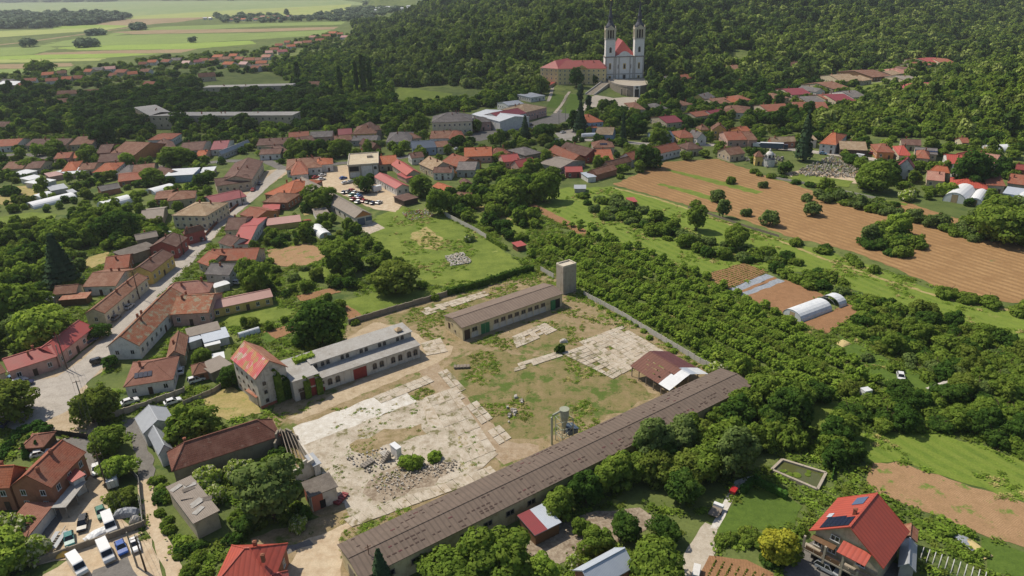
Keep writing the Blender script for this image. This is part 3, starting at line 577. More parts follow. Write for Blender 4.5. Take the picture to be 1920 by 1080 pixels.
# gardens
for k, (m, p, l) in enumerate((
    ('dry_grass', [(-20, 352), (60, 348), (75, 362), (40, 384), (-20, 384)], 'dry yellow field in the left gardens'), ('meadow', [(-20, 410), (60, 398), (108, 402), (100, 416), (40, 428), (-20, 430)], 'green garden meadow at the picture edge'),
    ('meadow', [(215, 365), (262, 352), (280, 362), (225, 374)], 'little meadow between barn and tunnel'), ('meadow', [(330, 350), (360, 338), (372, 345), (345, 358)], 'grass before the modern hall'), ('dry_grass', [(145, 488), (205, 472), (200, 492), (165, 506), (150, 503)], 'dry yard beside the orange cottage'),
    ('meadow', [(412, 600), (440, 588), (520, 572), (560, 588), (500, 608), (425, 614)], 'lawn before the long yellow house'), ('soil_bed', [(552, 556), (625, 540), (640, 548), (565, 566)], 'dug vegetable bed with pale rows'), ('soil_bed', [(490, 624), (545, 608), (565, 618), (505, 640)], 'brown vegetable bed below the lawn'),
    ('soil_bed', [(640, 577), (660, 571), (680, 594), (655, 604)], 'freshly dug bed beside the yard wall'), ('meadow', [(640, 565), (720, 545), (800, 545), (830, 540), (840, 555), (690, 598)], 'green garden along the yard wall'), ('lawn', [(488, 628), (500, 622), (520, 640), (500, 650)], 'tiny lawn beside the vegetable bed'),
    ('soil_sparse', [(500, 470), (580, 455), (620, 480), (570, 500), (510, 500)], 'dug allotment behind the street houses'), ('meadow', [(560, 510), (620, 500), (640, 515), (560, 530)], 'grass in the allotments'), ('dry_grass', [(560, 385), (590, 378), (600, 398), (570, 405)], 'bare yard beside the big round tree'), ('lawn', [(375, 690), (400, 690), (405, 715), (370, 720), (345, 700)], 'garden lawn beside the brown pyramid roof'),
    ('meadow', [(0, 372), (2, 372), (2, 373)], ''), ('meadow', [(870, 395), (990, 430), (985, 445), (880, 410)], 'garden strip beyond the old fence'), ('dry_grass', [(870, 372), (960, 412), (955, 420), (866, 380)], 'earth path through the gardens'), ('meadow', [(550, 352), (570, 350), (575, 366), (556, 368)], 'grass beside the long hangar'),
    ('gravel', [(1500, 320), (1660, 330), (1610, 345), (1500, 340), (1470, 325)], 'gravel ground of the cemetery'), ('meadow', [(1490, 325), (1600, 340), (1590, 352), (1480, 338)], 'grass edge of the cemetery'), ('soil_bed', [(1505, 607), (1590, 570), (1622, 578), (1550, 627)], 'dug bed beside the plastic tunnel'), ('soil_bed', [(1392, 556), (1472, 525), (1548, 554), (1470, 592)], 'prepared soil above the plastic tunnel'),
    ('film', [(1366, 543), (1436, 514), (1452, 520), (1380, 549)], 'grey mulch film, upper strip'), ('soil_bed', [(1380, 549), (1452, 520), (1458, 523), (1386, 552)], 'bare strip between the mulch films'), ('film', [(1386, 552), (1458, 523), (1472, 528), (1396, 557)], 'grey mulch film, lower strip'), ('soil_bed', [(1312, 519), (1394, 493), (1440, 511), (1365, 542)], 'soil under the green crop rows'))):
    if l: patch('garden_ground', p, m, l, .3)
patch('lane', [(1572, 628), (1640, 664), (1740, 710), (1775, 735), (1700, 738), (1640, 712), (1575, 655)], 'lawn', 'mown grass lane between orchard and thicket', .6)
patch('lane', [(1500, 780), (1540, 740), (1580, 760), (1600, 800), (1560, 815), (1510, 800)], 'meadow', 'grass clearing below the orchard', .6)
# crop rows
def rows(name, c0, c1, c2, c3, n, mat, w, h, label):
    a, b, c, d = (at(*p) for p in (c0, c1, c2, c3)); m = MB()
    for i in range(n):
        t = (i + .5) / n; p, q = a.lerp(d, t), b.lerp(c, t); k = int((q - p).length / .5)
        for j in range(k):
            s = p.lerp(q, (j + RND.uniform(.2, .8)) / k); r = w * RND.uniform(.6, 1.1); hh = h * RND.uniform(.6, 1.2); a0 = RND.random() * 3
            e = [s + Vector((math.cos(a0 + g) * r, math.sin(a0 + g) * r, .08)) for g in (0, 2.1, 4.2)]; top = s + Vector((0, 0, hh))
            for g in range(3): m.face([e[g], e[(g + 1) % 3], top])
    return tag(m.build(name, MATS[mat]), label, 'crops', kind='stuff')
rows('crop_rows', (1312, 519), (1394, 493), (1440, 511), (1365, 542), 10, 'leaf_mid', .45, .5, 'rows of green crops on the soil beside the meadow')
rows('crop_rows', (1000, 398), (1003, 392), (1092, 440), (1062, 444), 5, 'leaf_mid', .4, .4, 'rows of seedlings beside the narrow seed bed')
rows('crop_rows', (1320, 1080), (1336, 1048), (1440, 1078), (1430, 1090), 7, 'leaf_olive', .35, .5, 'rows of vegetables beside the drive')
rows('crop_rows', (556, 558), (628, 543), (636, 548), (566, 564), 5, 'leaf_fresh', .2, .25, 'rows of seedlings in the dug bed')
rows('crop_rows', (648, 579), (658, 575), (672, 590), (662, 594), 3, 'leaf_fresh', .3, .3, 'lettuce rows in the freshly dug bed')
# ------------------------------------------------------------------ buildings
def _window_mesh(kind):
    m = MB()
    if kind == 'arch':
        pts = [(-.5, -.5), (.5, -.5), (.5, .25)] + [(.5 * math.cos(a), .25 + .25 * math.sin(a)) for a in np.linspace(.5, 2.64, 5)] + [(-.5, .25)]
        n = len(pts)
        inn = [(x * .82, z * .86) for x, z in pts]
        for i in range(n):
            j = (i + 1) % n
            m.face([(pts[i][0], -.08, pts[i][1]), (pts[j][0], -.08, pts[j][1]), (inn[j][0], -.08, inn[j][1]), (inn[i][0], -.08, inn[i][1])])
            m.face([(pts[i][0], .05, pts[i][1]), (pts[j][0], .05, pts[j][1]), (pts[j][0], -.08, pts[j][1]), (pts[i][0], -.08, pts[i][1])])
        m.face([(x, -.04, z) for x, z in inn], 1); m.box(-.03, -.07, -.42, .03, -.05, .45)
    else:
        for a in ((-.5, -.5, -.42, .5), (.42, -.5, .5, .5), (-.42, .42, .42, .5), (-.42, -.5, .42, -.42), (-.035, -.42, .035, .42)): m.box(a[0], -.07, a[1], a[2], .03, a[3])
        m.face([(-.42, -.03, -.42), (.42, -.03, -.42), (.42, -.03, .42), (-.42, -.03, .42)], 1); m.box(-.56, -.14, -.56, .56, -.02, -.5)
    return m.mesh('window_' + kind, [MATS['frame_white'], MATS['pane']])
WIN = {'sq': _window_mesh('sq'), 'arch': _window_mesh('arch')}
WIN_DARK = {}
for _k in WIN:
    WIN_DARK[_k] = WIN[_k].copy(); WIN_DARK[_k].materials[0] = MATS['wood_grey']
def _door_mesh():
    m = MB(); m.box(-.5, -.06, 0, .5, .03, 1); m.box(-.42, -.085, .08, -.04, -.06, .45); m.box(.04, -.085, .08, .42, -.06, .45); m.box(-.42, -.085, .52, -.04, -.06, .92); m.box(.04, -.085, .52, .42, -.06, .92)
    return m.mesh('door', [MATS['door_dark']])
DOOR = _door_mesh()
def recol(me, mat):
    k = ('recol', me.name, mat)
    if k not in PROTO: PROTO[k] = me.copy(); PROTO[k].materials[0] = MATS[mat]
    return PROTO[k]
_c = MB(); _c.box(-.5, -.5, -1, .5, .5, 1); _c.box(-.62, -.62, .8, .62, .62, .95); _c.box(-.3, -.3, 1, .3, .3, 1.12); CHIM = _c.mesh('chimney', [MATS['chimney_brick']])
def frame_of(A, B, C, h, rise, ridge_y=False):
    """Ground frame of a roof from pixels: A and B the ends of one eave, C the width in metres, a pixel ('c') on the other eave or ('r') on the ridge."""
    a, b = at(*A, h), at(*B, h); zb = min(a.z, b.z) - h; a.z = b.z = 0
    u = b - a; L = u.length; u.normalize(); p = Vector((-u.y, u.x, 0))
    if isinstance(C, (int, float)):
        w = C if p.dot((a + b) / 2) > 0 else -C
    elif C[0] == 'c': w = (at(C[1], C[2], h) - a).dot(p)
    else: w = 2 * (at(C[1], C[2], h + rise) - a).dot(p)
    if w < 0: a, b = b, a; u = -u; p = -p; w = -w
    w = max(w, 1.5)
    c = (a + b) / 2 + p * w / 2; ang = math.atan2(u.y, u.x)
    zb = max(0, min(zb, th(c.x, c.y))) if not flat(c.x, c.y) else 0
    if ridge_y: ang += math.pi / 2; L, w = w, L
    return Vector((c.x, c.y, zb)), ang, L, w
def roof_faces(kind, l, w, h, rise):
    x, y = l / 2, w / 2
    if kind == 'h':
        k = min(y * .95, x * .92)
        if l < w: k = x * .9
        return [[(-x, -y, h), (x, -y, h), (x - k, 0, h + rise), (-x + k, 0, h + rise)], [(x, y, h), (-x, y, h), (-x + k, 0, h + rise), (x - k, 0, h + rise)], [(x, -y, h), (x, y, h), (x - k, 0, h + rise)], [(-x, y, h), (-x, -y, h), (-x + k, 0, h + rise)]]
    if kind == 's': return [[(-x, -y, h), (x, -y, h), (x, y, h + rise), (-x, y, h + rise)]]
    if kind == 'f': return [[(-x, -y, h), (x, -y, h), (x, y, h), (-x, y, h)]]
    return [[(-x, -y, h), (x, -y, h), (x, 0, h + rise), (-x, 0, h + rise)], [(x, y, h), (-x, y, h), (-x, 0, h + rise), (x, 0, h + rise)]]
CLEAR_PAD = 1.0
def house(A, B, C, h, rise, kind, wall, roof, label, cat='house', group=None, storeys=1, win='sq', chim=1, over=.35, door='door_dark', name='house', ridge_y=False, nowin=False, darkwin=False, wspace=3.0, detail=True, sag=0):
    c, ang, L, W = frame_of(A, B, C, h, rise, ridge_y)
    r = empty(name, c, ang); tag(r, label, cat, group)
    dist = c.length; px = FPX / dist
    l, w = max(1, L - 2 * over), max(1, W - 2 * over); x, y = l / 2, w / 2; t = .16
    m = MB(); dz = -over * (rise / (W / 2)) if kind in 'gh' else 0
    hw = h - .05
    if kind == 'g':
        zt = h + rise * (1 - over / (W / 2) * 0) - t - .06; zy = h + rise * (over / (W / 2)) - t - .03
        m.face([(-x, -y, -1), (x, -y, -1), (x, -y, zy), (-x, -y, zy)]); m.face([(x, y, -1), (-x, y, -1), (-x, y, zy), (x, y, zy)])
        m.face([(x, -y, -1), (x, y, -1), (x, y, zy), (x, 0, zt), (x, -y, zy)]); m.face([(-x, y, -1), (-x, -y, -1), (-x, -y, zy), (-x, 0, zt), (-x, y, zy)])
    elif kind == 's':
        z0 = h + rise * over / W - t - .02; z1 = h + rise * (1 - over / W) - t - .02
        m.face([(-x, -y, -1), (x, -y, -1), (x, -y, z0), (-x, -y, z0)]); m.face([(x, y, -1), (-x, y, -1), (-x, y, z1), (x, y, z1)])
        m.face([(x, -y, -1), (x, y, -1), (x, y, z1), (x, -y, z0)]); m.face([(-x, y, -1), (-x, -y, -1), (-x, -y, z0), (-x, y, z1)])
    else: m.box(-x, -y, -1, x, y, h - t - .02)
    m.build('wall', MATS[wall], r)
    rf = MB(); rf.slab(roof_faces(kind, L, W, h, rise), t)
    if kind in 'gh' and px > 2.4:
        k = min(W / 2 * .95, L / 2 * .92) if kind == 'h' else 0
        if kind == 'h' and L < W: k = L / 2 * .9
        rf.bar((-L / 2 + k, 0, h + rise + .03), (L / 2 - k, 0, h + rise + .03), .3, .14)
        if kind == 'h':
            for sx in (-1, 1):
                for sy in (-1, 1): rf.bar((sx * L / 2, sy * W / 2, h + .04), (sx * (L / 2 - k), 0, h + rise + .03), .24, .12)
        else:
            for sx in (-1, 1):
                for sy in (-1, 1): rf.bar((sx * (L / 2 - .06), sy * W / 2, h - .05), (sx * (L / 2 - .06), 0, h + rise - .03), .12, .2)
    ro = rf.build('roof', MATS[roof], r)
    rr = random.Random(int(A[0] * 7 + A[1] * 13))
    for i in range(chim):
        cx = rr.uniform(-.36, .36) * L; cy = rr.choice((-1, 1)) * rr.uniform(.05, .18) * W
        zr = h + rise * (1 - abs(cy) / (W / 2)) if kind in 'gh' else h
        link('chimney', CHIM, ro, loc=(cx, cy, zr + .45), scale=(.55, .55, .85))
    if not nowin:
        wm = (WIN_DARK if darkwin else WIN)[win]; fh = (h - .3) / storeys; first = True
        ca, sa = math.cos(ang), math.sin(ang)
        for (nx, ny, ln, off) in ((0, -1, l, y), (0, 1, l, y), (1, 0, w, x), (-1, 0, w, x)):
            gx, gy = nx * ca - ny * sa, nx * sa + ny * ca
            if -(gx * c.x + gy * c.y) < .08 * dist: continue
            n = max(1, int((ln - .6) / wspace))
            if ln < 2.2: continue
            for s in range(storeys):
                for i in range(n):
                    q = (i + .5) / n * ln - ln / 2
                    rot = {(0, -1): 0, (0, 1): math.pi, (1, 0): math.pi / 2, (-1, 0): -math.pi / 2}[(nx, ny)]
                    lx, ly = (q if ny == -1 else -q, ny * off) if nx == 0 else (nx * off, q if nx == 1 else -q)
                    if first and s == 0 and i == n // 2 and door:
                        link('door', recol(DOOR, door), r, loc=(lx, ly, .05), rz=rot, scale=(1.1, 1, min(2.2, h * .75))); first = False; continue
                    ww = min(1.15, ln / n * .5); wh = min(1.5, fh * .5)
                    link('window', wm, r, loc=(lx, ly, s * fh + fh * .56), rz=rot, scale=(ww, 1, wh))
            first = False
    e = CLEAR_PAD + .6
    CLEAR.append([(c.x + math.cos(ang) * a * (L / 2 + e) - math.sin(ang) * b * (W / 2 + e), c.y + math.sin(ang) * a * (L / 2 + e) + math.cos(ang) * b * (W / 2 + e)) for a, b in ((-1, -1), (1, -1), (1, 1), (-1, 1))])
    r['lw'] = (L, W)
    return r
def table(text, **kw):
    """Rows: A B C height rise kind wall roof [flags] | label.  kind: g gable, h hip, s lean-to, f flat; y turns the ridge; flags: w2 storeys, n no windows, c2 chimneys, a arched."""
    for row in text.strip().splitlines():
        if not row.strip(): continue
        d, lab = row.split('|'); f = d.split(); P = [tuple(map(float, q.split(','))) for q in f[:2]]; c = f[2]
        C = (c[0], *map(float, c[1:].split(','))) if c[0] in 'rc' else float(c)
        k = dict(kw); fl = f[8:]
        for q in fl:
            if q[0] == 'w': k['storeys'] = int(q[1:])
            if q == 'n': k['nowin'] = True
            if q[0] == 'c': k['chim'] = int(q[1:])
            if q == 'a': k['win'] = 'arch'
            if q == 'd': k['darkwin'] = True
            if q == 'shed': k.update(cat='shed', name='shed', chim=0, nowin=True)
            if q == 'barn': k.update(cat='barn', name='barn', chim=0)
        kind = f[5]
        k.setdefault('chim', 1 if kind[0] in 'gh' else 0)
        if kind[0] in 'fs' and 'chim' not in kw: k['chim'] = 0
        house(P[0], P[1], C, float(f[3]), float(f[4]), kind[0], f[6], f[7], lab.strip(), ridge_y='y' in kind, **k)
# --- street on the left and its neighbours
table('''
15,697 107,668 r50,659 4 2.2 g pk rm c2|pink street house under a long red metal roof, nearer half beside the leaning pole
107,667 177,613 r122,619 4 2.4 g pk rm c1|pink street house under red metal roof, uphill half beside the dark blue car
-40,716 12,697 r-14,678 4 2 g be bt|beige corner house with brown roof cut by the picture edge
199,651 297,556 c271,638 4.4 3.4 g wh mt c3|long house with white gable end and weathered orange tiles along the street
318,590 391,586 r345,554 4.4 3 g pk mt c2|pink courtyard wing with arched windows under mossy orange tiles
303,556 392,548 r348,528 4.6 3 h pk pt c2|pink hipped roof house behind the mossy tiled courtyard wing
231,726 325,711 r268,680 3.6 2.8 h wh nt c1|white bungalow with brown hipped roof and solar panels
311,673 347,667 c335,632 3.2 2 gy be bt c1|small brown roofed annex between the white gable house and the garden
360,704 395,696 r373,681 2.6 1.6 h br bt c0|small brick garden house with brown pyramid roof
352,632 414,617 c350,620 3 .8 s gy as n|grey sheet roofed lean-to above the two pale blue sheds
382,643 431,631 c377,625 2.6 .3 s wh lm n|pale blue sheet roofed shed in the courtyard beside the lawn
353,643 380,634 c351,632 2.6 .3 s wh lm n|small pale blue shed next to the larger pale blue shed
384,650 414,643 c382,642 2.2 .2 s be wm n|low white roofed lean-to in front of the pale blue shed
399,676 422,671 c400,664 2.2 .2 s gy wm shed|little white roofed hut behind the tower house garden
395,700 436,682 c405,672 3 .5 s st as shed|long grey lean-to shed beside the tower house garden
394,581 512,556 c396,563 3.2 1.3 g ye pm c0|long low yellow house with pink sheet roof beside the lawn
284,510 327,477 c260,497 5 2.2 g ye dt c1|yellow street house with dark brown roof and white framed windows
331,463 352,445 c297,450 5 2.4 g rd dt c1|dark red street house below the yellow villa
346,440 385,430 r362,425 5 2 h rd bt c1|brick red corner house with brown hipped roof beside the street
196,588 278,520 c172,577 4.4 1.8 g cr bt c2|long cream street house with brown tiled roof and two parked cars
154,538 217,536 r190,510 3.6 2.2 g wh bt c2|white courtyard house with broad brown roof behind the long cream house
98,553 143,549 r120,535 3.2 1.8 g be bt c0|brown tiled outbuilding at the end of the courtyard
194,507 241,501 r215,480 3 2.4 g br rt c1|orange tiled cottage beside the dry yard
109,563 162,559 c109,553 2.5 .3 s wood ru shed|rusty sheet roofed shed behind the long cream house
87,567 105,556 c100,549 2.4 .3 s gy gm shed|small grey metal shed beside the rusty shed
232,482 296,462 c230,468 4 .3 s st tar n|dark stone ruin wall with flat tar roof behind the red street house
255,451 297,443 r275,436 3.4 1.6 g st as n|grey roofed ruin with white tarpaulin beside it
369,491 391,499 c400,468 3.6 2.6 g be rt|cream gabled house end on the street bend under red tiles
388,490 480,487 r440,466 4 2.6 g be rt c2|long cream house with red tiled roof and bay window
383,514 430,516 r412,494 4.6 2.2 g gy gt c1 w2|lilac grey house with slate grey roof behind the hedge
402,540 432,531 c402,532 2.5 .2 s wh wm shed|white roofed carport beside the lilac grey house
433,459 467,457 r452,424 3.4 2 g wh rm c0|red metal roofed annex beside the white gable house on the street
408,455 433,463 c424,436 3.4 2.4 g wh dt c1|white gabled house with dark brown roof facing the street
420,432 456,430 r440,408 3.6 2.6 g be dt c1|brown gabled house beside the street with wooden yard
448,402 480,410 c478,385 3.4 2 g or rt c0|orange gabled house above the brown yard
495,364 541,368 r521,337 4 3.2 h br ot c2|orange hipped roof house on the street bend
491,379 539,380 r512,361 3.8 2.6 h br bt c1|brown hipped roof house in front of the orange hipped one
500,423 565,415 c503,411 2.6 .4 s ye pm n|open yellow summer house with pink sheet roof
490,395 524,392 c490,386 2.6 .5 s br rm n|brick lean-to with red sheet roof behind the yellow summer house
''')
table('''
-25,276 30,273 r10,261 4 2.5 g wh rt|white house with red roof at the picture edge on the upper street
47,273 123,272 r85,260 4 2.6 g be dt c3|long beige house with dark roof on the upper street
129,272 172,270 r150,256 4 2.6 g be bt|beige house with brown roof beside the big dark tree
180,288 206,286 r195,271 3.6 2.6 g rd dt|dark red gabled house beside the big barn
204,289 252,291 r232,265 5 4.5 g or bt barn n|big barn with orange brick gable and brown roof
276,263 322,261 r299,250 5 2.4 h wh rt a w1 c0|white arcaded pavilion with rusty red hipped roof before the park trees
302,286 334,282 r318,267 3.4 2.4 gy br dt|brown gabled house right below the white pavilion
334,284 380,281 r357,267 3.8 2.4 g gy dt|grey house with dark brown roof below the park
394,281 425,279 r409,264 3.8 2.6 g wh dm|white house with dark red metal roof below the park
366,293 385,292 r375,282 3 1.8 g pk ot|tiny pink cottage with orange roof among the street trees
415,290 470,268 r445,270 3.4 2 g gy gm c0|row of grey sheet roofed sheds below the ruined barracks
100,298 130,296 r115,286 3.2 2 g pk rt|pink cottage with orange roof between two round trees
137,297 157,295 r147,286 3.2 1.8 g be ot c0|beige hut with orange tiles beside the pink cottage
182,305 226,301 r204,288 3.6 2.4 g be dt|beige house with dark roof below the big barn
3,318 42,316 r22,303 3.4 2.4 g be bt|beige house with brown hipped tiles at the edge of the gardens
45,317 76,315 r60,303 3.4 2.2 g be dt|low dark roofed house in the garden row
114,322 143,319 r128,304 3.4 2.4 h be ot|orange hipped cottage in the middle of the garden row
146,319 176,317 r160,306 3.4 2 g be bt|brown roofed cottage between two orange roofs
172,324 214,321 r190,306 3.6 2.6 h wh ot|white cottage with bright orange hipped roof
217,327 247,325 r232,310 3.4 2.4 h gy gt|grey hipped roof cottage in the garden row
247,327 288,323 r265,308 3.6 2.6 g be bt|beige cottage with wide brown roof in the garden row
221,341 271,335 r247,324 3 1.6 g br rt c0|low brick outbuilding with orange roof behind the cottages
287,322 313,330 r300,312 3.2 2 g gy dt c0|narrow grey barn beside the white flat roof
42,328 71,320 c58,316 2.8 .4 s wh wm shed|white roofed shed, uppermost of the three in the gardens
54,338 82,331 c66,328 2.8 .4 s wh wm shed|white roofed shed, middle one of the three in the gardens
75,346 106,337 c92,330 2.8 .4 s wh wm shed|white roofed shed, lowest of the three in the gardens
130,327 168,318 c146,313 3 .4 s be wm shed|cream flat roofed shed beside the orange hipped cottage
92,332 119,327 c108,322 2.8 .5 s pk pm shed|pink roofed lean-to beside the white garden sheds
308,330 362,327 c315,318 4.2 .3 s bl wm n|low modern hall with wide white roof and blue wall
374,324 400,322 c376,315 2.8 .3 s be wm shed|white roofed carport next to the modern hall
405,349 470,340 r440,330 4.6 2.4 g be dt c1|long beige street building with dark roof, side wing
472,337 494,302 c444,300 5.4 2.6 g be dt c2 w2|long beige street building with dark roof, street wing
400,382 463,368 r425,361 3.6 1.8 g wh dm c0|white outbuilding under a wide maroon metal roof
321,404 387,405 c404,379 6.2 2.6 h cr tt c2 w2|two storey cream villa with grey brown hipped roof
313,377 366,371 r342,357 4 2.6 h be bt c1|brown hipped roof house behind the cream villa
289,374 320,371 r302,360 3 1.4 g br bt c0|low brick wing behind the cream villa
262,413 306,408 r283,393 3.4 1.8 g st as n c0|grey roofed stable beside the big round tree
189,359 227,352 r207,345 2.8 1.8 g br gt shed|little brick barn with slate grey roof in the gardens
123,357 132,363 c132,352 2.2 .3 s wh gm shed|tiny hut with a blue panel on its roof in the gardens
95,358 128,352 c100,349 2.4 .5 s gy gm shed|grey glazed shed beside the white tunnels
''')
table('''
536,319 604,313 r570,296 4.2 3 h wh bt c3|white house with broad brown hipped roof at the street corner
545,329 578,326 r556,303 4.2 3 h wh rt c1|white corner wing with orange hipped roof at the street bend
590,310 625,307 r606,296 4.4 2.2 h wh ot c1|white house with orange hipped roof beside the unfinished block
592,405 619,401 c594,392 2.6 .4 s wh as shed|small white lean-to beside the long hangar
700,331 742,354 c764,347 3.8 1.6 g wh rm c0|white workshop with red metal roof beside the car park
757,377 785,370 c751,366 2.8 .3 s dk dt shed|dark flat roofed shed beside the red workshop
710,309 746,306 r735,291 3.8 2.6 g be ot|orange tiled house behind the unfinished block
762,329 732,308 c781,319 3.4 2.4 g be cm c1|house with bright orange red roof beside the workshop
743,326 761,335 c767,329 2.6 .4 s pk rm shed|pink red canopy in front of the orange red roof
771,297 796,294 r783,285 4 2.2 g wh dt|white house with dark roof at the end of the blue roof row
785,307 811,319 c831,303 4.4 3.4 g be tt c2|house with large tan roof in the middle of the town
811,324 847,324 r828,313 4 2 g wh dt w2|white two storey house with dark roof below the tan roof
826,304 858,313 r845,287 4 3.4 g or rt|orange gabled house beside the large tan roof
855,319 891,319 r868,303 4 2.4 g gy gt|lilac grey roofed house beside the garden shed
870,294 923,292 r897,276 4 3 g pk ot c2|pink house with wide orange roof
921,291 958,287 r940,276 4 2.6 h be rt|beige house with red hipped roof next to the pink house
944,304 976,301 r957,289 3.8 2.6 g pk rm|pink house with rosy metal roof
810,349 833,358 c842,348 3 1.4 g br ot c0|low building with orange roof near the dark trees
867,347 886,345 r875,337 2.6 1.4 gy wood dt shed|small brown roofed hut near the garden path
851,372 879,374 r860,360 2.8 1.8 g br bt c0|brown roofed barn at the end of the garden path
541,261 580,258 r560,247 4.4 2.6 g pk rt|pink house with red roof before the park, red half of the row
580,258 623,256 r601,246 4.4 2.6 g pk gt|pink house with grey roof before the park, grey half of the row
480,273 544,270 r511,259 4 2.2 g be dt c2|long dark roofed house before the park trees
485,290 526,288 r505,279 3.6 1.8 g wh dt|white house with dark roof facing the corner trees
528,286 543,283 r535,270 3.6 2 g be dt|narrow dark roofed house behind the corner trees
547,269 591,263 r568,256 3.8 2 g be dt|brown house in the second row before the park
634,253 661,251 r647,241 4.2 2.6 g be dm|house with dark red metal roof before the thicket
628,265 661,262 r645,253 3.6 2.2 g be bt|brown roofed house in front of the dark red metal roof
660,252 706,250 r683,234 5.2 3.4 h ye bt c1 w2|yellow brick house with high brown roof
658,264 706,263 r683,254 3.6 1.8 g gy gt|grey low house in front of the yellow brick house
690,246 716,243 r705,227 6 4 h st dt c0 n|dark pointed roof house beside the yellow brick house
697,280 716,277 r707,262 3.6 3 gy br dt|narrow brown gabled house among the gardens
723,267 771,265 r747,247 4.2 3.4 h wh gt c2|white house with steep slate grey hipped roof
767,261 791,258 r778,248 3.4 2 h be bt|little brown hipped house beside the slate roof
805,260 846,259 r826,245 4.2 2.6 g wh bt c2|white house with brown roof below the school
842,261 873,259 r859,244 4.2 3 h wh rt|white house with orange brown hipped roof below the school
772,279 819,276 r796,264 4.6 2 g bl bm c0|pale blue house with dark blue roof
819,276 843,274 r831,264 4.6 1.8 g wh bt c0|white house with brown roof joined to the dark blue roof
809,230 886,227 r848,210 9 4.5 h cr gt c4 w2|large cream school with slate hipped roof
882,230 921,228 r901,219 6 2.6 h pk gt w1|pink annex with slate roof beside the school
884,214 937,228 r916,206 7 2 g wh wm n c0|white hall with pale roof beside the school
937,222 988,212 r957,205 7 2.6 g wh dm c0 w2 a|white building with arched doors and dark red roof on the square
985,211 1026,201 r1002,190 6.5 3.4 h pk tt c2 w1|pink building with large tan hipped roof on the square
953,198 983,194 r968,188 5 1.6 g wh gm c0|white house with pale sheet roof behind the square
995,183 1023,179 c998,174 4 .4 s wh gm w1|white kiosk beside the path to the church
1007,158 1033,157 c1008,149 4 .6 s be rm n|open shed with red roof beside the monastery
''')
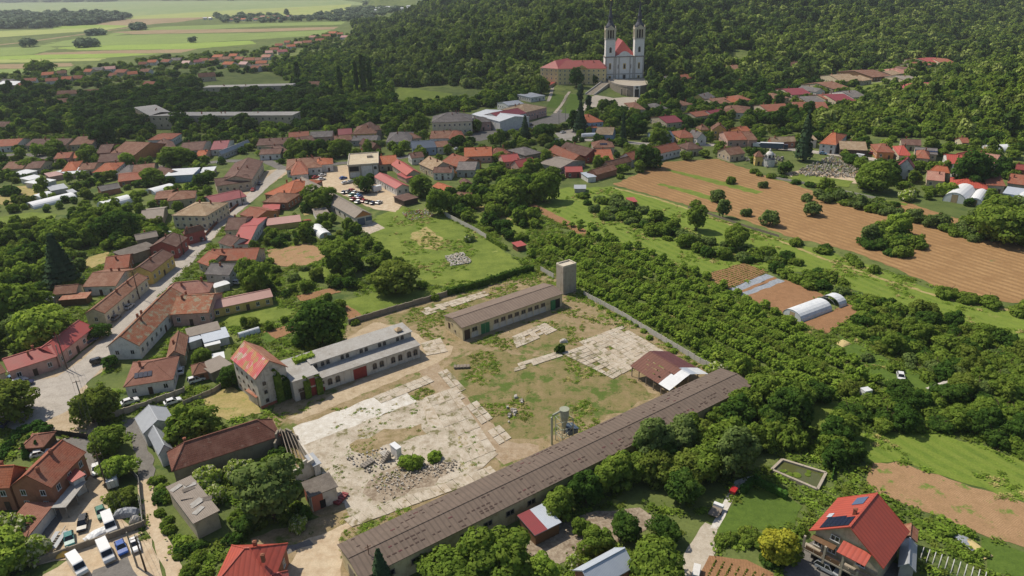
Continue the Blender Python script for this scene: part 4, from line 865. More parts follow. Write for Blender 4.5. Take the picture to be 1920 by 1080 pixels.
table('''
1250,150 1269,148 r1259,139 5 2.5 g wh gt|white house with grey roof above the church road
1272,149 1298,146 r1285,137 5 3 g pk rt|pink house with rosy red roof above the church road
1262,157 1281,156 r1270,147 5 3 gy wh bt|white gabled house in front of the rosy red roof
1316,154 1328,153 r1321,148 4 2 g wh rt|tiny white house among the trees above the road
1386,154 1413,153 r1399,147 4 2.4 g be rt|red roofed house under the wooded slope
1371,131 1393,128 r1382,118 4 3 g dk bt|brown cabin in the clearing on the hillside
1294,184 1323,187 r1310,174 5 3.4 gy ye gt|yellow gabled house with dark roof below the church
1277,199 1301,195 r1288,185 4 2.6 h be bt|beige house with brown hipped roof below the church
1186,206 1211,205 r1197,191 5 3 h cr bt|cream house with brown hipped roof on the church road
1230,205 1253,203 r1241,192 4 2.6 h be gt|beige house with grey hipped roof on the church road
1345,196 1376,193 r1360,182 4 2.6 g be bt|beige house with brown roof beside the orange cottage
1374,193 1388,190 r1381,181 4 2.4 g be ot|small orange roofed cottage in the bend
1386,189 1410,187 r1397,177 4 2.6 h be rt|red roofed house beside the orange cottage
1305,219 1336,215 r1320,207 4 2 g be rt|long red roofed house below the road
1250,231 1281,228 r1265,216 4 2.4 g be dm|dark red roofed house among the trees
1338,217 1366,213 r1351,204 4 2.4 g wh dm|white house with dark red roof in the bend
1352,210 1401,212 r1376,197 4.5 3 h wh bt|white house with wide brown hipped roof
1097,231 1132,228 r1113,213 7 3.4 h bl ot w2|light blue villa with orange hipped roof
1104,241 1123,239 r1112,232 4 1.6 h bl ot|light blue porch wing with orange roof
1116,252 1149,253 r1130,238 5 3.4 g bl tt|pale blue house with tan roof beside the tank
1229,260 1266,258 r1246,246 4 2.4 g bl bm|blue grey house with dark roof on the main road
1275,259 1308,257 r1291,243 4.4 2.8 h ye rt|yellow house with red hipped roof on the main road
1307,260 1326,258 r1316,245 4.4 3.2 gy wh gt|white gabled house with grey roof on the main road
1335,244 1363,244 9 6 3.4 gy ye bt w2|bright yellow gabled house on the main road
1364,263 1404,262 r1385,246 4.4 3 g pk rt c2|pink house with long red roof on the main road
1403,263 1421,262 r1412,246 4.4 3 g pk bt|pink house with brown roof joined to the long red one
1393,249 1411,247 r1401,236 4 2.4 g or ot|orange roofed house behind the pink houses
1314,244 1331,243 r1322,233 5 2.6 h ye bt|yellow house half hidden behind the grey gable
1047,279 1098,293 r1077,270 4.4 3.2 g rd dt c1|old farmhouse with dark brown roof and red brick gable
1027,283 1073,303 r1050,276 4 3 g or rt c1|old farmhouse with orange brown roof beside the dark one
985,292 1016,286 r1000,272 4 2.6 h st gt c0|grey roofed house at the edge of the dark trees
1112,277 1153,276 r1132,262 4.4 3 h cr bt c1|cream house with brown hipped roof and solar panels
1118,300 1151,299 r1135,280 3.8 2.8 g or ot c1|small house with bright orange tiles beside the farmhouse
1185,300 1277,279 r1228,275 4.4 3 g wh rt c1|long white barn with red brown roof at the field edge
1142,313 1186,302 r1160,297 3.6 2.4 g be bt c0|brown roofed barn joined to the long white barn
1119,328 1158,317 r1135,311 3.2 2.2 g br bt barn n|low dark red barn at the corner of the field
1060,323 1093,322 r1077,312 3.2 1.8 g rd rm c0|red metal roofed shed beside the maroon fence
1102,333 1119,331 c1103,323 2.8 .3 s wh lm shed|small pale blue shed at the corner of the field
956,308 973,314 c984,300 4 3 gy pk rm|pink house with rosy red roof seen end on
1011,306 1051,315 r1032,293 3.4 1.8 g gy as c0|grey roofed outbuildings below the old farmhouse
1076,354 1099,354 c1078,347 2.2 .2 s gy gm shed|low grey junk shed at the end of the meadow
1180,379 1196,378 c1180,371 2.4 .3 s wood rm shed|little hut with red roof behind the thicket
970,463 988,459 c969,454 2.2 .3 s wood rm shed|little red roofed hut in the vegetable garden
1369,291 1398,287 r1385,274 4 2.8 g be bt|brown roofed house on the near side of the main road
1289,281 1319,278 r1305,265 4 2.8 h be dt|dark hipped roof house beside the long white barn
''')
table('''
1447,267 1493,265 r1470,256 4 2.4 g br tt|brick house with tan roof behind the parked lorry
1521,262 1533,262 c1523,252 5 .5 s gy tt n|narrow grey tower house beside the tall fir
1536,269 1568,272 r1556,248 5.4 3.6 h wh ot w2|white two storey house with bright orange hipped roof
1575,280 1627,282 r1601,265 3.8 2.4 g dk tt d|long dark walled house with tan roof behind the hedge
1644,285 1678,286 r1664,269 4 2.8 h or rt|ochre house with red hipped roof on the main road
1685,291 1709,292 r1700,273 4.2 3 h be cm|house with bright red orange hipped roof
1717,296 1743,298 r1733,281 4.2 2.6 h be rt|house with faded red hipped roof beside the solar roof
1715,287 1758,290 r1737,277 3.6 1.6 g be gt c0|low house whose roof is covered with solar panels
1682,313 1714,316 c1731,312 6.5 4.4 gy wh dm c1 w2|tall white gabled house with dark red roof
1776,306 1807,308 r1792,290 4.4 2.4 g wh cm|white house with bright orange red roof
1803,299 1832,293 r1822,282 4.2 2.6 g or cm c0|orange red roofed wing behind the big round tree
1820,300 1866,306 r1846,287 4.2 2.8 g be pt|beige house with salmon roof behind the big round tree
1743,320 1781,325 r1765,311 4 2.6 h be ot|orange hipped roof house beside the white gable
1737,337 1771,340 r1752,321 3.6 2.2 g be pt|salmon roofed outbuilding below the orange hip
1781,348 1853,355 r1817,334 3.4 2.4 h be cm c0|long building with bright orange roof behind the tunnels
1850,347 1886,349 r1870,321 4 3 g be rt|red tiled house beside the long bright orange roof
1888,343 1928,348 r1910,327 4 2.8 g be rt|red tiled house at the edge of the picture
1880,362 1930,369 c1883,350 3 .4 s bl lm n|pale blue flat roofed sheds at the edge of the picture
1903,317 1930,320 r1915,308 4 2.4 g rd rm|small red house at the edge of the picture
1663,315 1676,318 r1669,299 4 3 gy or rt c0|narrow orange house hidden behind the round tree
1416,294 1432,294 r1424,283 5 2.6 h ye bt c0|small ochre cemetery chapel with brown roof
1690,271 1728,273 r1710,261 3.4 2 g be dt|brown sheds on the slope above the main road
1804,268 1820,268 r1812,258 3.4 2 g be rt|little red roofed hut under the right slope
1478,123 1506,121 r1491,113 4.5 3 g wh bt|white house with brown roof alone in the forest edge
1577,153 1616,151 r1596,138 4.4 3.4 g be tt|tan roofed farmhouse in the side valley
1615,152 1636,149 r1625,139 4 2.6 g be tt|tan roofed cottage behind the valley farmhouse
1637,145 1673,142 r1655,129 4 3 g wood bt|wooden brown house in the side valley
1673,141 1692,138 r1682,130 4 2.4 g cr tt|cream cottage in the side valley
1690,138 1715,136 r1703,126 4 2.8 h wh pt|white cottage with salmon roof in the side valley
1716,137 1743,134 r1730,124 4 3 gy wh dt|white gabled cottage with dark roof in the side valley
1723,124 1748,121 r1735,114 4 2.4 g be rt|red roofed cottage higher up the side valley
1746,118 1776,116 r1761,107 4 2.6 g be rm|bright red roof at the top of the side valley
1777,123 1806,118 r1791,110 4 2.6 g be rt|cottage with orange roof at the top of the valley
1676,162 1718,163 r1698,149 3.6 2.6 g wh rm c0|long barn with bright red metal roof in the side valley
1700,152 1729,149 r1715,141 3.6 2 g be as|grey roofed barn behind the bright red barn
1562,167 1591,163 r1576,150 4 3 g be bt|brown roofed farmhouse at the mouth of the valley
1530,173 1548,171 r1539,161 4 2.6 gy wh gt|white gabled cottage with grey roof at the mouth of the valley
1456,186 1481,183 r1468,172 4 2.6 h be bt|brown hipped house under the forest
1485,178 1523,176 r1504,165 4 2.4 g be dm|dark red roofed house under the forest
1570,191 1606,189 r1590,175 4 2.8 g be dm|house with wide dark red roof in the valley
1548,186 1571,184 r1560,175 4 2 g be rt|red roofed cottage beside the wide dark red roof
1600,183 1626,181 r1613,168 4.4 3 g wh gt|white house with grey gabled roof in the valley
1516,193 1549,191 r1532,180 4 2.2 g be gt|grey roofed house in the valley
1490,203 1554,203 r1522,191 4 2.4 g be rt c2|long orange red roof above the main road
1440,209 1488,206 r1465,194 4 2.6 g be rt c2|red roofed house under the trees above the main road
''')
# ------------------------------------------------------------------ helpers for single buildings
def sides(r):
    """Walls of a house as (rot, length, offset), the one that faces the camera most first; q runs from left to right seen from outside."""
    L, W = r['lw']; L -= .7; W -= .7; ang = r.rotation_euler.z; out = []
    for rot, ln, off in ((0, L, W / 2), (math.pi, L, W / 2), (math.pi / 2, W, L / 2), (-math.pi / 2, W, L / 2)):
        n = Matrix.Rotation(ang + rot, 3, 'Z') @ Vector((0, -1, 0)); out.append((n.dot(-Vector((r.location.x, r.location.y, 0)).normalized()), rot, ln, off))
    out.sort(key=lambda t: -t[0]); return [t[1:] for t in out]
def put(r, side, q, z, mesh, name, scale=(1, 1, 1), out=0.0, parent=None):
    rot, ln, off = side; p = Matrix.Rotation(rot, 3, 'Z') @ Vector((q, -off - out, z)); return link(name, mesh, parent or r, loc=p, rz=rot, scale=scale)
def put_box(r, side, q, z0, w, h, d, mat, name, out=0.0):
    rot, ln, off = side; m = MB(); m.box(-w / 2, -d, 0, w / 2, .02, h); return put(r, side, q, z0, m.mesh(name, MATS[mat]), name, out=out)
def fence(pts, step, h, th_, mat, label, name='concrete_fence', cat='fence', post=.18, panel='panel', postmat=None, top=.0, gap=.0):
    w = [at(*p) for p in pts]; r = empty(name, w[0]); tag(r, label, cat); m = MB(); m.box(0, -th_ / 2, 0, 1, th_ / 2, h); pm = m.mesh('panel', MATS[mat])
    q = MB(); q.box(-post / 2, -post / 2, 0, post / 2, post / 2, h + .12); po = q.mesh('post', MATS[postmat or mat])
    for a, b in zip(w[:-1], w[1:]):
        d = b - a; n = max(1, round(d.length / step)); az = math.atan2(d.y, d.x)
        for i in range(n):
            p = a.lerp(b, i / n) - w[0]; ln = d.length / n
            o = link(panel, pm, r, loc=p + Vector((0, 0, gap)), rz=az + RND.uniform(-.012, .012), scale=(ln - post * .9, 1, RND.uniform(.94, 1.03))); o.location += Vector((math.cos(az), math.sin(az), 0)) * post * .45
            link('post', po, r, loc=p, rz=az)
    link('post', po, r, loc=w[-1] - w[0], rz=0)
    return r
def hedge(pts, wd, h, mat, label, name='hedge', cat='hedge', n=26, card=.42):
    """A hedge or creeper: leaf clumps over a closed core along a line of pixels."""
    w = [at(*p) if not isinstance(p, Vector) else p for p in pts]; rs = np.random.RandomState(len(pts) + int(w[0].x * 3) % 97); V = []; m = MB(); o0 = w[0]
    for a, b in zip(w[:-1], w[1:]):
        d = b - a; L = d.length; d.normalize(); u = Vector((-d.y, d.x, 0)); k = int(L * (2 * h + wd) * n / 4 / (card / .42) ** 2) + 4
        s = rs.rand(k) * L; sd = rs.rand(k); bump = 1 + .12 * np.sin(s * 1.1 + 2) + .08 * np.sin(s * 2.7)
        z = np.where(sd < .34, h * bump, rs.rand(k) * h); y = np.where(sd < .34, (rs.rand(k) - .5) * wd, np.where(sd < .67, -.5, .5) * wd * bump)
        P = np.array([a - o0])[0] + s[:, None] * np.array(d) + y[:, None] * np.array(u) + np.stack([np.zeros(k), np.zeros(k), z], 1)
        N = np.where((sd < .34)[:, None], np.array([0, 0, 1.]), np.sign(y)[:, None] * np.array(u)) + rs.normal(size=(k, 3)) * .45; N /= np.linalg.norm(N, axis=1)[:, None]; V.append(cards(P, N, card, rs))
        q = [(a - o0) + u * wd * .4, (a - o0) - u * wd * .4, (b - o0) - u * wd * .4, (b - o0) + u * wd * .4]
        m.slab([[Vector((p.x, p.y, p.z + h * .92)) for p in q]], h * .9)
    V = np.concatenate(V); b0 = len(m.v); m.v += V.tolist(); m.f += [(b0 + 4 * i, b0 + 4 * i + 1, b0 + 4 * i + 2, b0 + 4 * i + 3) for i in range(len(V) // 4)]; m.m += [0] * (len(V) // 4)
    o = m.build(name, MATS[mat], loc=o0); return tag(o, label, cat)
def slabs(quad, nx, ny, mat, label, miss=.06, tilt=.004, gap=.07, name='paving', th_=.1):
    """Concrete slabs laid side by side, each a piece of its own."""
    a, b, c, d = (at(*p) for p in quad); r = empty(name, a); tag(r, label, name, kind='structure'); CLEAR.append([tuple(q[:2]) for q in (a, b, c, d)]); lx = (b - a).length / nx; ly = (d - a).length / ny
    def cell(u, v): return a.lerp(b, u).lerp(d.lerp(c, u), v) - a
    for j in range(ny):
        for i in range(nx):
            if RND.random() < miss: continue
            gu, gv = gap / 2 / (lx * nx), gap / 2 / (ly * ny); q = [cell(i / nx + gu, j / ny + gv), cell((i + 1) / nx - gu, j / ny + gv), cell((i + 1) / nx - gu, (j + 1) / ny - gv), cell(i / nx + gu, (j + 1) / ny - gv)]; m = MB()
            if (q[1] - q[0]).cross(q[2] - q[1]).z < 0: q = q[::-1]
            m.slab([[p + Vector((RND.gauss(0, .04), RND.gauss(0, .04), .25 + RND.gauss(0, tilt * 3))) for p in q]], th_); m.build('slab', MATS[mat if RND.random() < .7 else 'concrete_old' if mat != 'concrete_old' else 'concrete'], r)
    return r
# --- long shed
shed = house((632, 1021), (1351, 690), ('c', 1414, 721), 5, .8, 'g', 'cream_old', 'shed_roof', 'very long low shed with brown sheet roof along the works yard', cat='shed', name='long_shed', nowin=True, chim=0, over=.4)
L_, W_ = shed['lw']; roofo = [c for c in shed.children if c.name.startswith('roof')][0]
m = MB(); m.box(-.5, -.5, 0, .5, .5, .05); _sm = [m.mesh('roof_sheet', MATS[q]) for q in ('maroon_sheet',)]; plain('sheet_dark', (92, 76, 70), .9, .1); m = MB(); m.box(-.5, -.5, 0, .5, .5, .05); _sm.append(m.mesh('roof_sheet', MATS['sheet_dark']))
_n = 0
for yy, dens in ((-.44, .5), (-.37, .35), (-.27, .6), (-.19, .22), (-.08, .12), (.07, .25), (.16, .55), (.24, .3), (.33, .6), (.38, .4), (.45, .45)):
    x = -L_ / 2 + 2; run = False
    while x < L_ / 2 - 2 and _n < 290:
        if RND.random() < .12: run = not run
        if run and RND.random() < dens:
            y = yy * W_; sl = math.atan2(.8, W_ / 2) * (1 if y < 0 else -1)
            o = link('roof_sheet', _sm[0 if RND.random() < .08 else 1], roofo, loc=(x, y, 5 + .8 * (1 - abs(y) / (W_ / 2)) + .005), scale=(RND.choice((.5, .7, .9)), .26, 1)); o.rotation_euler = (sl, 0, 0); _n += 1
        x += 1.15
for k, s in enumerate(sides(shed)[:2]):
    if s[1] > 50:
        for q in range(-9, 10): put(shed, s, q * 5.2, 2.9, WIN_DARK['sq'], 'window', (2, 1, 1.2))
    else: put_box(shed, s, 0, 0, 3, 3.2, .06, 'wood_grey', 'door')
m = MB(); m.bar((0, 0, 0), (0, 0, 2.4), .12); m.bar((-.6, 0, 1.9), (.6, 0, 1.9), .1); m.bar((-.4, 0, 1.4), (.4, 0, 1.4), .1); p = Vector((L_ / 2 - 3.5, 1.2, 5.5)); m.build('power_bracket', MATS['rust_steel'], roofo, loc=p)
# --- warehouse
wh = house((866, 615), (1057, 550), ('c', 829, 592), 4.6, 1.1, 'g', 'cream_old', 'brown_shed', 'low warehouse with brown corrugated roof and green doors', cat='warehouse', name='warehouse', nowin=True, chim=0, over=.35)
sd = sides(wh); fr = max(sd[:2], key=lambda s: s[1]); gb = min(sd[:2], key=lambda s: s[1]); Lf = fr[1]
put_box(wh, fr, -Lf / 2 + 1.6, 0, 2, 3.3, .03, 'door_dark', 'door'); put(wh, fr, -Lf / 2 + 4.3, 2.7, WIN_DARK['sq'], 'window', (1.9, 1, 1.3))
put_box(wh, fr, -Lf / 2 + 4.3, 0, 2.4, 1.8, .03, 'ow', 'infill')
put_box(wh, fr, -Lf / 2 + 7.3, 0, 1.5, 3.5, .06, 'door_green', 'door'); put_box(wh, fr, -Lf / 2 + 8.9, 0, 1.5, 3.5, .06, 'door_green', 'door')
for i in range(8):
    q = -Lf / 2 + 12.2 + i * 2.6; put(wh, fr, q, 2.8, WIN_DARK['sq'], 'window', (1.7, 1, 1.3)); put_box(wh, fr, q, .1, 2.3, 1.85, .03, 'ow', 'infill')
put_box(wh, fr, -Lf / 2 + 34.3, 0, 1.6, 3.3, .5, 'door_green', 'door'); put_box(wh, fr, -Lf / 2 + 36.3, 0, 2.2, 3.2, .03, 'black', 'door')
put(wh, gb, -2.6, 1.2, recol(DOOR, 'door_dark'), 'door', (1, 1, 1.9)); put(wh, gb, -.8, 3.4, WIN_DARK['sq'], 'window', (.6, 1, .6)); put(wh, gb, .8, 1.6, WIN_DARK['sq'], 'window', (.7, 1, .8))
# --- white hall
c, ang, L, W = frame_of((599, 709), (786, 646), 10.0, 4.2, 0); hall = empty('workshop_hall', c, ang); tag(hall, 'white hall with flat grey roofs and arched upper windows', 'hall'); hall['lw'] = (L + .7, W + .7)
m = MB(); m.box(-L / 2, -W / 2, -.5, L / 2, -W / 2 + 4.5, 4.0); m.build('aisle_wall', MATS['ow'], hall); m = MB(); m.box(-L / 2, -W / 2 + 4.5, -.5, L / 2, W / 2, 6.5); m.build('clerestory_wall', MATS['ow'], hall)
m = MB(); m.slab([[(-L / 2 - .3, -W / 2 - .35, 4.15), (L / 2 + .3, -W / 2 - .35, 4.15), (L / 2 + .3, -W / 2 + 4.49, 4.75), (-L / 2 - .3, -W / 2 + 4.49, 4.75)]], .18); ar = m.build('aisle_roof', MATS['gc'], hall)
m = MB(); m.slab([[(-L / 2 - .6, -W / 2 + 4.1, 6.68), (L / 2 + .3, -W / 2 + 4.1, 6.68), (L / 2 + .3, W / 2 + .4, 7.1), (-L / 2 - .6, W / 2 + .4, 7.1)]], .16); ur = m.build('roof', MATS['gc'], hall)
m = MB(); m.box(-.8, -.8, 0, .8, .8, .5); m.slab([[(-1, -1, .5), (1, -1, .5), (0, 0, 1.3)], [(1, -1, .5), (1, 1, .5), (0, 0, 1.3)], [(1, 1, .5), (-1, 1, .5), (0, 0, 1.3)], [(-1, 1, .5), (-1, -1, .5), (0, 0, 1.3)]], .06); m.build('roof_vent', MATS['wood_pale'], ur, loc=(L / 2 - 3, 1.5, 6.9))
fr = (0, L, W / 2); up = (0, L, W / 2 - 4.5)
for i in range(5):
    for s in (-.75, .75): put(hall, up, -L / 2 + 3.6 + i * 5.6 + s, 5.55, WIN_DARK['arch'], 'arched_window', (1.0, 1, 1.35))
put(hall, up, -L / 2 + .9, 5.5, WIN_DARK['arch'], 'arched_window', (1.0, 1, 1.35))
for q in (-12.2, -10.0, .8, 2.9, 6.4, 8.6, 11.4, 13.4): put(hall, fr, q, 2.2, WIN_DARK['arch'], 'window', (1.35, 1, 2.0))
put(hall, fr, -14.4, 2.6, WIN_DARK['sq'], 'window', (1.4, 1, .9)); put_box(hall, fr, -3.6, 0, 3.8, 3.3, .07, 'door_red', 'door'); put_box(hall, fr, -14.3, 0, 1, 1.2, .05, 'door_red', 'hatch')
for q in (-8, -5.9, -1.4, 4.7, 10, 14.4): put_box(hall, fr, q, 0, .4, 3.9, .16, 'ow', 'pilaster')
m = MB(); m.box(-7.2, -5.2, -.5, 0, 6.5, 6.0); an = m.build('annex_wall', MATS['ow'], hall, loc=(-L / 2 - .02, -W / 2 + 4.6, 0))
m = MB(); m.slab([[(-7.5, -5.5, 6.2), (-.05, -5.5, 6.2), (-.05, 6.7, 6.55), (-7.5, 6.7, 6.55)]], .16); m.build('annex_roof', MATS['gc'], hall, loc=(-L / 2 - .02, -W / 2 + 4.6, 0))
as_ = (0, L, W / 2 + .6)
for q, z, w, h, mt in ((-2.2, 3.1, 1.5, 2.2, 'door_red'), (-2.2, .1, 1.5, 2.5, 'door_red'), (-5.2, .1, 1.3, 2.2, 'door_dark')): put_box(hall, as_, -L / 2 + q, z, w, h, .06, mt, 'door')
put(hall, as_, -L / 2 - 5.2, 3, WIN_DARK['sq'], 'window', (1.8, 1, .9))
for pt, h_ in (((-3.8, -.75), 5.6), ((-.6, -.9), 5.2)):
    p = hall.matrix_basis @ Vector((-L / 2 + pt[0], -W / 2 + pt[1], 0)); u = Vector((math.cos(ang), math.sin(ang), 0)); hedge([p - u * .8, p + u * .8], 1.0, h_, 'leaf_mid', 'green creeper climbing the annex of the white hall beside ' + ('its red doors' if pt[0] < -2 else 'the first window'), 'creeper', 'creeper')
p = hall.matrix_basis @ Vector((-L / 2 - 1, 3.2, 6.4)); u = Vector((math.cos(ang), math.sin(ang), 0)); hedge([p - u * 2.6, p + u * 3], 2.4, 1.0, 'leaf_light', 'yellow green creeper spilling over the flat roof of the white hall', 'creeper', 'creeper')
CLEAR.append([tuple((hall.matrix_basis @ Vector((x, y, 0)))[:2]) for x, y in ((-L / 2 - 9, -W / 2 - 3), (L / 2 + 3, -W / 2 - 3), (L / 2 + 3, W / 2 + 2), (-L / 2 - 9, W / 2 + 2))])
# --- tower house
m0, nt0, b0 = newmat('painted_sheet', .6); co0 = coords(nt0, 'Object', 0, (.55, .16, .5))
_v = _nd(nt0, 'ShaderNodeTexVoronoi'); _v.inputs['Scale'].default_value = 1.5; nt0.links.new(co0, _v.inputs[0]); _cr = _nd(nt0, 'ShaderNodeValToRGB'); nt0.links.new(_v.outputs['Color'], _cr.inputs[0])
for i, (pos, cc) in enumerate(((0, (206, 78, 84)), (.35, (214, 116, 130)), (.55, (196, 160, 84)), (.72, (150, 160, 82)), (.86, (216, 196, 190)))):
    e = _cr.color_ramp.elements[i] if i < 2 else _cr.color_ramp.elements.new(pos); e.position = pos; e.color = (*alb(cc), 1)
_o = mix(nt0, ramp(nt0, noise(nt0, coords(nt0), .4, 5), .4, .65), _cr.outputs[0], alb((206, 92, 88))); _w = _nd(nt0, 'ShaderNodeTexWave', bands_direction='X'); _w.inputs['Scale'].default_value = .45; nt0.links.new(coords(nt0), _w.inputs[0])
nt0.links.new(mix(nt0, ramp(nt0, _w.outputs[1], 0, .3), tuple(.6 * q for q in alb((206, 90, 88))), _o), b0.inputs[0]); MATS['painted_sheet'] = m0
th_house = house((478, 712), (540, 688), ('c', 444.6, 667.5), 9, 3.6, 'g', 'ow', 'ru', 'tall narrow white tower house with faded red and rusty gabled roof', cat='house', name='tower_house', nowin=True, chim=0, ridge_y=True, over=.45)
L, W = th_house['lw']; ro = [c for c in th_house.children if c.name.startswith('roof')][0]; ca, sa = math.cos(th_house.rotation_euler.z), math.sin(th_house.rotation_euler.z); sg = 1 if -sa < 0 else -1
m = MB(); z0 = .035; m.slab([[(-L / 2 - .02, sg * (W / 2 + .02), 9 + z0), (-L / 2 - .02, sg * .02, 12.6 + z0), (L / 2 + .02, sg * .02, 12.6 + z0), (L / 2 + .02, sg * (W / 2 + .02), 9 + z0)][::(1 if sg > 0 else -1)]], .03); m.build('painted_slope', MATS['painted_sheet'], ro)
sd = sides(th_house)
for s in sd[:3]:
    f = s[1] < L - 2
    for z in (1.8, 4.3, 6.8):
        for q in ((-2.2,) if f else (-5, -2, 1, 4)): put(th_house, s, q, z, WIN_DARK['arch'], 'window', (.9, 1, 1.15) if f else (.7, 1, .9))
front = min(sd[:2], key=lambda s: s[1]); m = MB(); put_box(th_house, front, 0, 0, front[1] + .1, .8, .06, 'brick_pile', 'plinth')
p = th_house.matrix_basis @ (Matrix.Rotation(front[0], 3, 'Z') @ Vector((1.0, -front[2] - .45, 0))); u = Matrix.Rotation(front[0] + th_house.rotation_euler.z, 3, 'Z') @ Vector((1, 0, 0))
hedge([p - u * .8, p + u * 1.0], .9, 8.6, 'leaf_mid', 'tall green ivy climbing the gable of the tower house', 'ivy', 'ivy', n=30); hedge([p + u * 1.2, p + u * 3], .8, 6.2, 'leaf_dark', 'dark ivy covering the corner of the tower house', 'ivy', 'ivy', n=30)
house((460, 732), (480, 746), ('c', 468, 722), 3, .4, 's', 'ow', 'ru', 'small rusty lean-to at the foot of the tower house', cat='shed', name='shed', nowin=True, chim=0)
# --- concrete water tower
tw = house((1056, 502), (1081, 495), ('c', 1040, 496), 10, 0, 'f', 'conc', 'conc_pale', 'square concrete water tower beside the orchard', cat='tower', name='water_tower', nowin=True, chim=0, over=.02)
L, W = tw['lw']; m = MB()
for a in ((-L / 2, -W / 2, L / 2, -W / 2 + .35), (-L / 2, W / 2 - .35, L / 2, W / 2), (-L / 2, -W / 2 + .35, -L / 2 + .35, W / 2 - .35), (L / 2 - .35, -W / 2 + .35, L / 2, W / 2 - .35)): m.box(a[0], a[1], 9.9, a[2], a[3], 10.45)
m.build('parapet', MATS['conc_pale'], tw); s = sides(tw)
for k in (0, 1): put_box(tw, s[k], 0, 0, .25, 9.8, .05, 'stone_dark', 'joint')
put_box(tw, s[0], .9, .2, 1.1, 2.3, .04, 'black', 'doorway'); put_box(tw, s[0], .4, 8.4, .3, .8, .04, 'black', 'slot'); put_box(tw, s[0], -.4, 8.4, .3, .8, .04, 'black', 'slot')
# --- broken open shed
c, ang, L, W = frame_of((1181, 686), (1255, 732), ('c', 1325.5, 699.4), 3.2, 2.4); bs = empty('open_shed', c, ang); tag(bs, 'open shed with broken brown roof and white end sheets beside the long shed', 'shed'); bs['lw'] = (L, W); sgn = -1 if (Matrix.Rotation(ang, 3, 'Z') @ Vector((0, -1, 0))).dot(Vector(c)) < 0 else 1
ends = 1 if (Matrix.Rotation(ang, 3, 'Z') @ Vector((1, 0, 0))).y < 0 else -1
for i in range(6):
    for y in (-W / 2 + .4, 0, W / 2 - .4):
        m = MB(); x = -L / 2 + .5 + i * (L - 1) / 5; m.box(x - .1, y - .1, 0, x + .1, y + .1, 3.1 if y else 5.3); m.build('post', MATS['wood_grey'], bs)
for y in (-W / 2 + .5, -W / 4, 0, W / 4, W / 2 - .5): m = MB(); z = 3.2 + 2.4 * (1 - abs(y) / (W / 2)) - .14; m.box(-L / 2, y - .07, z - .1, L / 2, y + .07, z); m.build('purlin', MATS['wood_pale'], bs)
nx, ny = 15, 5
for s_ in (-1, 1):
    near = s_ == sgn
    for j in range(ny):
        for i in range(nx):
            x0 = -L / 2 + i * L / nx; f = (i + .5) / nx * ends; f = f if ends > 0 else 1 + f
            y0 = s_ * (W / 2) * (1 - j / ny); y1 = s_ * (W / 2) * (1 - (j + 1) / ny) - s_ * .12; white = f > .72 + (.1 * j / ny if near else 0)
            if near and not white and j in (1, 2, 3) and RND.random() < .6 and .12 < f: y0 -= s_ * RND.choice((.45, .6, .3))
            zz = lambda y: 3.2 + 2.4 * (1 - abs(y) / (W / 2)) + .02 * (j % 2)
            m = MB(); q = [(x0, y0, zz(y0)), (x0 + L / nx + .04, y0, zz(y0)), (x0 + L / nx + .04, y1, zz(y1)), (x0, y1, zz(y1))]; m.slab([q if s_ < 0 else q[::-1]], .05); m.build('roof_sheet', MATS[('wm' if near or j < 3 else 'lm') if white else ('broken_sheet' if near else 'maroon_sheet')], bs)
CLEAR.append([tuple((bs.matrix_basis @ Vector((x, y, 0)))[:2]) for x, y in ((-L / 2, -W / 2), (L / 2, -W / 2), (L / 2, W / 2), (-L / 2, W / 2))])
# --- cyclone dust collector on its frame
p = at(1054, 829); cy = empty('dust_collector', p, math.radians(28)); tag(cy, 'pale cyclone dust collector on a steel frame behind the long shed', 'dust collector')
m = MB(); m.tube([(.6, 0, 7.2), (.6, 0, 8.8)], 1.05, 16); m.tube([(.6, 0, 8.8), (.6, 0, 8.95)], 1.15, 16); m.build('drum', MATS['cyclone_green'], cy, smooth=False)
m = MB(); m.tube([(.6, 0, 3.6), (.6, 0, 7.2)], [.28, 1.05], 16); m.build('cone', MATS['cyclone_green'], cy); m = MB(); m.tube([(.6, 0, 2.2), (.6, 0, 3.6)], .28, 10); m.build('outlet', MATS['steel'], cy)
m = MB(); m.tube([(-2.6, .3, 0), (-2.6, .3, 7.6), (-2.3, .25, 8.1), (-.5, .1, 8.6), (.0, .6, 8.6)], .27, 10); m.build('duct', MATS['cyclone_green'], cy)
for x in (-.9, 2.1):
    for y in (-1.4, 1.4): m = MB(); m.bar((x, y, 0), (x, y, 6.6), .16); m.build('leg', MATS['cyclone_green'], cy)
m = MB()
for z in (2.2, 4.4, 6.5):
    for a, b in (((-.9, -1.4), (2.1, -1.4)), ((2.1, -1.4), (2.1, 1.4)), ((2.1, 1.4), (-.9, 1.4)), ((-.9, 1.4), (-.9, -1.4))): m.bar((*a, z), (*b, z), .12)
for z in (0, 2.2): m.bar((-.9, -1.4, z), (2.1, -1.4, z + 2.2), .1); m.bar((-.9, 1.4, z + 2.2), (-.9, -1.4, z), .1); m.bar((2.1, 1.4, z), (-.9, 1.4, z + 2.2), .1)
m.build('bracing', MATS['cyclone_green'], cy)
m = MB(); m.box(1.2, -1.2, 2.0, 3.6, 1.2, 3.2); m.slab([[(1.0, -1.4, 4.2), (3.8, -1.4, 3.3), (3.8, 1.4, 3.3), (1.0, 1.4, 4.2)]], .1); m.build('hopper', MATS['blue_grey'], cy)
m = MB(); m.bar((2.9, 0, 6.8), (2.9, 0, 8), .08); m.bar((2.1, 0, 7.6), (2.9, 0, 7.2), .08); m.build('ladder', MATS['rust_steel'], cy)
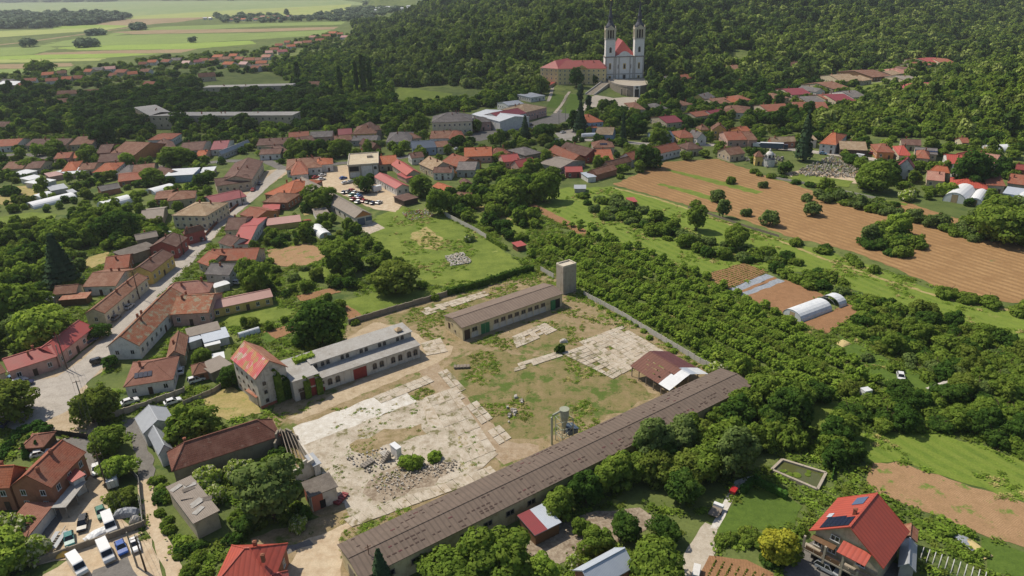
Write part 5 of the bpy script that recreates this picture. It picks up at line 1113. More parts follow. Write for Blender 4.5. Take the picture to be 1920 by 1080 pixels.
# --- buildings of the lower left corner and the yard edge
old = house((322, 884), (527, 817), ('r', 420, 806), 4, 3.6, 'h', 'st', 'old_tile', 'long old barn with dark red tiled roof beside the grey barns', cat='barn', name='barn', nowin=True, chim=1)
table('''
362,982 412,957 c343,902 4.4 .5 s be as n|derelict beige building with sagging sheet roof in the thicket
580,933 634,912 c563,905 4.2 .1 f ow tar n|small ruined brick hut with dark flat roof at the slab edge
587,875 603,868 c577,854 3 .3 s wh gm shed|white lean-to with pale sheet roof at the slab edge
268,814 252,784 c330,792 4 2.2 g wh gm n c0|pale grey metal barn, upper of the two joined barns
297,854 277,816 c325,842 3.6 2 g wh gm n c0|pale grey metal barn, lower of the two joined barns
16,914 96,915 12 6 3.2 gy br rt c2 w2|brick house with orange tiled gable roof above the garages
-50,918 18,915 r-10,874 6 3.2 g br ot c1 w2|orange roofed wing of the brick house cut by the picture edge
43,1018 104,942 c5,998 2.9 .5 s wh nt n|row of garages with brown sheet roof and white doors
135,904 161,889 c129,882 4.4 .3 s wh rm n|small annex with rosy red roof beside the flat canopy
396,1104 510,1100 r450,1028 4.5 4 h br cm c2|brick house with red sheet roof cut by the bottom edge
495,1084 540,1070 r515,1076 3.5 1.6 h br rm n c0|low red roofed porch at the bottom edge
1003,1004 1053,979 c979,965 3 .4 s wood lm n|lean-to with maroon and pale roof behind the long shed
1110,1108 1190,1063 c1077,1067 4 2.2 g br lm n c0|barn with pale blue metal roof at the bottom edge
1684,1062 1688,1013 c1720,1025 3 1.2 g gy gm n c0|small grey metal barn beside the red roofed house
1686,1007 1689,984 c1722,1000 3.2 1 g wood ru shed|rusty roofed woodshed behind the small grey barn
''')
m = MB(); m.slab([[(-2.3, -2, 0), (2.3, -2, 0), (2.3, 2, 0), (-2.3, 2, 0)]], .06)
_l = [o for o in COL.objects if o.get('label', '').startswith('lean-to with maroon')][0]; L, W = _l['lw']; m = MB(); m.slab([[(-L / 2 - .03, -W / 2 - .03, 3.04), (-.2, -W / 2 - .03, 3.04), (-.2, W / 2 + .03, 3.44), (-L / 2 - .03, W / 2 + .03, 3.44)]], .03); m.build('maroon_sheet', MATS['dm'], _l)
_g = [o for o in COL.objects if o.get('label', '').startswith('row of garages')][0]; s = max(sides(_g)[:3], key=lambda q: q[1] if q is not sides(_g)[3] else 0)
for s in sides(_g)[:2]:
    if s[1] > 10:
        for i in range(5): put_box(_g, s, -s[1] / 2 + (i + .5) * s[1] / 5, .05, s[1] / 5 - .35, 2.3, .06, 'frame_white', 'garage_door')
# flat canopy on posts
def canopy(A, B, C, h, mat, label, pm='steel'):
    c, ang, L, W = frame_of(A, B, C, h, 0); r = empty('canopy', c, ang); tag(r, label, 'canopy'); m = MB(); m.box(-L / 2, -W / 2, h - .2, L / 2, W / 2, h); m.build('roof', MATS[mat], r)
    for x in (-L / 2 + .2, 0, L / 2 - .2):
        for y in (-W / 2 + .2, W / 2 - .2): m = MB(); m.box(x - .08, y - .08, 0, x + .08, y + .08, h - .2); m.build('post', MATS[pm], r)
    return r
canopy((123, 951), (162, 902), ('c', 105, 941), 3, 'gc', 'flat grey canopy between brick house and gravel yard')
# roofless ruin
def ruin():
    pts = [at(519, 856), at(531, 830, 0), at(563, 845, 0), at(592, 888, 0), at(556, 910, 0)]; r = empty('roofless_ruin', pts[0]); tag(r, 'roofless white walled ruin beside the willow', 'ruin')
    for k, (a, b) in enumerate(zip(pts, pts[1:] + pts[:1])):
        if k == 4: continue
        d = b - a; L = d.length; n = max(2, int(L / 1.5)); m = MB()
        for i in range(n):
            h = 3.4 + (1.6 if k in (0, 1, 3) else 0) * (1 - abs(2 * (i + .5) / n - 1)) + RND.uniform(-.25, .25); m.box(i * L / n, -.2, 0, (i + 1) * L / n, .2, h)
        m.build('wall', MATS['ow' if k > 1 else 'st'], r, loc=a - pts[0], rz=math.atan2(d.y, d.x))
    for i in range(5):
        a = pts[1].lerp(pts[2], i / 5) - pts[0]; b = pts[4].lerp(pts[3], i / 5) - pts[0]; m = MB(); m.bar(a + Vector((0, 0, 4.2)), b + Vector((0, 0, 1.6 + i * .3)), .16); m.build('fallen_rafter', MATS['wood_grey'], r)
ruin()
_h = [o for o in COL.objects if o.get('label', '').startswith('small ruined brick hut')][0]
for s in sides(_h)[:2]:
    put_box(_h, s, -s[1] / 4 - .1, .1, s[1] / 2 - .4, 3.9, .05, 'brick_pile', 'bare_brick'); put_box(_h, s, -.5, .2, 1.2, 2, .08, 'black', 'doorway')
_d = [o for o in COL.objects if o.get('label', '').startswith('derelict beige')][0]
for i in range(9):
    x, y = RND.uniform(-.38, .38) * _d['lw'][0], RND.uniform(-.4, .4) * _d['lw'][1]; m = MB(); m.box(-1.2, -.6, 0, 1.2, .6, .05); o = m.build('loose_sheet', MATS[RND.choice(('as', 'gc', 'tar'))], _d, loc=(x, y, 4.7 + y / _d['lw'][1] * .5)); o.rotation_euler = (RND.gauss(0, .05), RND.gauss(0, .05), RND.gauss(0, .3))
# hut on the slab
hut = house((743, 843), (753, 838), ('c', 733, 831), 2.9, 0, 'f', 'wh', 'wm', 'little white hut with steps in the middle of the ruined slab', cat='hut', name='hut', nowin=True, chim=0, over=.1)
m = MB()
for i in range(7): m.box(-.8 - .35 * i, -.5, 0, -.45 - .35 * i, .5, 2.2 - .3 * i)
m.build('steps', MATS['stone_dark'], hut, loc=(-1.2, 0, 0))
# --- slabs of the yard
patch('slab', [(549, 803), (753, 727), (784, 755), (738, 771), (606, 828), (566, 838)], 'concrete_white', 'pale bare floor slab of a demolished hall', .5)
patch('slab', [(566, 838), (738, 771), (800, 745), (838, 752), (934, 852), (905, 878), (830, 908), (700, 962), (655, 968), (600, 880)], 'concrete_old', 'broken concrete floor with rubble', .4)
patch('slab', [(655, 835), (720, 805), (790, 795), (800, 815), (740, 830), (690, 860)], 'weedy', 'weedy hollow in the broken floor', 1.1)
patch('slab', [(790, 755), (835, 750), (862, 780), (820, 800), (800, 790)], 'concrete', 'smooth concrete square at the lane', .2)
patch('rubble_ground', [(690, 905), (730, 880), (800, 870), (850, 868), (840, 890), (760, 930), (700, 940), (680, 925)], 'rubble_base', 'grey rubble bed on the broken floor', 1.6)
slabs([(1085, 642), (1165, 612), (1246, 660), (1168, 702)], 8, 11, 'concrete', 'concrete slab paving beside the open shed', .05)
slabs([(960, 632), (1022, 606), (1045, 620), (968, 654)], 7, 5, 'concrete_old', 'concrete slab paving before the warehouse', .12)
slabs([(784, 582), (908, 547), (921, 553), (800, 592)], 13, 3, 'concrete', 'row of concrete slabs behind the warehouse', .12)
slabs([(958, 686), (1046, 660), (1056, 668), (965, 698)], 8, 2, 'concrete_old', 'concrete lane slabs above the grass island', .05)
slabs([(1052, 663), (1108, 644), (1170, 700), (1150, 712)], 4, 10, 'concrete_old', 'concrete lane slabs bending round the grass island', .05, gap=.2)
slabs([(700, 745), (800, 705), (815, 716), (715, 758)], 9, 2, 'concrete_old', 'concrete lane slabs before the white hall', .1)
slabs([(820, 700), (838, 692), (960, 822), (935, 836)], 2, 12, 'concrete_old', 'concrete lane slabs along the grass island', .1, gap=.2)
slabs([(800, 745), (850, 728), (930, 845), (870, 870)], 4, 6, 'concrete_old', 'concrete yard slabs beside the lane', .1, gap=.1)
slabs([(645, 975), (920, 875), (935, 890), (660, 990)], 18, 1, 'concrete_old', 'concrete lane slabs along the long shed', .06)
slabs([(789, 645), (826, 634), (840, 660), (800, 668)], 3, 3, 'concrete', 'concrete apron at the end of the white hall', .0)
def rubble(name, quad, n, lo, hi, mats, label, pile=0):
    a, b, c, d = (at(*p) for p in quad); m = MB()
    for i in range(n):
        u, v = RND.random(), RND.random(); p = a.lerp(b, u).lerp(d.lerp(c, u), v); s = RND.uniform(lo, hi); h = s * (RND.uniform(.2, .45) if name == 'rubble' else RND.uniform(.4, .9)); z = pile * (1 - max(abs(2 * u - 1), abs(2 * v - 1))) * RND.random() + .25
        az = RND.random() * 3; e = [Vector((math.cos(az + g) * s * RND.uniform(.4, .7), math.sin(az + g) * s * RND.uniform(.4, .7), 0)) for g in (0, 1.5, 3.1, 4.6)]; k = RND.randrange(len(mats)); t = [q * RND.uniform(.6, .95) + Vector((0, 0, h + RND.uniform(0, .2) * s)) for q in e]; P = p + Vector((0, 0, z))
        m.face([P + q for q in t], k)
        for g in range(4): m.face([P + e[g], P + e[(g + 1) % 4], P + t[(g + 1) % 4], P + t[g]], k)
    return tag(m.build(name, [MATS[q] for q in mats]), label, 'rubble', kind='stuff')
rubble('rubble', [(690, 905), (770, 870), (850, 875), (720, 945)], 300, .15, .5, ['stone_pale', 'concrete', 'concrete_old', 'paving'], 'broken concrete rubble strewn over the floor slab', .2)
rubble('rubble', [(790, 880), (850, 862), (870, 878), (800, 905)], 90, .15, .5, ['stone_dark', 'paving'], 'grey rubble ridge near the hut', .2)
rubble('rubble', [(640, 860), (720, 840), (760, 870), (690, 890)], 120, .2, .6, ['stone_pale', 'stone_dark'], 'loose stones beside the hut', .2)
rubble('rubble', [(832, 482), (868, 474), (886, 494), (846, 500)], 420, .3, .9, ['stone_pale', 'paving', 'stone_pale'], 'pale heap of rubble on the overgrown lot', .5)
rubble('rubble', [(750, 400), (800, 392), (815, 405), (770, 415)], 160, .3, .8, ['stone_pale', 'brick_pile', 'stone_dark'], 'rubble at the edge of the car park', .5)
rubble('rubble', [(950, 745), (985, 740), (970, 800), (945, 795)], 14, .5, 1.3, ['stone_pale', 'stone_pale', 'stone_dark'], 'flat concrete fragments in the grass island', .1)
rubble('grave_stones', [(1475, 330), (1560, 292), (1650, 310), (1600, 335)], 900, .5, 1.1, ['stone_pale', 'paving', 'wood_pale', 'stone_dark', 'wood_grey'], 'crowded gravestones of the cemetery', .2)
rubble('grave_stones', [(1390, 300), (1440, 288), (1475, 300), (1440, 315)], 160, .7, 1.5, ['stone_pale', 'stone_dark', 'stone_dark'], 'gravestones beside the white chapel', .4)
for k, (px, py, w) in enumerate(((690, 872, 1.6), (722, 855, 1.2), (866, 690, 2.2), (640, 938, 1.8))):
    m = MB(); m.slab([[(-w, -.7, .5), (w, -.6, .4), (w, .7, .55), (-w, .7, .45)]], .3); m.box(-w * .8, -.5, 0, -w * .3, .5, .2)
    for i in range(5): m.box(-w + i * w * .42, -.75, .56, -w + i * w * .42 + w * .3, .75, .66)
    o = m.build('panel_stack', MATS[('stone_dark', 'stone_pale', 'wood_grey', 'dm')[k]], loc=at(px, py) + Vector((0, 0, .1)), rz=RND.random() * 3)
    tag(o, ('stack of dark concrete panels beside the weedy hollow', 'pale concrete beam lying before the hut steps', 'heap of weathered boards on the grass island', 'dark red door leaf leaning at the slab edge')[k], 'panels')
# fences and walls
fence([(1095, 556), (1150, 585), (1220, 627), (1312, 682), (1335, 694)], 2.2, 1.9, .1, 'stone_pale', 'concrete panel fence between works yard and orchard')
fence([(1014, 509), (1038, 522)], 2.2, 1.9, .1, 'stone_pale', 'short concrete panel fence behind the warehouse', )
fence([(655, 609), (745, 582), (838, 555)], 3, 1.9, .35, 'st', 'dark stone wall along the gardens behind the white hall', 'stone_wall', 'wall', .4)
hedge([(838, 554), (900, 538), (960, 518), (1000, 508)], 1.4, 2.4, 'leaf_dark', 'ivy covered wall behind the warehouse', 'ivy_wall', 'wall')
fence([(834, 405), (895, 437), (912, 448)], 2.5, 2, .12, 'stone_pale', 'old concrete fence beside the overgrown lot')
hedge([(914, 449), (950, 470)], 1.2, 1.8, 'leaf_mid', 'overgrown end of the old concrete fence', 'hedge', 'hedge')
fence([(63, 1062), (130, 1038), (205, 1012), (272, 988)], 3, 1.6, .3, 'st', 'low stone wall below the gravel yard', 'stone_wall', 'wall', .35)
fence([(213, 783), (280, 762), (347, 737)], 2.4, 1.8, .2, 'conc', 'concrete garden wall before the white bungalow', 'garden_wall', 'wall', .3)
fence([(100, 815), (168, 824)], 1.6, 1.6, .05, 'black', 'black iron gate of the parking yard', 'iron_fence', 'fence', .1)
fence([(386, 442), (415, 412), (456, 378)], 2.4, 1.3, .05, 'rust_steel', 'rusty iron fence beside the village street', 'iron_fence', 'fence', .35, postmat='chimney_brick')
fence([(1055, 320), (1088, 330)], 2.2, 2, .1, 'dm', 'maroon metal fence beside the red shed', 'metal_fence')
fence([(262, 940), (270, 990), (262, 905), (240, 880)], 2.5, 1.7, .05, 'steel', 'wire fence of the junk corner', 'wire_fence', 'fence', .08)
fence([(1290, 392), (1400, 430), (1460, 448)], 4, 1.0, .03, 'wood_grey', 'low post fence along the ploughed field', 'post_fence', 'fence', .14, gap=.75)
fence([(1450, 335), (1540, 352), (1660, 378)], 3, 1.2, .15, 'stone_pale', 'low white wall below the cemetery', 'cemetery_wall', 'wall', .2)
fence([(345, 760), (400, 738), (415, 728)], 2.4, 1.5, .12, 'conc', 'concrete garden fence beside the pyramid roof', 'garden_fence', 'fence', .2)
fence([(1565, 868), (1560, 900)], 2, 1.4, .1, 'thuja', 'clipped hedge panel beside the pond', 'hedge_row', 'hedge', .3)
# ------------------------------------------------------------------ church and monastery on the hill
cb = at(1170, 148); ZC = cb.z
ch = empty('pilgrimage_church', cb, 0); tag(ch, 'white baroque church with twin spired towers on the hillside', 'church')
k_ = cb.length / FPX; FW = 69 * k_; ch['lw'] = (FW + .7, 14)
def lathe(m, prof, seg=16, mi=0, x=0, y=0):
    n = len(m.v)
    for r, z in prof:
        for j in range(seg): a = 2 * math.pi * (j + .5) / seg; m.v.append((x + r * math.cos(a), y + r * math.sin(a), z))
    for i in range(len(prof) - 1):
        for j in range(seg): m.f.append((n + i * seg + j, n + i * seg + (j + 1) % seg, n + (i + 1) * seg + (j + 1) % seg, n + (i + 1) * seg + j)); m.m.append(mi)
hw_ = FW / 2; u_ = k_
m = MB(); m.box(-hw_, 0, -8, hw_, 12, 38 * u_); m.build('facade', MATS['church_white'], ch)
m = MB(); m.box(-9, 12, -8, 9, 46, 32 * u_); m.build('nave', MATS['cr'], ch)
m = MB(); z0 = 39.2 * u_; m.slab([[(-10.5, 6, z0), (10.5, 6, z0), (0, 15, 63 * u_)], [(10.5, 6, z0), (10.5, 47, z0 - 6), (0, 44, 63 * u_), (0, 15, 63 * u_)], [(-10.5, 47, z0 - 6), (-10.5, 6, z0), (0, 15, 63 * u_), (0, 44, 63 * u_)]], .3); m.build('nave_roof', MATS['rm'], ch)
m = MB(); m.box(-hw_ - .5, -.5, 37.5 * u_, hw_ + .5, 12.2, 39 * u_); m.box(-hw_ - .25, -.25, 8.4 * u_, hw_ + .25, 0, 9.2 * u_); m.build('cornice', MATS['stone_dark'], ch)
m = MB(); g = [(-8, 39 * u_), (-6.5, 40.5 * u_), (-5, 41.5 * u_), (-4, 44 * u_), (-2, 46.5 * u_), (0, 47.4 * u_), (2, 46.5 * u_), (4, 44 * u_), (5, 41.5 * u_), (6.5, 40.5 * u_), (8, 39 * u_)]
m.face([(x, -.2, z) for x, z in g[::-1]] ); m.face([(x, 1.4, z) for x, z in g])
for a, b in zip(g[:-1], g[1:]): m.face([(a[0], -.2, a[1]), (b[0], -.2, b[1]), (b[0], 1.4, b[1]), (a[0], 1.4, a[1])])
m.build('curved_gable', MATS['church_white'], ch)
for x in (-hw_ + .7, -hw_ + 8.2, -8, -5, 5, 8, hw_ - 8.2, hw_ - .7): m = MB(); m.box(x - .55, -.35, -1, x + .55, .02, 37.4 * u_); m.build('pilaster', MATS['stone_pale'], ch)
fs = (0, FW, 0)
for x, z, w, h, mt in ((0, 17, 2.6, 5, 'ye'), (-5.6, 17.5, 1.2, 4, 'gy'), (5.6, 17.5, 1.2, 4, 'gy'), (-hw_ + 4.5, 17, 1.9, 5.5, 'ye'), (hw_ - 4.5, 17, 1.9, 5.5, 'ye'), (-hw_ + 4.5, 1, 2.2, 2.4, 'ye'), (hw_ - 4.5, 1, 2.2, 2.4, 'ye')):
    put_box(ch, fs, x, z * u_, w, h, .12, mt, 'window_surround'); put(ch, fs, x, z * u_ + h / 2, WIN_DARK['arch'], 'window', (w * .62, 1, h * .8), out=.13)
put_box(ch, fs, 0, 0, 3, 4.2, .3, 'stone_pale', 'portal'); m = MB(); put_box(ch, fs, 0, 0, 2, 3.6, .4, 'black', 'door')
for sx in (-1, 1):
    x = sx * (hw_ - 4.6); tw_ = 8.6; y = 5.2
    t = MB(); t.box(x - tw_ / 2, y - tw_ / 2 - .6, 39 * u_, x + tw_ / 2, y + tw_ / 2, 67 * u_); to = t.build('tower', MATS['church_white'], ch)
    t = MB(); t.box(x - tw_ / 2 - .4, y - tw_ / 2 - 1, 67 * u_, x + tw_ / 2 + .4, y + tw_ / 2 + .4, 69 * u_); t.build('tower_cornice', MATS['stone_pale'], to)
    b = tw_ * .44; t = MB()
    for cx, cy in ((-1, -1), (1, -1), (1, 1), (-1, 1)): t.box(x + cx * b - .9, y + cy * b - .9, 69 * u_, x + cx * b + .9, y + cy * b + .9, 83 * u_)
    for q in (-.33, .33):
        for a in ((q * b * 2, -b), (q * b * 2, b), (-b, q * b * 2), (b, q * b * 2)): t.box(x + a[0] * .5 - .3 + (a[0] * .5 if abs(a[0]) == b else 0), y + a[1] * .5 - .3 + (a[1] * .5 if abs(a[1]) == b else 0), 69 * u_, x + a[0] * .5 + .3 + (a[0] * .5 if abs(a[0]) == b else 0), y + a[1] * .5 + .3 + (a[1] * .5 if abs(a[1]) == b else 0), 83 * u_)
    t.box(x - b + .5, y - b + .5, 69 * u_, x + b - .5, y + b - .5, 83 * u_, 1); t.box(x - b - 1, y - b - 1, 83 * u_, x + b + 1, y + b + 1, 86 * u_); t.build('belfry', [MATS['cr'], MATS['dk']], to)
    t = MB()
    for a, bq in ((-1, 0), (1, 0), (0, -1), (0, 1)):
        px_, py_ = x + a * (b + 1.05), y + bq * (b + 1.05); d = (0, 1) if a else (1, 0); t.face([(px_ - d[0] * 3.4, py_ - d[1] * 3.4, 86 * u_), (px_ + d[0] * 3.4, py_ + d[1] * 3.4, 86 * u_), (px_, py_, 91 * u_)])
    t.build('clock_gable', MATS['cr'], to)
    t = MB(); lathe(t, [(b + .8, 86 * u_), (b + .2, 90 * u_), (b * .62, 95 * u_), (b * .44, 100 * u_), (b * .5, 103.5 * u_), (b * .52, 104.5 * u_), (b * .42, 107 * u_), (b * .26, 114 * u_), (b * .12, 124 * u_), (.12, 131 * u_)], 12, 0, x, y); t.build('spire', MATS['spire'], to)
    t = MB(); lathe(t, [(.02, 131 * u_), (.5, 132 * u_), (.02, 133 * u_)], 8, 0, x, y); t.bar((x, y, 133 * u_), (x, y, 137 * u_), .25); t.bar((x - .9, y, 135.4 * u_), (x + .9, y, 135.4 * u_), .22); t.build('cross', MATS['gold'], to)
    put(ch, fs, x, 50 * u_, WIN_DARK['arch'], 'tower_window', (2.1, 1, 5), out=-y + tw_ / 2 + .65)
CLEAR.append([(cb.x - hw_ - 4, cb.y - 28), (cb.x + hw_ + 4, cb.y - 28), (cb.x + hw_ + 4, cb.y + 44), (cb.x - hw_ - 4, cb.y + 44)])
# retaining wall with portal, stair
pf = at(1177, 181); pod = empty('stone_podium', Vector((cb.x + 2, cb.y - 2, 0))); tag(pod, 'rounded stone retaining wall with white arched portal below the church', 'retaining wall')
dpt = cb.y - pf.y - 1; m = MB(); seg = 22; ring = [(-19 * math.cos(math.pi * i / seg), -dpt * math.sin(math.pi * i / seg) ** .7) for i in range(seg + 1)]
for a, b in zip(ring[:-1], ring[1:]): m.face([(*a, -2), (*b, -2), (b[0] * .97, b[1] * .96, ZC + .4), (a[0] * .97, a[1] * .96, ZC + .4)])
m.build('wall', MATS['st'], pod); m = MB(); m.face([(x * .98, y * .97, ZC + .42) for x, y in ring] ); m.build('terrace', MATS['paving'], pod)
m = MB()
for a, b in zip(ring[:-1], ring[1:]): m.bar((a[0] * .965, a[1] * .955, ZC + .9), (b[0] * .965, b[1] * .955, ZC + .9), .4, 1.0)
m.build('parapet', MATS['stone_dark'], pod)
ps = (0, 30, dpt); m = MB()
put_box(pod, ps, 0, pf.z - .5, 5.4, 9.5, .9, 'wh', 'portal_frame', -.1); put_box(pod, ps, 0, pf.z - .5, 3.4, 6.6, 1.0, 'black', 'portal_door', -.1)
put(pod, ps, 0, pf.z + 7.6, WIN['arch'], 'portal_window', (2.2, 1, 2), out=.9)
for q in (-7.5, -12): put_box(pod, ps, q, pf.z - 1, 1.2, ZC - pf.z, 2.2, 'st', 'buttress', -3.4 if q > -9 else -7)
st0 = at(1106, 178); st1 = Vector((cb.x - 14, cb.y - 6, ZC + .3)); stair = empty('stone_stair', st0); tag(stair, 'long pale stone stair climbing to the church terrace', 'stair'); dv = st1 - st0; n = 22; az = math.atan2(dv.y, dv.x); ln = math.hypot(dv.x, dv.y)
for i in range(n): m = MB(); m.box(i * ln / n, -4, -3, (i + 1) * ln / n + .02, 4, dv.z * (i + 1) / n); m.build('step', MATS['concrete'], stair, rz=az)
for s in (-4.4, 4.4): m = MB(); m.slab([[(0, s - .3, 1.2), (ln, s - .3, dv.z + 1.2), (ln, s + .3, dv.z + 1.2), (0, s + .3, 1.2)]], 4); m.build('stair_wall', MATS['stone_pale'], stair, rz=az)
mo = house((1045, 129), (1137, 127), 15, 14.5, 6.5, 'h', 'monastery_yellow', 'rm', 'large yellow monastery with long red roof beside the church', cat='monastery', name='monastery', storeys=4, wspace=4.2, chim=5)
mw = house((1012, 127), (1047, 129), 40, 14, 6, 'h', 'monastery_yellow', 'rm', 'yellow side wing of the monastery behind its long front', cat='monastery', name='monastery', storeys=4, wspace=4.5, chim=2, ridge_y=True)
m = MB(); m.face([(-7, 0, 0), (7, 0, 0), (0, 0, 4)]); m.face([(7, .4, 0), (-7, .4, 0), (0, .4, 4)]); put(mo, sides(mo)[0], 0, 13.6, m.mesh('pediment', MATS['ye']), 'pediment', out=.3)
CLEAR.append(gpoly([(1025, 160), (1140, 150), (1218, 150), (1218, 186), (1190, 204), (1100, 214), (1045, 218), (1020, 202)])); CLEAR.append(gpoly([(272, 220), (556, 220), (556, 234), (420, 235), (340, 238), (320, 250), (272, 250)])); CLEAR.append(gpoly([(372, 166), (552, 162), (552, 178), (372, 182)]))
# ------------------------------------------------------------------ barracks, unfinished block, hangar
ba = house((280, 217), (548, 216), 15, 10, 0, 'f', 'be', 'gc', 'long derelict grey barracks with flat roof among tall trees', cat='barracks', name='barracks', storeys=2, win='arch', wspace=5, darkwin=True, chim=6)
house((251, 201), (280, 217), ('c', 275, 188), 10, 0, 'f', 'be', 'gc', 'side wing of the derelict barracks nearest the gardens', cat='barracks', name='barracks', storeys=2, win='arch', wspace=5, darkwin=True, chim=2)
house((380, 164), (546, 160), 14, 10, 0, 'f', 'be', 'gc', 'farther derelict barracks block behind the park trees', cat='barracks', name='barracks', storeys=2, win='arch', wspace=6, darkwin=True, chim=3)
ub = house((651, 311), (710, 307), ('c', 646, 290), 7, 0, 'f', 'conc_pale', 'pale_roof', 'unfinished flat roofed concrete block beside the car park', cat='building', name='unfinished_block', nowin=True, chim=0, over=.5)
s = sides(ub); f = s[0] if s[0][1] < 25 else s[1]
for q, z, w, h, mt in ((-5, 3.6, 5, 2.6, 'black'), (-4.8, .3, 5.4, 2.6, 'wh'), (1.8, .3, 6, 6, 'wh'), (6.6, .3, 2.8, 6, 'wh')): put_box(ub, f, q, z, w, h, .05, mt, 'opening' if mt == 'black' else 'infill')
put(ub, f, 6.4, 4.9, WIN_DARK['sq'], 'window', (1.5, 1, 1.6), out=.06)
for q in (-7.8, -1.6, 5, 7.9): put_box(ub, f, q, 0, .5, 6.8, .35, 'conc', 'pillar')
L, W = ub['lw']; m = MB()
for a in ((-L / 2, -W / 2, L / 2, -W / 2 + .4), (-L / 2, W / 2 - .4, L / 2, W / 2), (-L / 2, -W / 2 + .4, -L / 2 + .4, W / 2 - .4), (L / 2 - .4, -W / 2 + .4, L / 2, W / 2 - .4)): m.box(a[0], a[1], 6.95, a[2], a[3], 7.5)
m.build('parapet', MATS['conc_pale'], ub); m = MB(); m.box(2, 2, 7, 5, 5, 8.2); m.build('stair_head', MATS['conc'], ub)
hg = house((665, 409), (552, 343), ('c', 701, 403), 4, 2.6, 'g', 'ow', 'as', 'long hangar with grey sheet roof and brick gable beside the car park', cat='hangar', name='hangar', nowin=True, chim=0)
s = sides(hg); gs = [q for q in s[:3] if q[1] < 15][0]; put_box(hg, gs, -1.2, 0, 3.4, 3.2, .06, 'blue_grey', 'door'); put_box(hg, gs, 2.4, 1.4, 3, 1.8, .05, 'blue_grey', 'door'); m = MB(); w = gs[1] / 2; m.slab([[(-w, -.06, 3.95), (w, -.06, 3.95), (w, 0, 3.95), (-w, 0, 3.95)]], .1)
m = MB(); m.face([(-w, -.03, 3.9), (w, -.03, 3.9), (0, -.03, 6.3)]); put(hg, gs, 0, 0, m.mesh('gable_brick', MATS['or']), 'gable_brick', out=.02)
ls = [q for q in s[:3] if q[1] > 30][0]
for i in range(12): put(hg, ls, -ls[1] / 2 + 3 + i * 6, 2.2, WIN_DARK['sq'], 'window', (1.6, 1, 1.2))
# ------------------------------------------------------------------ big red roofed house
bh = house((1516.7, 995), (1656.7, 1066.7), ('c', 1545, 921.7), 6, 5, 'g', 'be', 'cm', 'large house with red tiled roof, solar panels and balconies', cat='house', name='villa', nowin=True, chim=0, ridge_y=True, over=.9)
L, W = bh['lw']; ro = [c for c in bh.children if c.name.startswith('roof')][0]; s = sides(bh); fr = [q for q in s[:2] if abs(q[1] - (W - .7)) < 1.2][0]
sa, ca = math.sin(bh.rotation_euler.z), math.cos(bh.rotation_euler.z); lf = 1 if -sa < 0 else -1     # side of the roof that faces left
fx = 1 if abs(fr[0] - math.pi / 2) < .1 else -1    # end of the ridge that faces the camera
def on_roof(x, f, w, d, mat, name, th_=.08, lift=.06):
    """A flat piece on the left slope: x along the ridge from the front, f share of the slope from the eave."""
    sl = math.atan2(5, W / 2); y = lf * (W / 2) * (1 - f); m = MB(); m.box(-w / 2, -d / 2, 0, w / 2, d / 2, th_); o = m.build(name, MATS[mat], ro, loc=(fx * (L / 2 - x), y, 6 + 5 * f + lift)); o.rotation_euler = (-sl * lf, 0, 0); return o
for i in range(6): on_roof(2.1 if i > 3 else 2.4, .29 + i * .118, 3.0 if i > 3 else 3.6, .9, 'solar', 'solar_panel')
on_roof(L - 2.6, .72, 2.6, 2.3, 'solar_blue', 'solar_collector'); on_roof(L - 6.8, .24, .55, 1.1, 'skylight', 'roof_window'); on_roof(L - 7.5, .24, .55, 1.1, 'skylight', 'roof_window'); link('chimney', CHIM, ro, loc=(fx * (L / 2 - 4.6), lf * W * .07, 10.8), scale=(.55, .55, .8))
hh = fr[1] / 2
put_box(bh, fr, 0, 2.6, fr[1] + 1.2, .3, 1.8, 'conc', 'balcony_floor'); put_box(bh, fr, -hh / 2 - .5, 5.4, 4.2, .12, 1.4, 'wood', 'balcony_beam')
for q in (-hh - .4, -hh / 2 + .3, .4, hh / 2, hh + .4):
    rot, ln, off = fr; p = Matrix.Rotation(rot, 3, 'Z') @ Vector((q, -off - 1.6, 0)); m = MB(); m.box(-.18, -.18, -.2, .18, .18, 5.6 if q < 1 else 4); m.build('column', MATS['conc'], bh, loc=p, rz=rot)
for i in range(8):
    rot, ln, off = fr; p = Matrix.Rotation(rot, 3, 'Z') @ Vector((-hh + (i + .5) * fr[1] / 8, -off - 1.7, 2.95)); m = MB(); m.box(-.72, -.04, .08, .72, .04, .75); m.bar((-.8, 0, .9), (.8, 0, .9), .07); m.build('balcony_panel', MATS['wood_grey' if i > 3 else 'wood'], bh, loc=p, rz=rot)
for q, z, w, h in ((-hh + 1.5, 4.1, 1.5, 1.3), (-hh + 4, 4.1, 1.5, 1.3), (-2, 6.9, 1.6, 1.1), (2.8, 4.4, 1.6, 1.2)): put(bh, fr, q, z, WIN['sq'], 'window', (w, 1, h))
for q in (-4, 0, 4): put_box(bh, fr, q, 0, 3, 2.3, .05, 'black', 'garage_opening')
rot, ln, off = fr; m = MB(); m.slab([[(-2.4, -2.6, 6.6), (2.4, -2.6, 6.6), (2.4, 0, 7.4), (-2.4, 0, 7.4)]], .12); m.build('canopy', MATS['cm'], bh, loc=Matrix.Rotation(rot, 3, 'Z') @ Vector((1.8, -off, 0)), rz=rot)
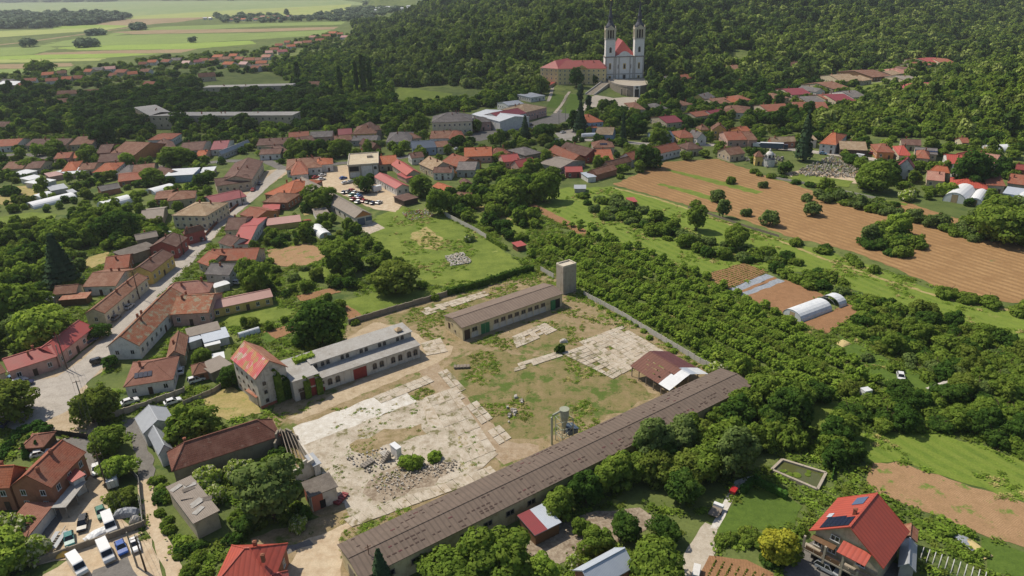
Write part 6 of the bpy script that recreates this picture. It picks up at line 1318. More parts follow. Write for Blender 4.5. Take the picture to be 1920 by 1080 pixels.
# panels on other roofs
for lab, n, xs in (('white bungalow with brown', 4, -1), ('low house whose roof', 10, 0), ('cream house with brown hipped roof and solar', 4, 0)):
    o = [q for q in COL.objects if q.get('label', '').startswith(lab)][0]; L, W = o['lw']; ro = [c for c in o.children if c.name.startswith('roof')][0]; hz = max(v.co.z for v in ro.data.vertices); hb = min(v.co.z for v in ro.data.vertices) + .16
    ry = o.rotation_euler.z; sy = -1 if (Matrix.Rotation(ry, 3, 'Z') @ Vector((0, -1, 0))).y < 0 else 1; sl = math.atan2(hz - hb, W / 2)
    for i in range(n):
        f = .42; x = (i - n / 2 + .5) * 1.1 + xs * L * .12; m = MB(); m.box(-.5, -.85, 0, .5, .85, .06); q = m.build('solar_panel', MATS['solar'], ro, loc=(x, sy * W / 2 * (1 - f), hb + (hz - hb) * f + .1)); q.rotation_euler = (-sl * sy, 0, 0)
# ------------------------------------------------------------------ pond
def pond():
    a, b, c, d = at(1446, 885), at(1466, 866), at(1548, 891), at(1532, 922); r = empty('garden_pond', a); tag(r, 'walled garden pond with murky green water behind the lawn', 'pond'); pts = [p - a for p in (a, b, c, d)]
    for i in range(4):
        p, q = pts[i], pts[(i + 1) % 4]; m = MB(); m.bar(p + Vector((0, 0, .4)), q + Vector((0, 0, .4)), .55, .8); m.build('wall', MATS['conc'], r)
    m = MB(); m.face([p + Vector((0, 0, .35)) for p in pts[::-1]]); w = m.build('water', MATS['pond_water'], r)
    CLEAR.append([(q.x, q.y) for q in (a, b, c, d)])
    for i in range(5):
        p = pts[0].lerp(pts[2], .25 + .12 * i) + Vector((RND.uniform(-1, 1), RND.uniform(-1, 1), .38)); m = MB(); m.tube([p, p + Vector((0, 0, .06))], RND.uniform(.5, 1.1), 9); m.build('water_plant', MATS['leaf_mid'], r)
pond()
hedge([(1392, 926), (1412, 905), (1440, 918), (1475, 936)], 1.2, 1.6, 'thuja', 'clipped dark hedge along the mown lawn', n=30)
# ------------------------------------------------------------------ plastic tunnels
def tunnel(A, B, E, h, label, cover=1.0, mat='white_plastic', hoops=9, gapat=None, name='plastic_tunnel', fmat='steel'):
    """A, B feet of the near hoop, E the far foot on B's side (pixels)."""
    a, b, e = at(*A), at(*B), at(*E); d = e - b; L = d.length; d.normalize(); w = (b - a).length; c = (a + b) / 2; r = empty(name, c, math.atan2(d.y, d.x)); tag(r, label, 'greenhouse')
    arc = [(w / 2 * math.cos(t), h * math.sin(t) ** .85) for t in np.linspace(0, math.pi, 11)]
    for i in range(hoops):
        m = MB(); x = L * i / (hoops - 1); m.tube([(x, y, z) for y, z in arc], .07, 5); m.build('hoop', MATS[fmat], r)
    if cover:
        for i in range(hoops - 1):
            if (i + .5) / (hoops - 1) > cover or (gapat and i in gapat): continue
            x0, x1 = L * i / (hoops - 1), L * (i + 1) / (hoops - 1); m = MB()
            for (y0, z0), (y1, z1) in zip(arc[:-1], arc[1:]): m.face([(x0, y0 * 1.02, z0 * 1.02 + .02), (x1, y0 * 1.02, z0 * 1.02 + .02), (x1, y1 * 1.02, z1 * 1.02 + .02), (x0, y1 * 1.02, z1 * 1.02 + .02)])
            m.build('cover_sheet', MATS[mat], r)
        m = MB(); q = [(0.02, y, z) for y, z in arc]; m.face([q[0], q[1], q[2], q[3], (0.02, w * .14, h * .8), (0.02, w * .14, 0)]); m.face([(0.02, -w * .14, 0), (0.02, -w * .14, h * .8), q[7], q[8], q[9], q[10]]); m.face([(0.02, w * .14, h * .8), q[3], q[4], q[5], q[6], q[7], (0.02, -w * .14, h * .8)]); m.build('end_sheet', MATS[mat], r)
        m = MB(); m.box(.0, -w * .13, 0, .06, w * .13, h * .78); m.build('door', MATS['wood_pale'], r)
    CLEAR.append([tuple((r.matrix_basis @ Vector(q))[:2]) for q in ((-1, -w / 2, 0), (L, -w / 2, 0), (L, w / 2, 0), (-1, w / 2, 0))])
    return r
ground('plastic_film', [(222, 226, 230), (206, 212, 218), (232, 234, 236)], (.4, 1.2, 5), rough=.5)
tunnel((1466, 590), (1503, 605), (1588, 573), 2.9, 'long plastic tunnel with a torn gap beside the dug beds', 1, 'plastic_film', 13, (8, 9))
tunnel((1766, 377), (1810, 383), (1830, 365), 4.6, 'large white plastic tunnel below the long orange roof', 1, 'white_plastic', 7)
tunnel((1813, 383), (1840, 388), (1853, 368), 3.4, 'smaller white plastic tunnel next to the large one', 1, 'white_plastic', 7)
tunnel((1896, 380), (1925, 386), (1935, 370), 3.2, 'white plastic tunnel at the edge of the picture', 1, 'white_plastic', 5)
tunnel((188, 386), (194, 394), (246, 380), 3, 'bright white plastic tunnel in the middle gardens', 1, 'white_plastic', 7)
tunnel((280, 360), (284, 368), (325, 357), 2.6, 'white plastic tunnel before the modern hall', 1, 'white_plastic', 7)
tunnel((54, 386), (58, 394), (140, 374), 2.6, 'long narrow white tunnel in the left gardens', 1, 'white_plastic', 11)
tunnel((65, 371), (68, 377), (95, 369), 2.2, 'short white tunnel above the long narrow one', 1, 'white_plastic', 5)
tunnel((600, 448), (622, 442), (603, 426), 2.2, 'small white plastic tunnel in the allotments', 1, 'white_plastic', 5)
tunnel((1845, 280), (1847, 287), (1890, 285), 3.2, 'torn white plastic tunnel under the right slope', 1, 'white_plastic', 8, (3,))
tunnel((1727, 1052), (1729, 1032), (1845, 1078), 1.6, 'bare white hoop frame of a tunnel in the lower corner', 0, 'white_plastic', 11, None, 'tunnel_frame', 'frame_white')
tunnel((447, 632), (449, 637), (488, 625), 1.8, 'low grey plastic tunnel beside the vegetable beds', 1, 'plastic_film', 5)
# ------------------------------------------------------------------ chapel
p = at(1441, 311); cp = empty('cemetery_chapel', p); tag(cp, 'small round white chapel with dome in the cemetery', 'chapel'); s = p.length / FPX; m = MB(); lathe(m, [(10 * s, -.5), (10 * s, 12 * s), (10.6 * s, 12.2 * s), (10.6 * s, 13 * s)], 10); m.build('wall', MATS['wh'], cp); m = MB(); lathe(m, [(10.8 * s, 13 * s), (7 * s, 15 * s)], 10); m.build('skirt_roof', MATS['spire'], cp)
m = MB(); lathe(m, [(7 * s, 14.6 * s), (7 * s, 19 * s), (7.4 * s, 19.4 * s), (6.8 * s, 22 * s), (4.6 * s, 25 * s), (1.6 * s, 26.5 * s), (1.6 * s, 29 * s), (.1, 32 * s)], 12); m.build('dome', MATS['wh'], cp)
for i in range(6):
    a = i * math.pi / 3 - 1.9; m = MB(); m.box(-.5, -.05, 0, .5, .05, 1.6); m.build('window', MATS['pane'], cp, loc=(math.cos(a) * 7.05 * s, math.sin(a) * 7.05 * s, 15.6 * s), rz=a + math.pi / 2)
# ------------------------------------------------------------------ vehicles
_t = MB(); _t.tube([(0, -.1, 0), (0, .1, 0)], .32, 12); _t.tube([(0, -.105, 0), (0, .105, 0)], .18, 8, 1); WHEEL = _t.mesh('wheel', [MATS['tyre'], MATS['steel']])
def frustum(m, b, t, mi):
    n = len(m.v); m.v += [tuple(p) for p in b] + [tuple(p) for p in t]
    for i in range(4): m.f.append((n + i, n + (i + 1) % 4, n + 4 + (i + 1) % 4, n + 4 + i)); m.m.append(mi)
    return n
def car_meshes(kind):
    key = ('car', kind)
    if key in PROTO: return PROTO[key]
    b = MB(); g = MB()
    if kind == 'van':
        prof = [(-2.9, .35), (2.75, .35), (2.9, .75), (2.75, 1.15), (2.1, 1.4), (1.45, 2.4), (1.2, 2.5), (-2.8, 2.5), (-2.9, 2.3)]; w = .98
        for sy in (-1, 1): b.face([(x, sy * w * (1 if z < 1.5 else .93), z) for x, z in (prof if sy < 0 else prof[::-1])])
        for (x0, z0), (x1, z1) in zip(prof, prof[1:] + prof[:1]): q0, q1 = (w * (1 if z < 1.5 else .93) for z in (z0, z1)); b.face([(x0, -q0, z0), (x0, q0, z0), (x1, q1, z1), (x1, -q1, z1)])
        g.face([(2.07, -.86, 1.5), (2.07, .86, 1.5), (1.53, .84, 2.33), (1.53, -.84, 2.33)])
        for sy in (-1, 1): q = [(1.95, sy * .985, 1.42), (1.0, sy * .985, 1.42), (1.0, sy * .935, 2.1), (1.5, sy * .935, 2.1)]; g.face(q if sy > 0 else q[::-1])
        for i in range(len(g.v)): g.v[i] = (g.v[i][0] + .02, g.v[i][1] * 1.01, g.v[i][2])
    else:
        top = 1.46 if kind == 'car' else 1.68; tail = -1.35 if kind == 'car' else -1.95
        low = [(-2.1, .32), (2.1, .32), (2.16, .62), (1.95, .8), (1.0, .95), (-1.9, .98), (-2.14, .85), (-2.16, .5)]
        for sy in (-1, 1): b.face([(x, sy * .86, z) for x, z in (low if sy < 0 else low[::-1])])
        for (x0, z0), (x1, z1) in zip(low, low[1:] + low[:1]): b.face([(x0, -.86, z0), (x0, .86, z0), (x1, .86, z1), (x1, -.86, z1)])
        bx = [(1.0, -.8, .94), (1.0, .8, .94), (tail - .45, .8, .96), (tail - .45, -.8, .96)]; tx = [(.2, -.62, top), (.2, .62, top), (tail, .62, top), (tail, -.62, top)]
        n = frustum(g, bx, tx, 0); b.face([(x * 1.0, y * 1.03, z + .02) for x, y, z in tx]); b.face([(x, y * 1.03, z - .05) for x, y, z in tx[::-1]])
        for x0, x1 in ((.86, .2), (-.45, -.42), (tail - .4, tail)):
            for sy in (-1, 1): b.bar((x0, sy * .81, .95), (x1, sy * .635, top), .09)
    PROTO[key] = (b, g); return PROTO[key]
def car(px, py, qx, qy, col, kind, label, group=None, parts=True):
    """A vehicle standing at pixel (px, py), its nose towards pixel (qx, qy)."""
    p = at(px, py); d = at(qx, qy) - p; b, g = car_meshes(kind); az = math.atan2(d.y, d.x); nm = 'parked_van' if kind == 'van' else 'parked_car'
    LIFT = Vector((0, 0, .2))
    if not parts:
        m = MB(); m.v = b.v + g.v; m.f = b.f + [tuple(len(b.v) + i for i in f) for f in g.f]; m.m = [0] * len(b.f) + [1] * len(g.f)
        for x in (-1.3, 1.3):
            for y in (-.76, .76): m.box(x - .3, y - .1, .02, x + .3, y + .1, .6, 2)
        return tag(m.build(nm, [MATS['paint_' + col], MATS['car_glass'], MATS['tyre']], loc=p + LIFT, rz=az), label, 'van' if kind == 'van' else 'car', group)
    r = empty(nm, p + LIFT, az); tag(r, label, 'van' if kind == 'van' else 'car', group)
    kb = ('body', kind, col)
    if kb not in PROTO: PROTO[kb] = b.mesh('body', MATS['paint_' + col])
    if ('glass', kind) not in PROTO: PROTO[('glass', kind)] = g.mesh('windows', MATS['car_glass'])
    link('body', PROTO[kb], r); link('windows', PROTO[('glass', kind)], r); wx = 1.75 if kind == 'van' else 1.3
    for x in (-wx, wx):
        for y in (-.78, .78): link('wheel', WHEEL, r, loc=(x, y, .32))
    return r
for a in ((182, 885, 183, 893, 'white', 'car', 'white hatchback parked on the asphalt beside the leaning poles'), (191, 966, 194, 975, 'green', 'car', 'green saloon with pale bonnet behind the white minibus'), (157, 988, 155, 998, 'black', 'wagon', 'black off-roader in the gravel yard'), (132, 1016, 133, 1026, 'teal', 'car', 'teal wreck without roof beside the trailer'),
          (208, 990, 213, 1004, 'white', 'van', 'cream minibus parked in the gravel yard'), (201, 1043, 208, 1058, 'white', 'van', 'white van parked below the wall next to the blue car'), (148, 1068, 158, 1082, 'white', 'van', 'white van cut by the bottom edge'), (229, 1032, 233, 1042, 'blue', 'car', 'bright blue small car between two white vehicles'), (254, 1027, 257, 1038, 'white', 'car', 'white estate car at the end of the parking strip'),
          (78, 855, 90, 852, 'white', 'car', 'white car half hidden behind the brick house'), (215, 890, 216, 900, 'grey', 'van', 'grey van under the round tree'), (243, 578, 253, 570, 'silver', 'car', 'silver car parked before the long cream house'), (218, 599, 228, 591, 'grey', 'car', 'grey car parked second before the long cream house'),
          (171, 642, 181, 637, 'navy', 'car', 'dark blue car parked before the pink street house'), (187, 681, 197, 678, 'black', 'wagon', 'black off-roader parked by the white gable house'), (48, 723, 60, 720, 'navy', 'car', 'navy car parked at the lower end of the pink house'), (28, 712, 38, 706, 'lblue', 'wagon', 'light blue estate car at the corner of the pink house'), (37, 719, 47, 714, 'white', 'car', 'white car squeezed between the blue ones at the corner'),
          (340, 699, 341, 690, 'white', 'car', 'white car in the garden before the pyramid roof'), (370, 716, 380, 713, 'white', 'wagon', 'white estate car on the grass beside the pyramid roof'), (382, 450, 390, 442, 'silver', 'wagon', 'silver car driving up the village street'), (475, 358, 481, 352, 'red', 'car', 'red car on the upper village street'), (488, 346, 494, 340, 'navy', 'car', 'dark car at the top of the village street'), (413, 307, 425, 306, 'white', 'car', 'white car on the upper street between the trees'), (381, 309, 392, 308, 'black', 'car', 'dark car on the upper street under the trees'),
          (1688, 711, 1690, 720, 'white', 'car', 'white car parked on the grass lane beside the orchard'), (1552, 1072, 1575, 1084, 'silver', 'wagon', 'silver off-roader before the villa garage'), (245, 757, 260, 752, 'white', 'car', 'white car behind the garden wall'), (325, 757, 340, 752, 'white', 'car', 'white car beside the grey barn under the wall'), (446, 533, 455, 533, 'white', 'car', 'white car beside the lilac grey house'), (8, 798, 14, 790, 'navy', 'car', 'dark blue car under the tree at the picture edge')): car(*a)
for i, (x, y, c, l) in enumerate(((592, 335, 'red', 'red car in the row before the orange hipped house'), (605, 331, 'white', 'white car farthest in the row before the orange hipped house'), (604, 338, 'white', 'white car nearest in the row before the orange hipped house'), (644, 336, 'blue', 'blue car beside the unfinished block'), (648, 345, 'white', 'white off-roader beside the unfinished block'), (659, 343, 'silver', 'silver car under the trees by the unfinished block'),
        (646, 363, 'navy', 'navy car at the hangar end of the packed car rows'), (653, 362, 'grey', 'grey car beside the navy one in the packed rows'), (659, 359, 'red', 'red car at the back of the packed rows'), (666, 363, 'white', 'white car at the back of the packed rows'), (660, 368, 'green', 'dark green car in the packed rows'), (676, 365, 'black', 'black car under the dark tree in the packed rows'), (672, 369, 'lblue', 'light blue car in the middle of the packed rows'), (689, 362, 'black', 'dark car beside the white box trailer'), (675, 372, 'blue', 'blue car in the middle of the packed rows'), (663, 376, 'red', 'red car at the hangar wall'), (676, 376, 'maroon', 'dark red car in the front row'), (672, 381, 'silver', 'pale car beside the hangar wall in the front row'), (683, 379, 'red', 'bright red car in the front row'), (691, 381, 'black', 'black car in the front row'), (700, 383, 'navy', 'navy car, second from the open end of the front row'), (711, 382, 'white', 'white car at the open end of the front row'))):
    car(x, y, x + (8 if i > 5 else 9), y - (4 if i > 5 else 2), c, 'car', l, 'cars parked on the sandy lot', False)
for a in ((1543, 290, 1555, 291, 'lblue', 'car', 'light blue car on the main road beside the cemetery'), (1593, 296, 1605, 297, 'maroon', 'car', 'dark red car on the main road beside the cemetery'), (1614, 298, 1626, 300, 'white', 'van', 'white van on the main road beside the cemetery'), (1636, 290, 1648, 291, 'red', 'car', 'red car parked before the ochre house'), (1045, 245, 1055, 243, 'silver', 'car', 'silver car in the town parking bay'), (1056, 250, 1066, 248, 'white', 'car', 'white car in the town parking bay'), (995, 236, 1005, 234, 'black', 'car', 'dark car on the town square'), (857, 281, 866, 279, 'white', 'car', 'white car beside the brown roofed houses'), (1420, 276, 1432, 277, 'white', 'van', 'white van behind the lorry')): car(*a, None, False)
def boxy(px, py, qx, qy, l, w, h, mats, label, cat, name, z0=.5, wheels=2, kind='box'):
    p = at(px, py); d = at(qx, qy) - p; r = empty(name, p + Vector((0, 0, .2)), math.atan2(d.y, d.x)); tag(r, label, cat); m = MB(); m.box(-l / 2, -w / 2, z0, l / 2, w / 2, h); m.box(-l / 2 + .05, -w / 2 - .02, z0 - .12, l / 2 - .05, w / 2 + .02, z0 - .001)
    m.build('body', MATS[mats[0]], r); m = MB(); m.box(-l / 2 - .03, -w / 2 - .03, h + .003, l / 2 + .03, w / 2 + .03, h + .06); m.build('roof', MATS[mats[1]], r)
    for i in range(wheels):
        for y in (-w / 2 + .1, w / 2 - .1): link('wheel', WHEEL, r, loc=(-l / 4 + i * l / 2 / max(1, wheels - 1) if wheels > 1 else 0, y, .32))
    return r
r = boxy(1446, 281, 1470, 282, 13, 2.5, 4, ('blue_grey', 'white_plastic'), 'grey articulated lorry trailer parked on the main road', 'lorry', 'lorry_trailer', 1.1, 3); m = MB(); m.box(6.9, -1.2, .6, 9, 1.2, 3.4); m.build('cab', MATS['paint_navy'], r)
boxy(707, 360, 716, 358, 4.6, 2.2, 3, ('white_plastic', 'wm'), 'white box trailer beside the red roofed workshop', 'trailer', 'box_trailer', .7)
boxy(1622, 743, 1632, 741, 2.2, 1.8, 1.9, ('white_plastic', 'wm'), 'white box on the grass clearing below the orchard', 'trailer', 'box_trailer', .3, 1)
boxy(213, 908, 214, 918, 4.5, 2.1, 2.2, ('frame_white', 'wm'), 'white caravan under the shrubs of the junk corner', 'caravan', 'caravan', .5, 1)
r = empty('tank_trailer', at(1107, 259), .05); tag(r, 'silver tank beside the pale blue house', 'tank'); m = MB(); m.tube([(-6, 0, 2), (-5.7, 0, 2), (5.7, 0, 2), (6, 0, 2)], [.8, 1.4, 1.4, .8], 12); m.build('tank', MATS['white_plastic'], r); m = MB(); m.box(-5, -1, 0, -4, 1, .8); m.box(4, -1, 0, 5, 1, .8); m.build('stand', MATS['steel'], r)
r = empty('flatbed_trailer', at(107, 1018) + Vector((0, 0, .2)), 0); d = at(118, 1000) - at(95, 1035); r.rotation_euler.z = math.atan2(d.y, d.x); tag(r, 'bare steel car trailer with ladder frame beside the garages', 'trailer')
for y in (-.75, .75): m = MB(); m.box(-2.4, y - .42, .55, 2.4, y + .42, .65); m.build('ramp', MATS['gm'], r)
m = MB(); [m.box(-2.2 + i * .7, -.35, .5, -2.1 + i * .7, .35, .6) for i in range(7)]; m.bar((2.4, 0, .5), (4, 0, .5), .12); m.build('frame', MATS['steel'], r)
for x in (-.6, .4):
    for y in (-1.1, 1.1): link('wheel', WHEEL, r, loc=(x, y, .32))
def tarp(px, py, l, w, h, mat, label, name='covered_boat', cat='boat', rz=0):
    m = MB(); nx, ny = 10, 7; G = [[(-l / 2 + l * i / nx, -w / 2 + w * j / ny, .05 + h * max(0, math.sin(math.pi * i / nx)) ** .5 * max(0, math.sin(math.pi * j / ny)) ** .6 + RND.uniform(-.08, .08) * h) for j in range(ny + 1)] for i in range(nx + 1)]
    for i in range(nx):
        for j in range(ny): m.face([G[i][j], G[i + 1][j], G[i + 1][j + 1], G[i][j + 1]])
    return tag(m.build(name, MATS[mat], loc=at(px, py) + Vector((0, 0, .2)), rz=rz), label, cat)
tarp(183, 1006, 4.4, 3, 1.2, 'white_plastic', 'white tarpaulin draped over a boat in the gravel yard', rz=.9); tarp(238, 966, 5.2, 2.4, 1.7, 'gm', 'grey covered boat in the junk corner', rz=.1); tarp(255, 978, 2.2, 1.6, 1.3, 'stone_pale', 'pale covered heap beside the grey boat', 'covered_heap', 'heap'); tarp(1770, 728, 9, 3, 1.6, 'stone_pale', 'white plastic bundles stacked on logs at the thicket edge', 'film_bundles', 'bundles', .3); tarp(1588, 803, 4, 1.2, .9, 'white_plastic', 'white bundle under the long hedge row', 'film_bundles', 'bundles', .3); tarp(1580, 645, 4, 3, .5, 'straw', 'yellow sawdust heap beside the plastic tunnel', 'sawdust_heap', 'heap', .5); tarp(1828, 1028, 5.5, 2.2, .5, 'straw', 'yellow straw heap beside the small lawn', 'straw_heap', 'heap', 1.9); tarp(1816, 1020, 5, 2.4, .4, 'film', 'grey sheet spread beside the straw heap', 'ground_sheet', 'sheet', 1.9); tarp(310, 437, 6, 2.6, .6, 'white_plastic', 'white tarpaulin on the grey ruin roof', 'tarpaulin', 'tarpaulin', .4); tarp(120, 1043, 2.6, 1.2, .9, 'paint_yellow', 'yellow bags at the foot of the wall', 'bag_heap', 'bags', .4); tarp(52, 1042, 1.8, 1.2, .9, 'paint_blue', 'blue tarpaulin bundle beside the garages', 'tarpaulin', 'tarpaulin', .2); tarp(575, 415, 4, 2, .7, 'brick_pile', 'heap of orange bricks beside the white lean-to', 'brick_heap', 'bricks', .6); tarp(1676, 653, 5, 2, .8, 'pm', 'pink sheet covered stack hidden in the thicket', 'covered_stack', 'stack', -.5); tarp(1057, 642, 2.4, 1.4, 1.0, 'stone_pale', 'broken white concrete heap beside the lone shrub', 'concrete_heap', 'heap', 0)
r = empty('garden_cart', at(1375, 925), .9); tag(r, 'red two wheeled garden cart on the pale path', 'cart'); m = MB(); m.box(-.9, -.6, .5, .9, .6, 1.1); m.build('body', MATS['paint_red'], r); m = MB(); m.bar((.9, 0, .6), (2.2, 0, .5), .1); m.build('drawbar', MATS['steel'], r)
for y in (-.7, .7): link('wheel', WHEEL, r, loc=(0, y, .32))
r = empty('wooden_trailer', at(1342, 962), .95); tag(r, 'flat wooden trailer beside the lawn path', 'trailer'); m = MB(); m.box(-1.8, -1, .6, 1.8, 1, .75); m.build('bed', MATS['wood_grey'], r); m = MB(); m.box(1.0, -1, .75, 1.8, 1, 1.3); m.build('load', MATS['white_plastic'], r)
for y in (-1.05, 1.05): link('wheel', WHEEL, r, loc=(0, y, .32))
boxy(1305, 1078, 1308, 1062, 2.8, 1.2, 1.1, ('white_plastic', 'frame_white'), 'white rack trolley standing on the drive', 'trolley', 'trolley', .4)
# ------------------------------------------------------------------ poles and wires
TOPS = {}
def pole(px, py, h, label, mat='pole_concrete', arm=True, key=None, rz=.6):
    p = at(px, py); r = empty('utility_pole', p, rz); tag(r, label, 'utility pole', 'utility poles of the town'); m = MB(); m.tube([(0, 0, -.3), (0, 0, h)], [.19, .12], 8); m.build('mast', MATS[mat], r)
    if arm:
        m = MB(); m.bar((-.9, 0, h - .4), (.9, 0, h - .4), .1); m.build('crossarm', MATS['rust_steel'], r)
        for x in (-.8, 0, .8): m = MB(); m.tube([(x, 0, h - .35), (x, 0, h - .1)], .05, 6); m.build('insulator', MATS['frame_white'], r)
    TOPS[key or (px, py)] = p + Vector((0, 0, h - .2))
pole(262, 561, 10.5, 'tall dark pole before the long cream house', 'pole_wood', key='a'); pole(126, 692, 11, 'tall dark pole at the corner of the pink house', 'pole_wood', key='b'); pole(119, 693, 8, 'short pale pole leaning beside the tall one at the pink house', key='b2', arm=False); pole(202, 918, 9.5, 'pole between the parking yard and the round trees', 'pole_wood', key='c'); pole(258, 1064, 8.5, 'nearer of two poles below the wall', key='d', arm=False); pole(274, 1072, 8.5, 'second of two poles below the wall', 'pole_wood', key='e'); pole(160, 770, 9, 'pole beside the round trees at the junction', key='f'); pole(345, 478, 9, 'street pole beside the dark red house', 'pole_wood', key='g'); pole(455, 385, 9, 'street pole beside the maroon roof', 'pole_wood', key='h'); pole(492, 322, 9, 'street pole at the top of the street', key='i'); pole(1048, 234, 10, 'pole at the town square', key='j'); pole(986, 245, 10, 'pole on the road verge of the square', key='k'); pole(1060, 228, 10, 'pole at the foot of the monastery path', key='l')
pole(222, 302, 9, 'pole among the trees of the upper street', 'pole_wood', key='m')
for k, (a, b) in enumerate((('b', 'a'), ('a', 'g'), ('g', 'h'), ('h', 'i'), ('f', 'c'), ('c', 'e'), ('b', 'f'), ('j', 'k'))):
    A_, B_ = TOPS[a], TOPS[b]; m = MB()
    for o in (-.8, 0, .8):
        d = (B_ - A_).normalized(); u = Vector((-d.y, d.x, 0)) * o; pts = [A_.lerp(B_, t) + u - Vector((0, 0, 4 * t * (1 - t) * (A_ - B_).length * .02)) for t in np.linspace(0, 1, 9)]; m.tube(pts, .022, 4, cap=False)
    tag(m.build('power_line', MATS['black']), ('sagging power line from the pink house up to the cream house', 'power line along the cream and yellow houses', 'power line along the middle of the street', 'power line at the top of the street', 'power line above the parking yard', 'power line above the junk corner', 'power line across the junction', 'power line above the town square')[k], 'power line')
# ------------------------------------------------------------------ far villages
def far_house(px, py, wpx, roof, wall, label, group, h=4, rise=3, dep=.8):
    p = at(px, py); w = max(6, wpx * p.length / FPX); d = w * dep; r = empty('village_house', p, RND.uniform(-.5, .5)); tag(r, label, 'house', group); m = MB(); x, y = w / 2, d / 2
    m.face([(-x, -y, -1), (x, -y, -1), (x, -y, h), (-x, -y, h)]); m.face([(x, y, -1), (-x, y, -1), (-x, y, h), (x, y, h)]); m.face([(x, -y, -1), (x, y, -1), (x, y, h), (x, 0, h + rise - .2), (x, -y, h)]); m.face([(-x, y, -1), (-x, -y, -1), (-x, -y, h), (-x, 0, h + rise - .2), (-x, y, h)]); m.build('wall', MATS[wall], r); m = MB(); m.slab(roof_faces('g', w + .8, d + .8, h, rise), .2); m.build('roof', MATS[roof], r)
    for i in range(2): link('window', WIN['sq'], r, loc=(-w / 4 + i * w / 2, -y, h * .5), scale=(1.4, 1, 1.5))
    CLEAR.append([(p.x - w * .7, p.y - w * .7), (p.x + w * .7, p.y - w * .7), (p.x + w * .7, p.y + w * .7), (p.x - w * .7, p.y + w * .7)])
V1 = '93,146,16 100,158,16 150,153,15 186,137,16 206,135,18 232,141,20 250,145,14 276,140,16 128,155,14 216,148,14 315,121,16 333,118,16 352,124,14 384,119,14 412,112,18 424,116,18 432,126,20 452,116,16 470,118,18 478,132,20 460,126,16 270,126,12 288,122,14 118,143,12 170,140,14 60,158,16 45,168,16 20,160,22 372,122,12 400,120,12 440,110,14 488,118,14'
cols = ['ot', 'rt', 'rt', 'bt', 'dm', 'rt', 'ot', 'gt']; words = {'ot': 'bright orange', 'rt': 'red', 'bt': 'brown', 'dm': 'dark red', 'gt': 'grey', 'wm': 'white', 'dt': 'dark brown'}
for i, q in enumerate(V1.split()): x, y, w = map(float, q.split(',')); c = cols[(i * 5) % 8]; far_house(x, y, w, c, ('cr', 'wh', 'be')[i % 3], f'{words[c]} roofed house with ' + ('cream', 'white', 'beige')[i % 3] + f' walls in the village beyond the park', 'houses of the village beyond the park')
V2 = '625,66,14 612,72,14 600,80,14 648,74,14 560,86,13 546,92,14 577,84,14 515,98,14 530,102,16 502,112,16 492,124,18 482,134,18 668,78,16 662,72,10 588,74,12 638,68,10 540,84,10 524,90,12 506,104,12 497,132,16'
for i, q in enumerate(V2.split()): x, y, w = map(float, q.split(',')); c = ('ot', 'rt', 'rt', 'dm', 'pt')[i % 5]; words['pt'] = 'salmon'; far_house(x, y, w, c, ('cr', 'wh')[i % 2], f'{words[c]} roofed house in the village row at the foot of the wooded hill', 'houses at the foot of the wooded hill')
for i, (x, y, w) in enumerate(((432, 40, 9), (446, 37, 9), (458, 39, 10), (470, 36, 9), (482, 39, 10), (494, 34, 9), (505, 37, 9), (517, 33, 9), (528, 38, 10), (540, 34, 8))): c = ('rt', 'pt', 'ot', 'bt')[i % 4]; far_house(x, y, w, c, 'wh', f'{words[c]} roofed house of the far hamlet in the plain', 'houses of the far hamlet')
for i, (x, y, w) in enumerate(((700, 22, 14), (712, 18, 14), (728, 16, 18), (742, 21, 14), (720, 25, 10), (758, 19, 12), (768, 15, 10), (12, 39, 26), (385, 37, 6), (395, 37, 6))): far_house(x, y, w, 'wm', 'wh', 'white roofed works building far out in the plain', 'white works buildings in the plain', 5, 2, .5)
far_house(560, 33, 22, 'gt', 'dk', 'long dark barn standing alone in the far fields', None, 4, 3, .4); far_house(27, 166, 36, 'wm', 'st', 'large shed with white panels on its roof at the left edge', None, 5, 3, .6); far_house(390, 152, 26, 'bt', 'be', 'brown roofed house beside the farther barracks', None, 5, 4, .4); far_house(110, 200, 30, 'bt', 'be', 'brown roofed farm hidden in the left trees', None, 4, 3, .5); far_house(150, 182, 60, 'bt', 'be', 'long brown roofed stable before the village', None, 4, 3, .2); far_house(120, 240, 26, 'rm', 'pk', 'red canopy roofed house in the left trees', None, 4, 1.5, .5); far_house(590, 166, 20, 'bt', 'be', 'brown roofed house alone behind the park trees', None, 4, 3, .6); far_house(285, 165, 24, 'rt', 'be', 'red roofed house beside the pale green trees', None, 4, 3, .5); far_house(10, 245, 28, 'dt', 'be', 'dark roofed house at the left edge under the trees', None, 4, 3, .6)
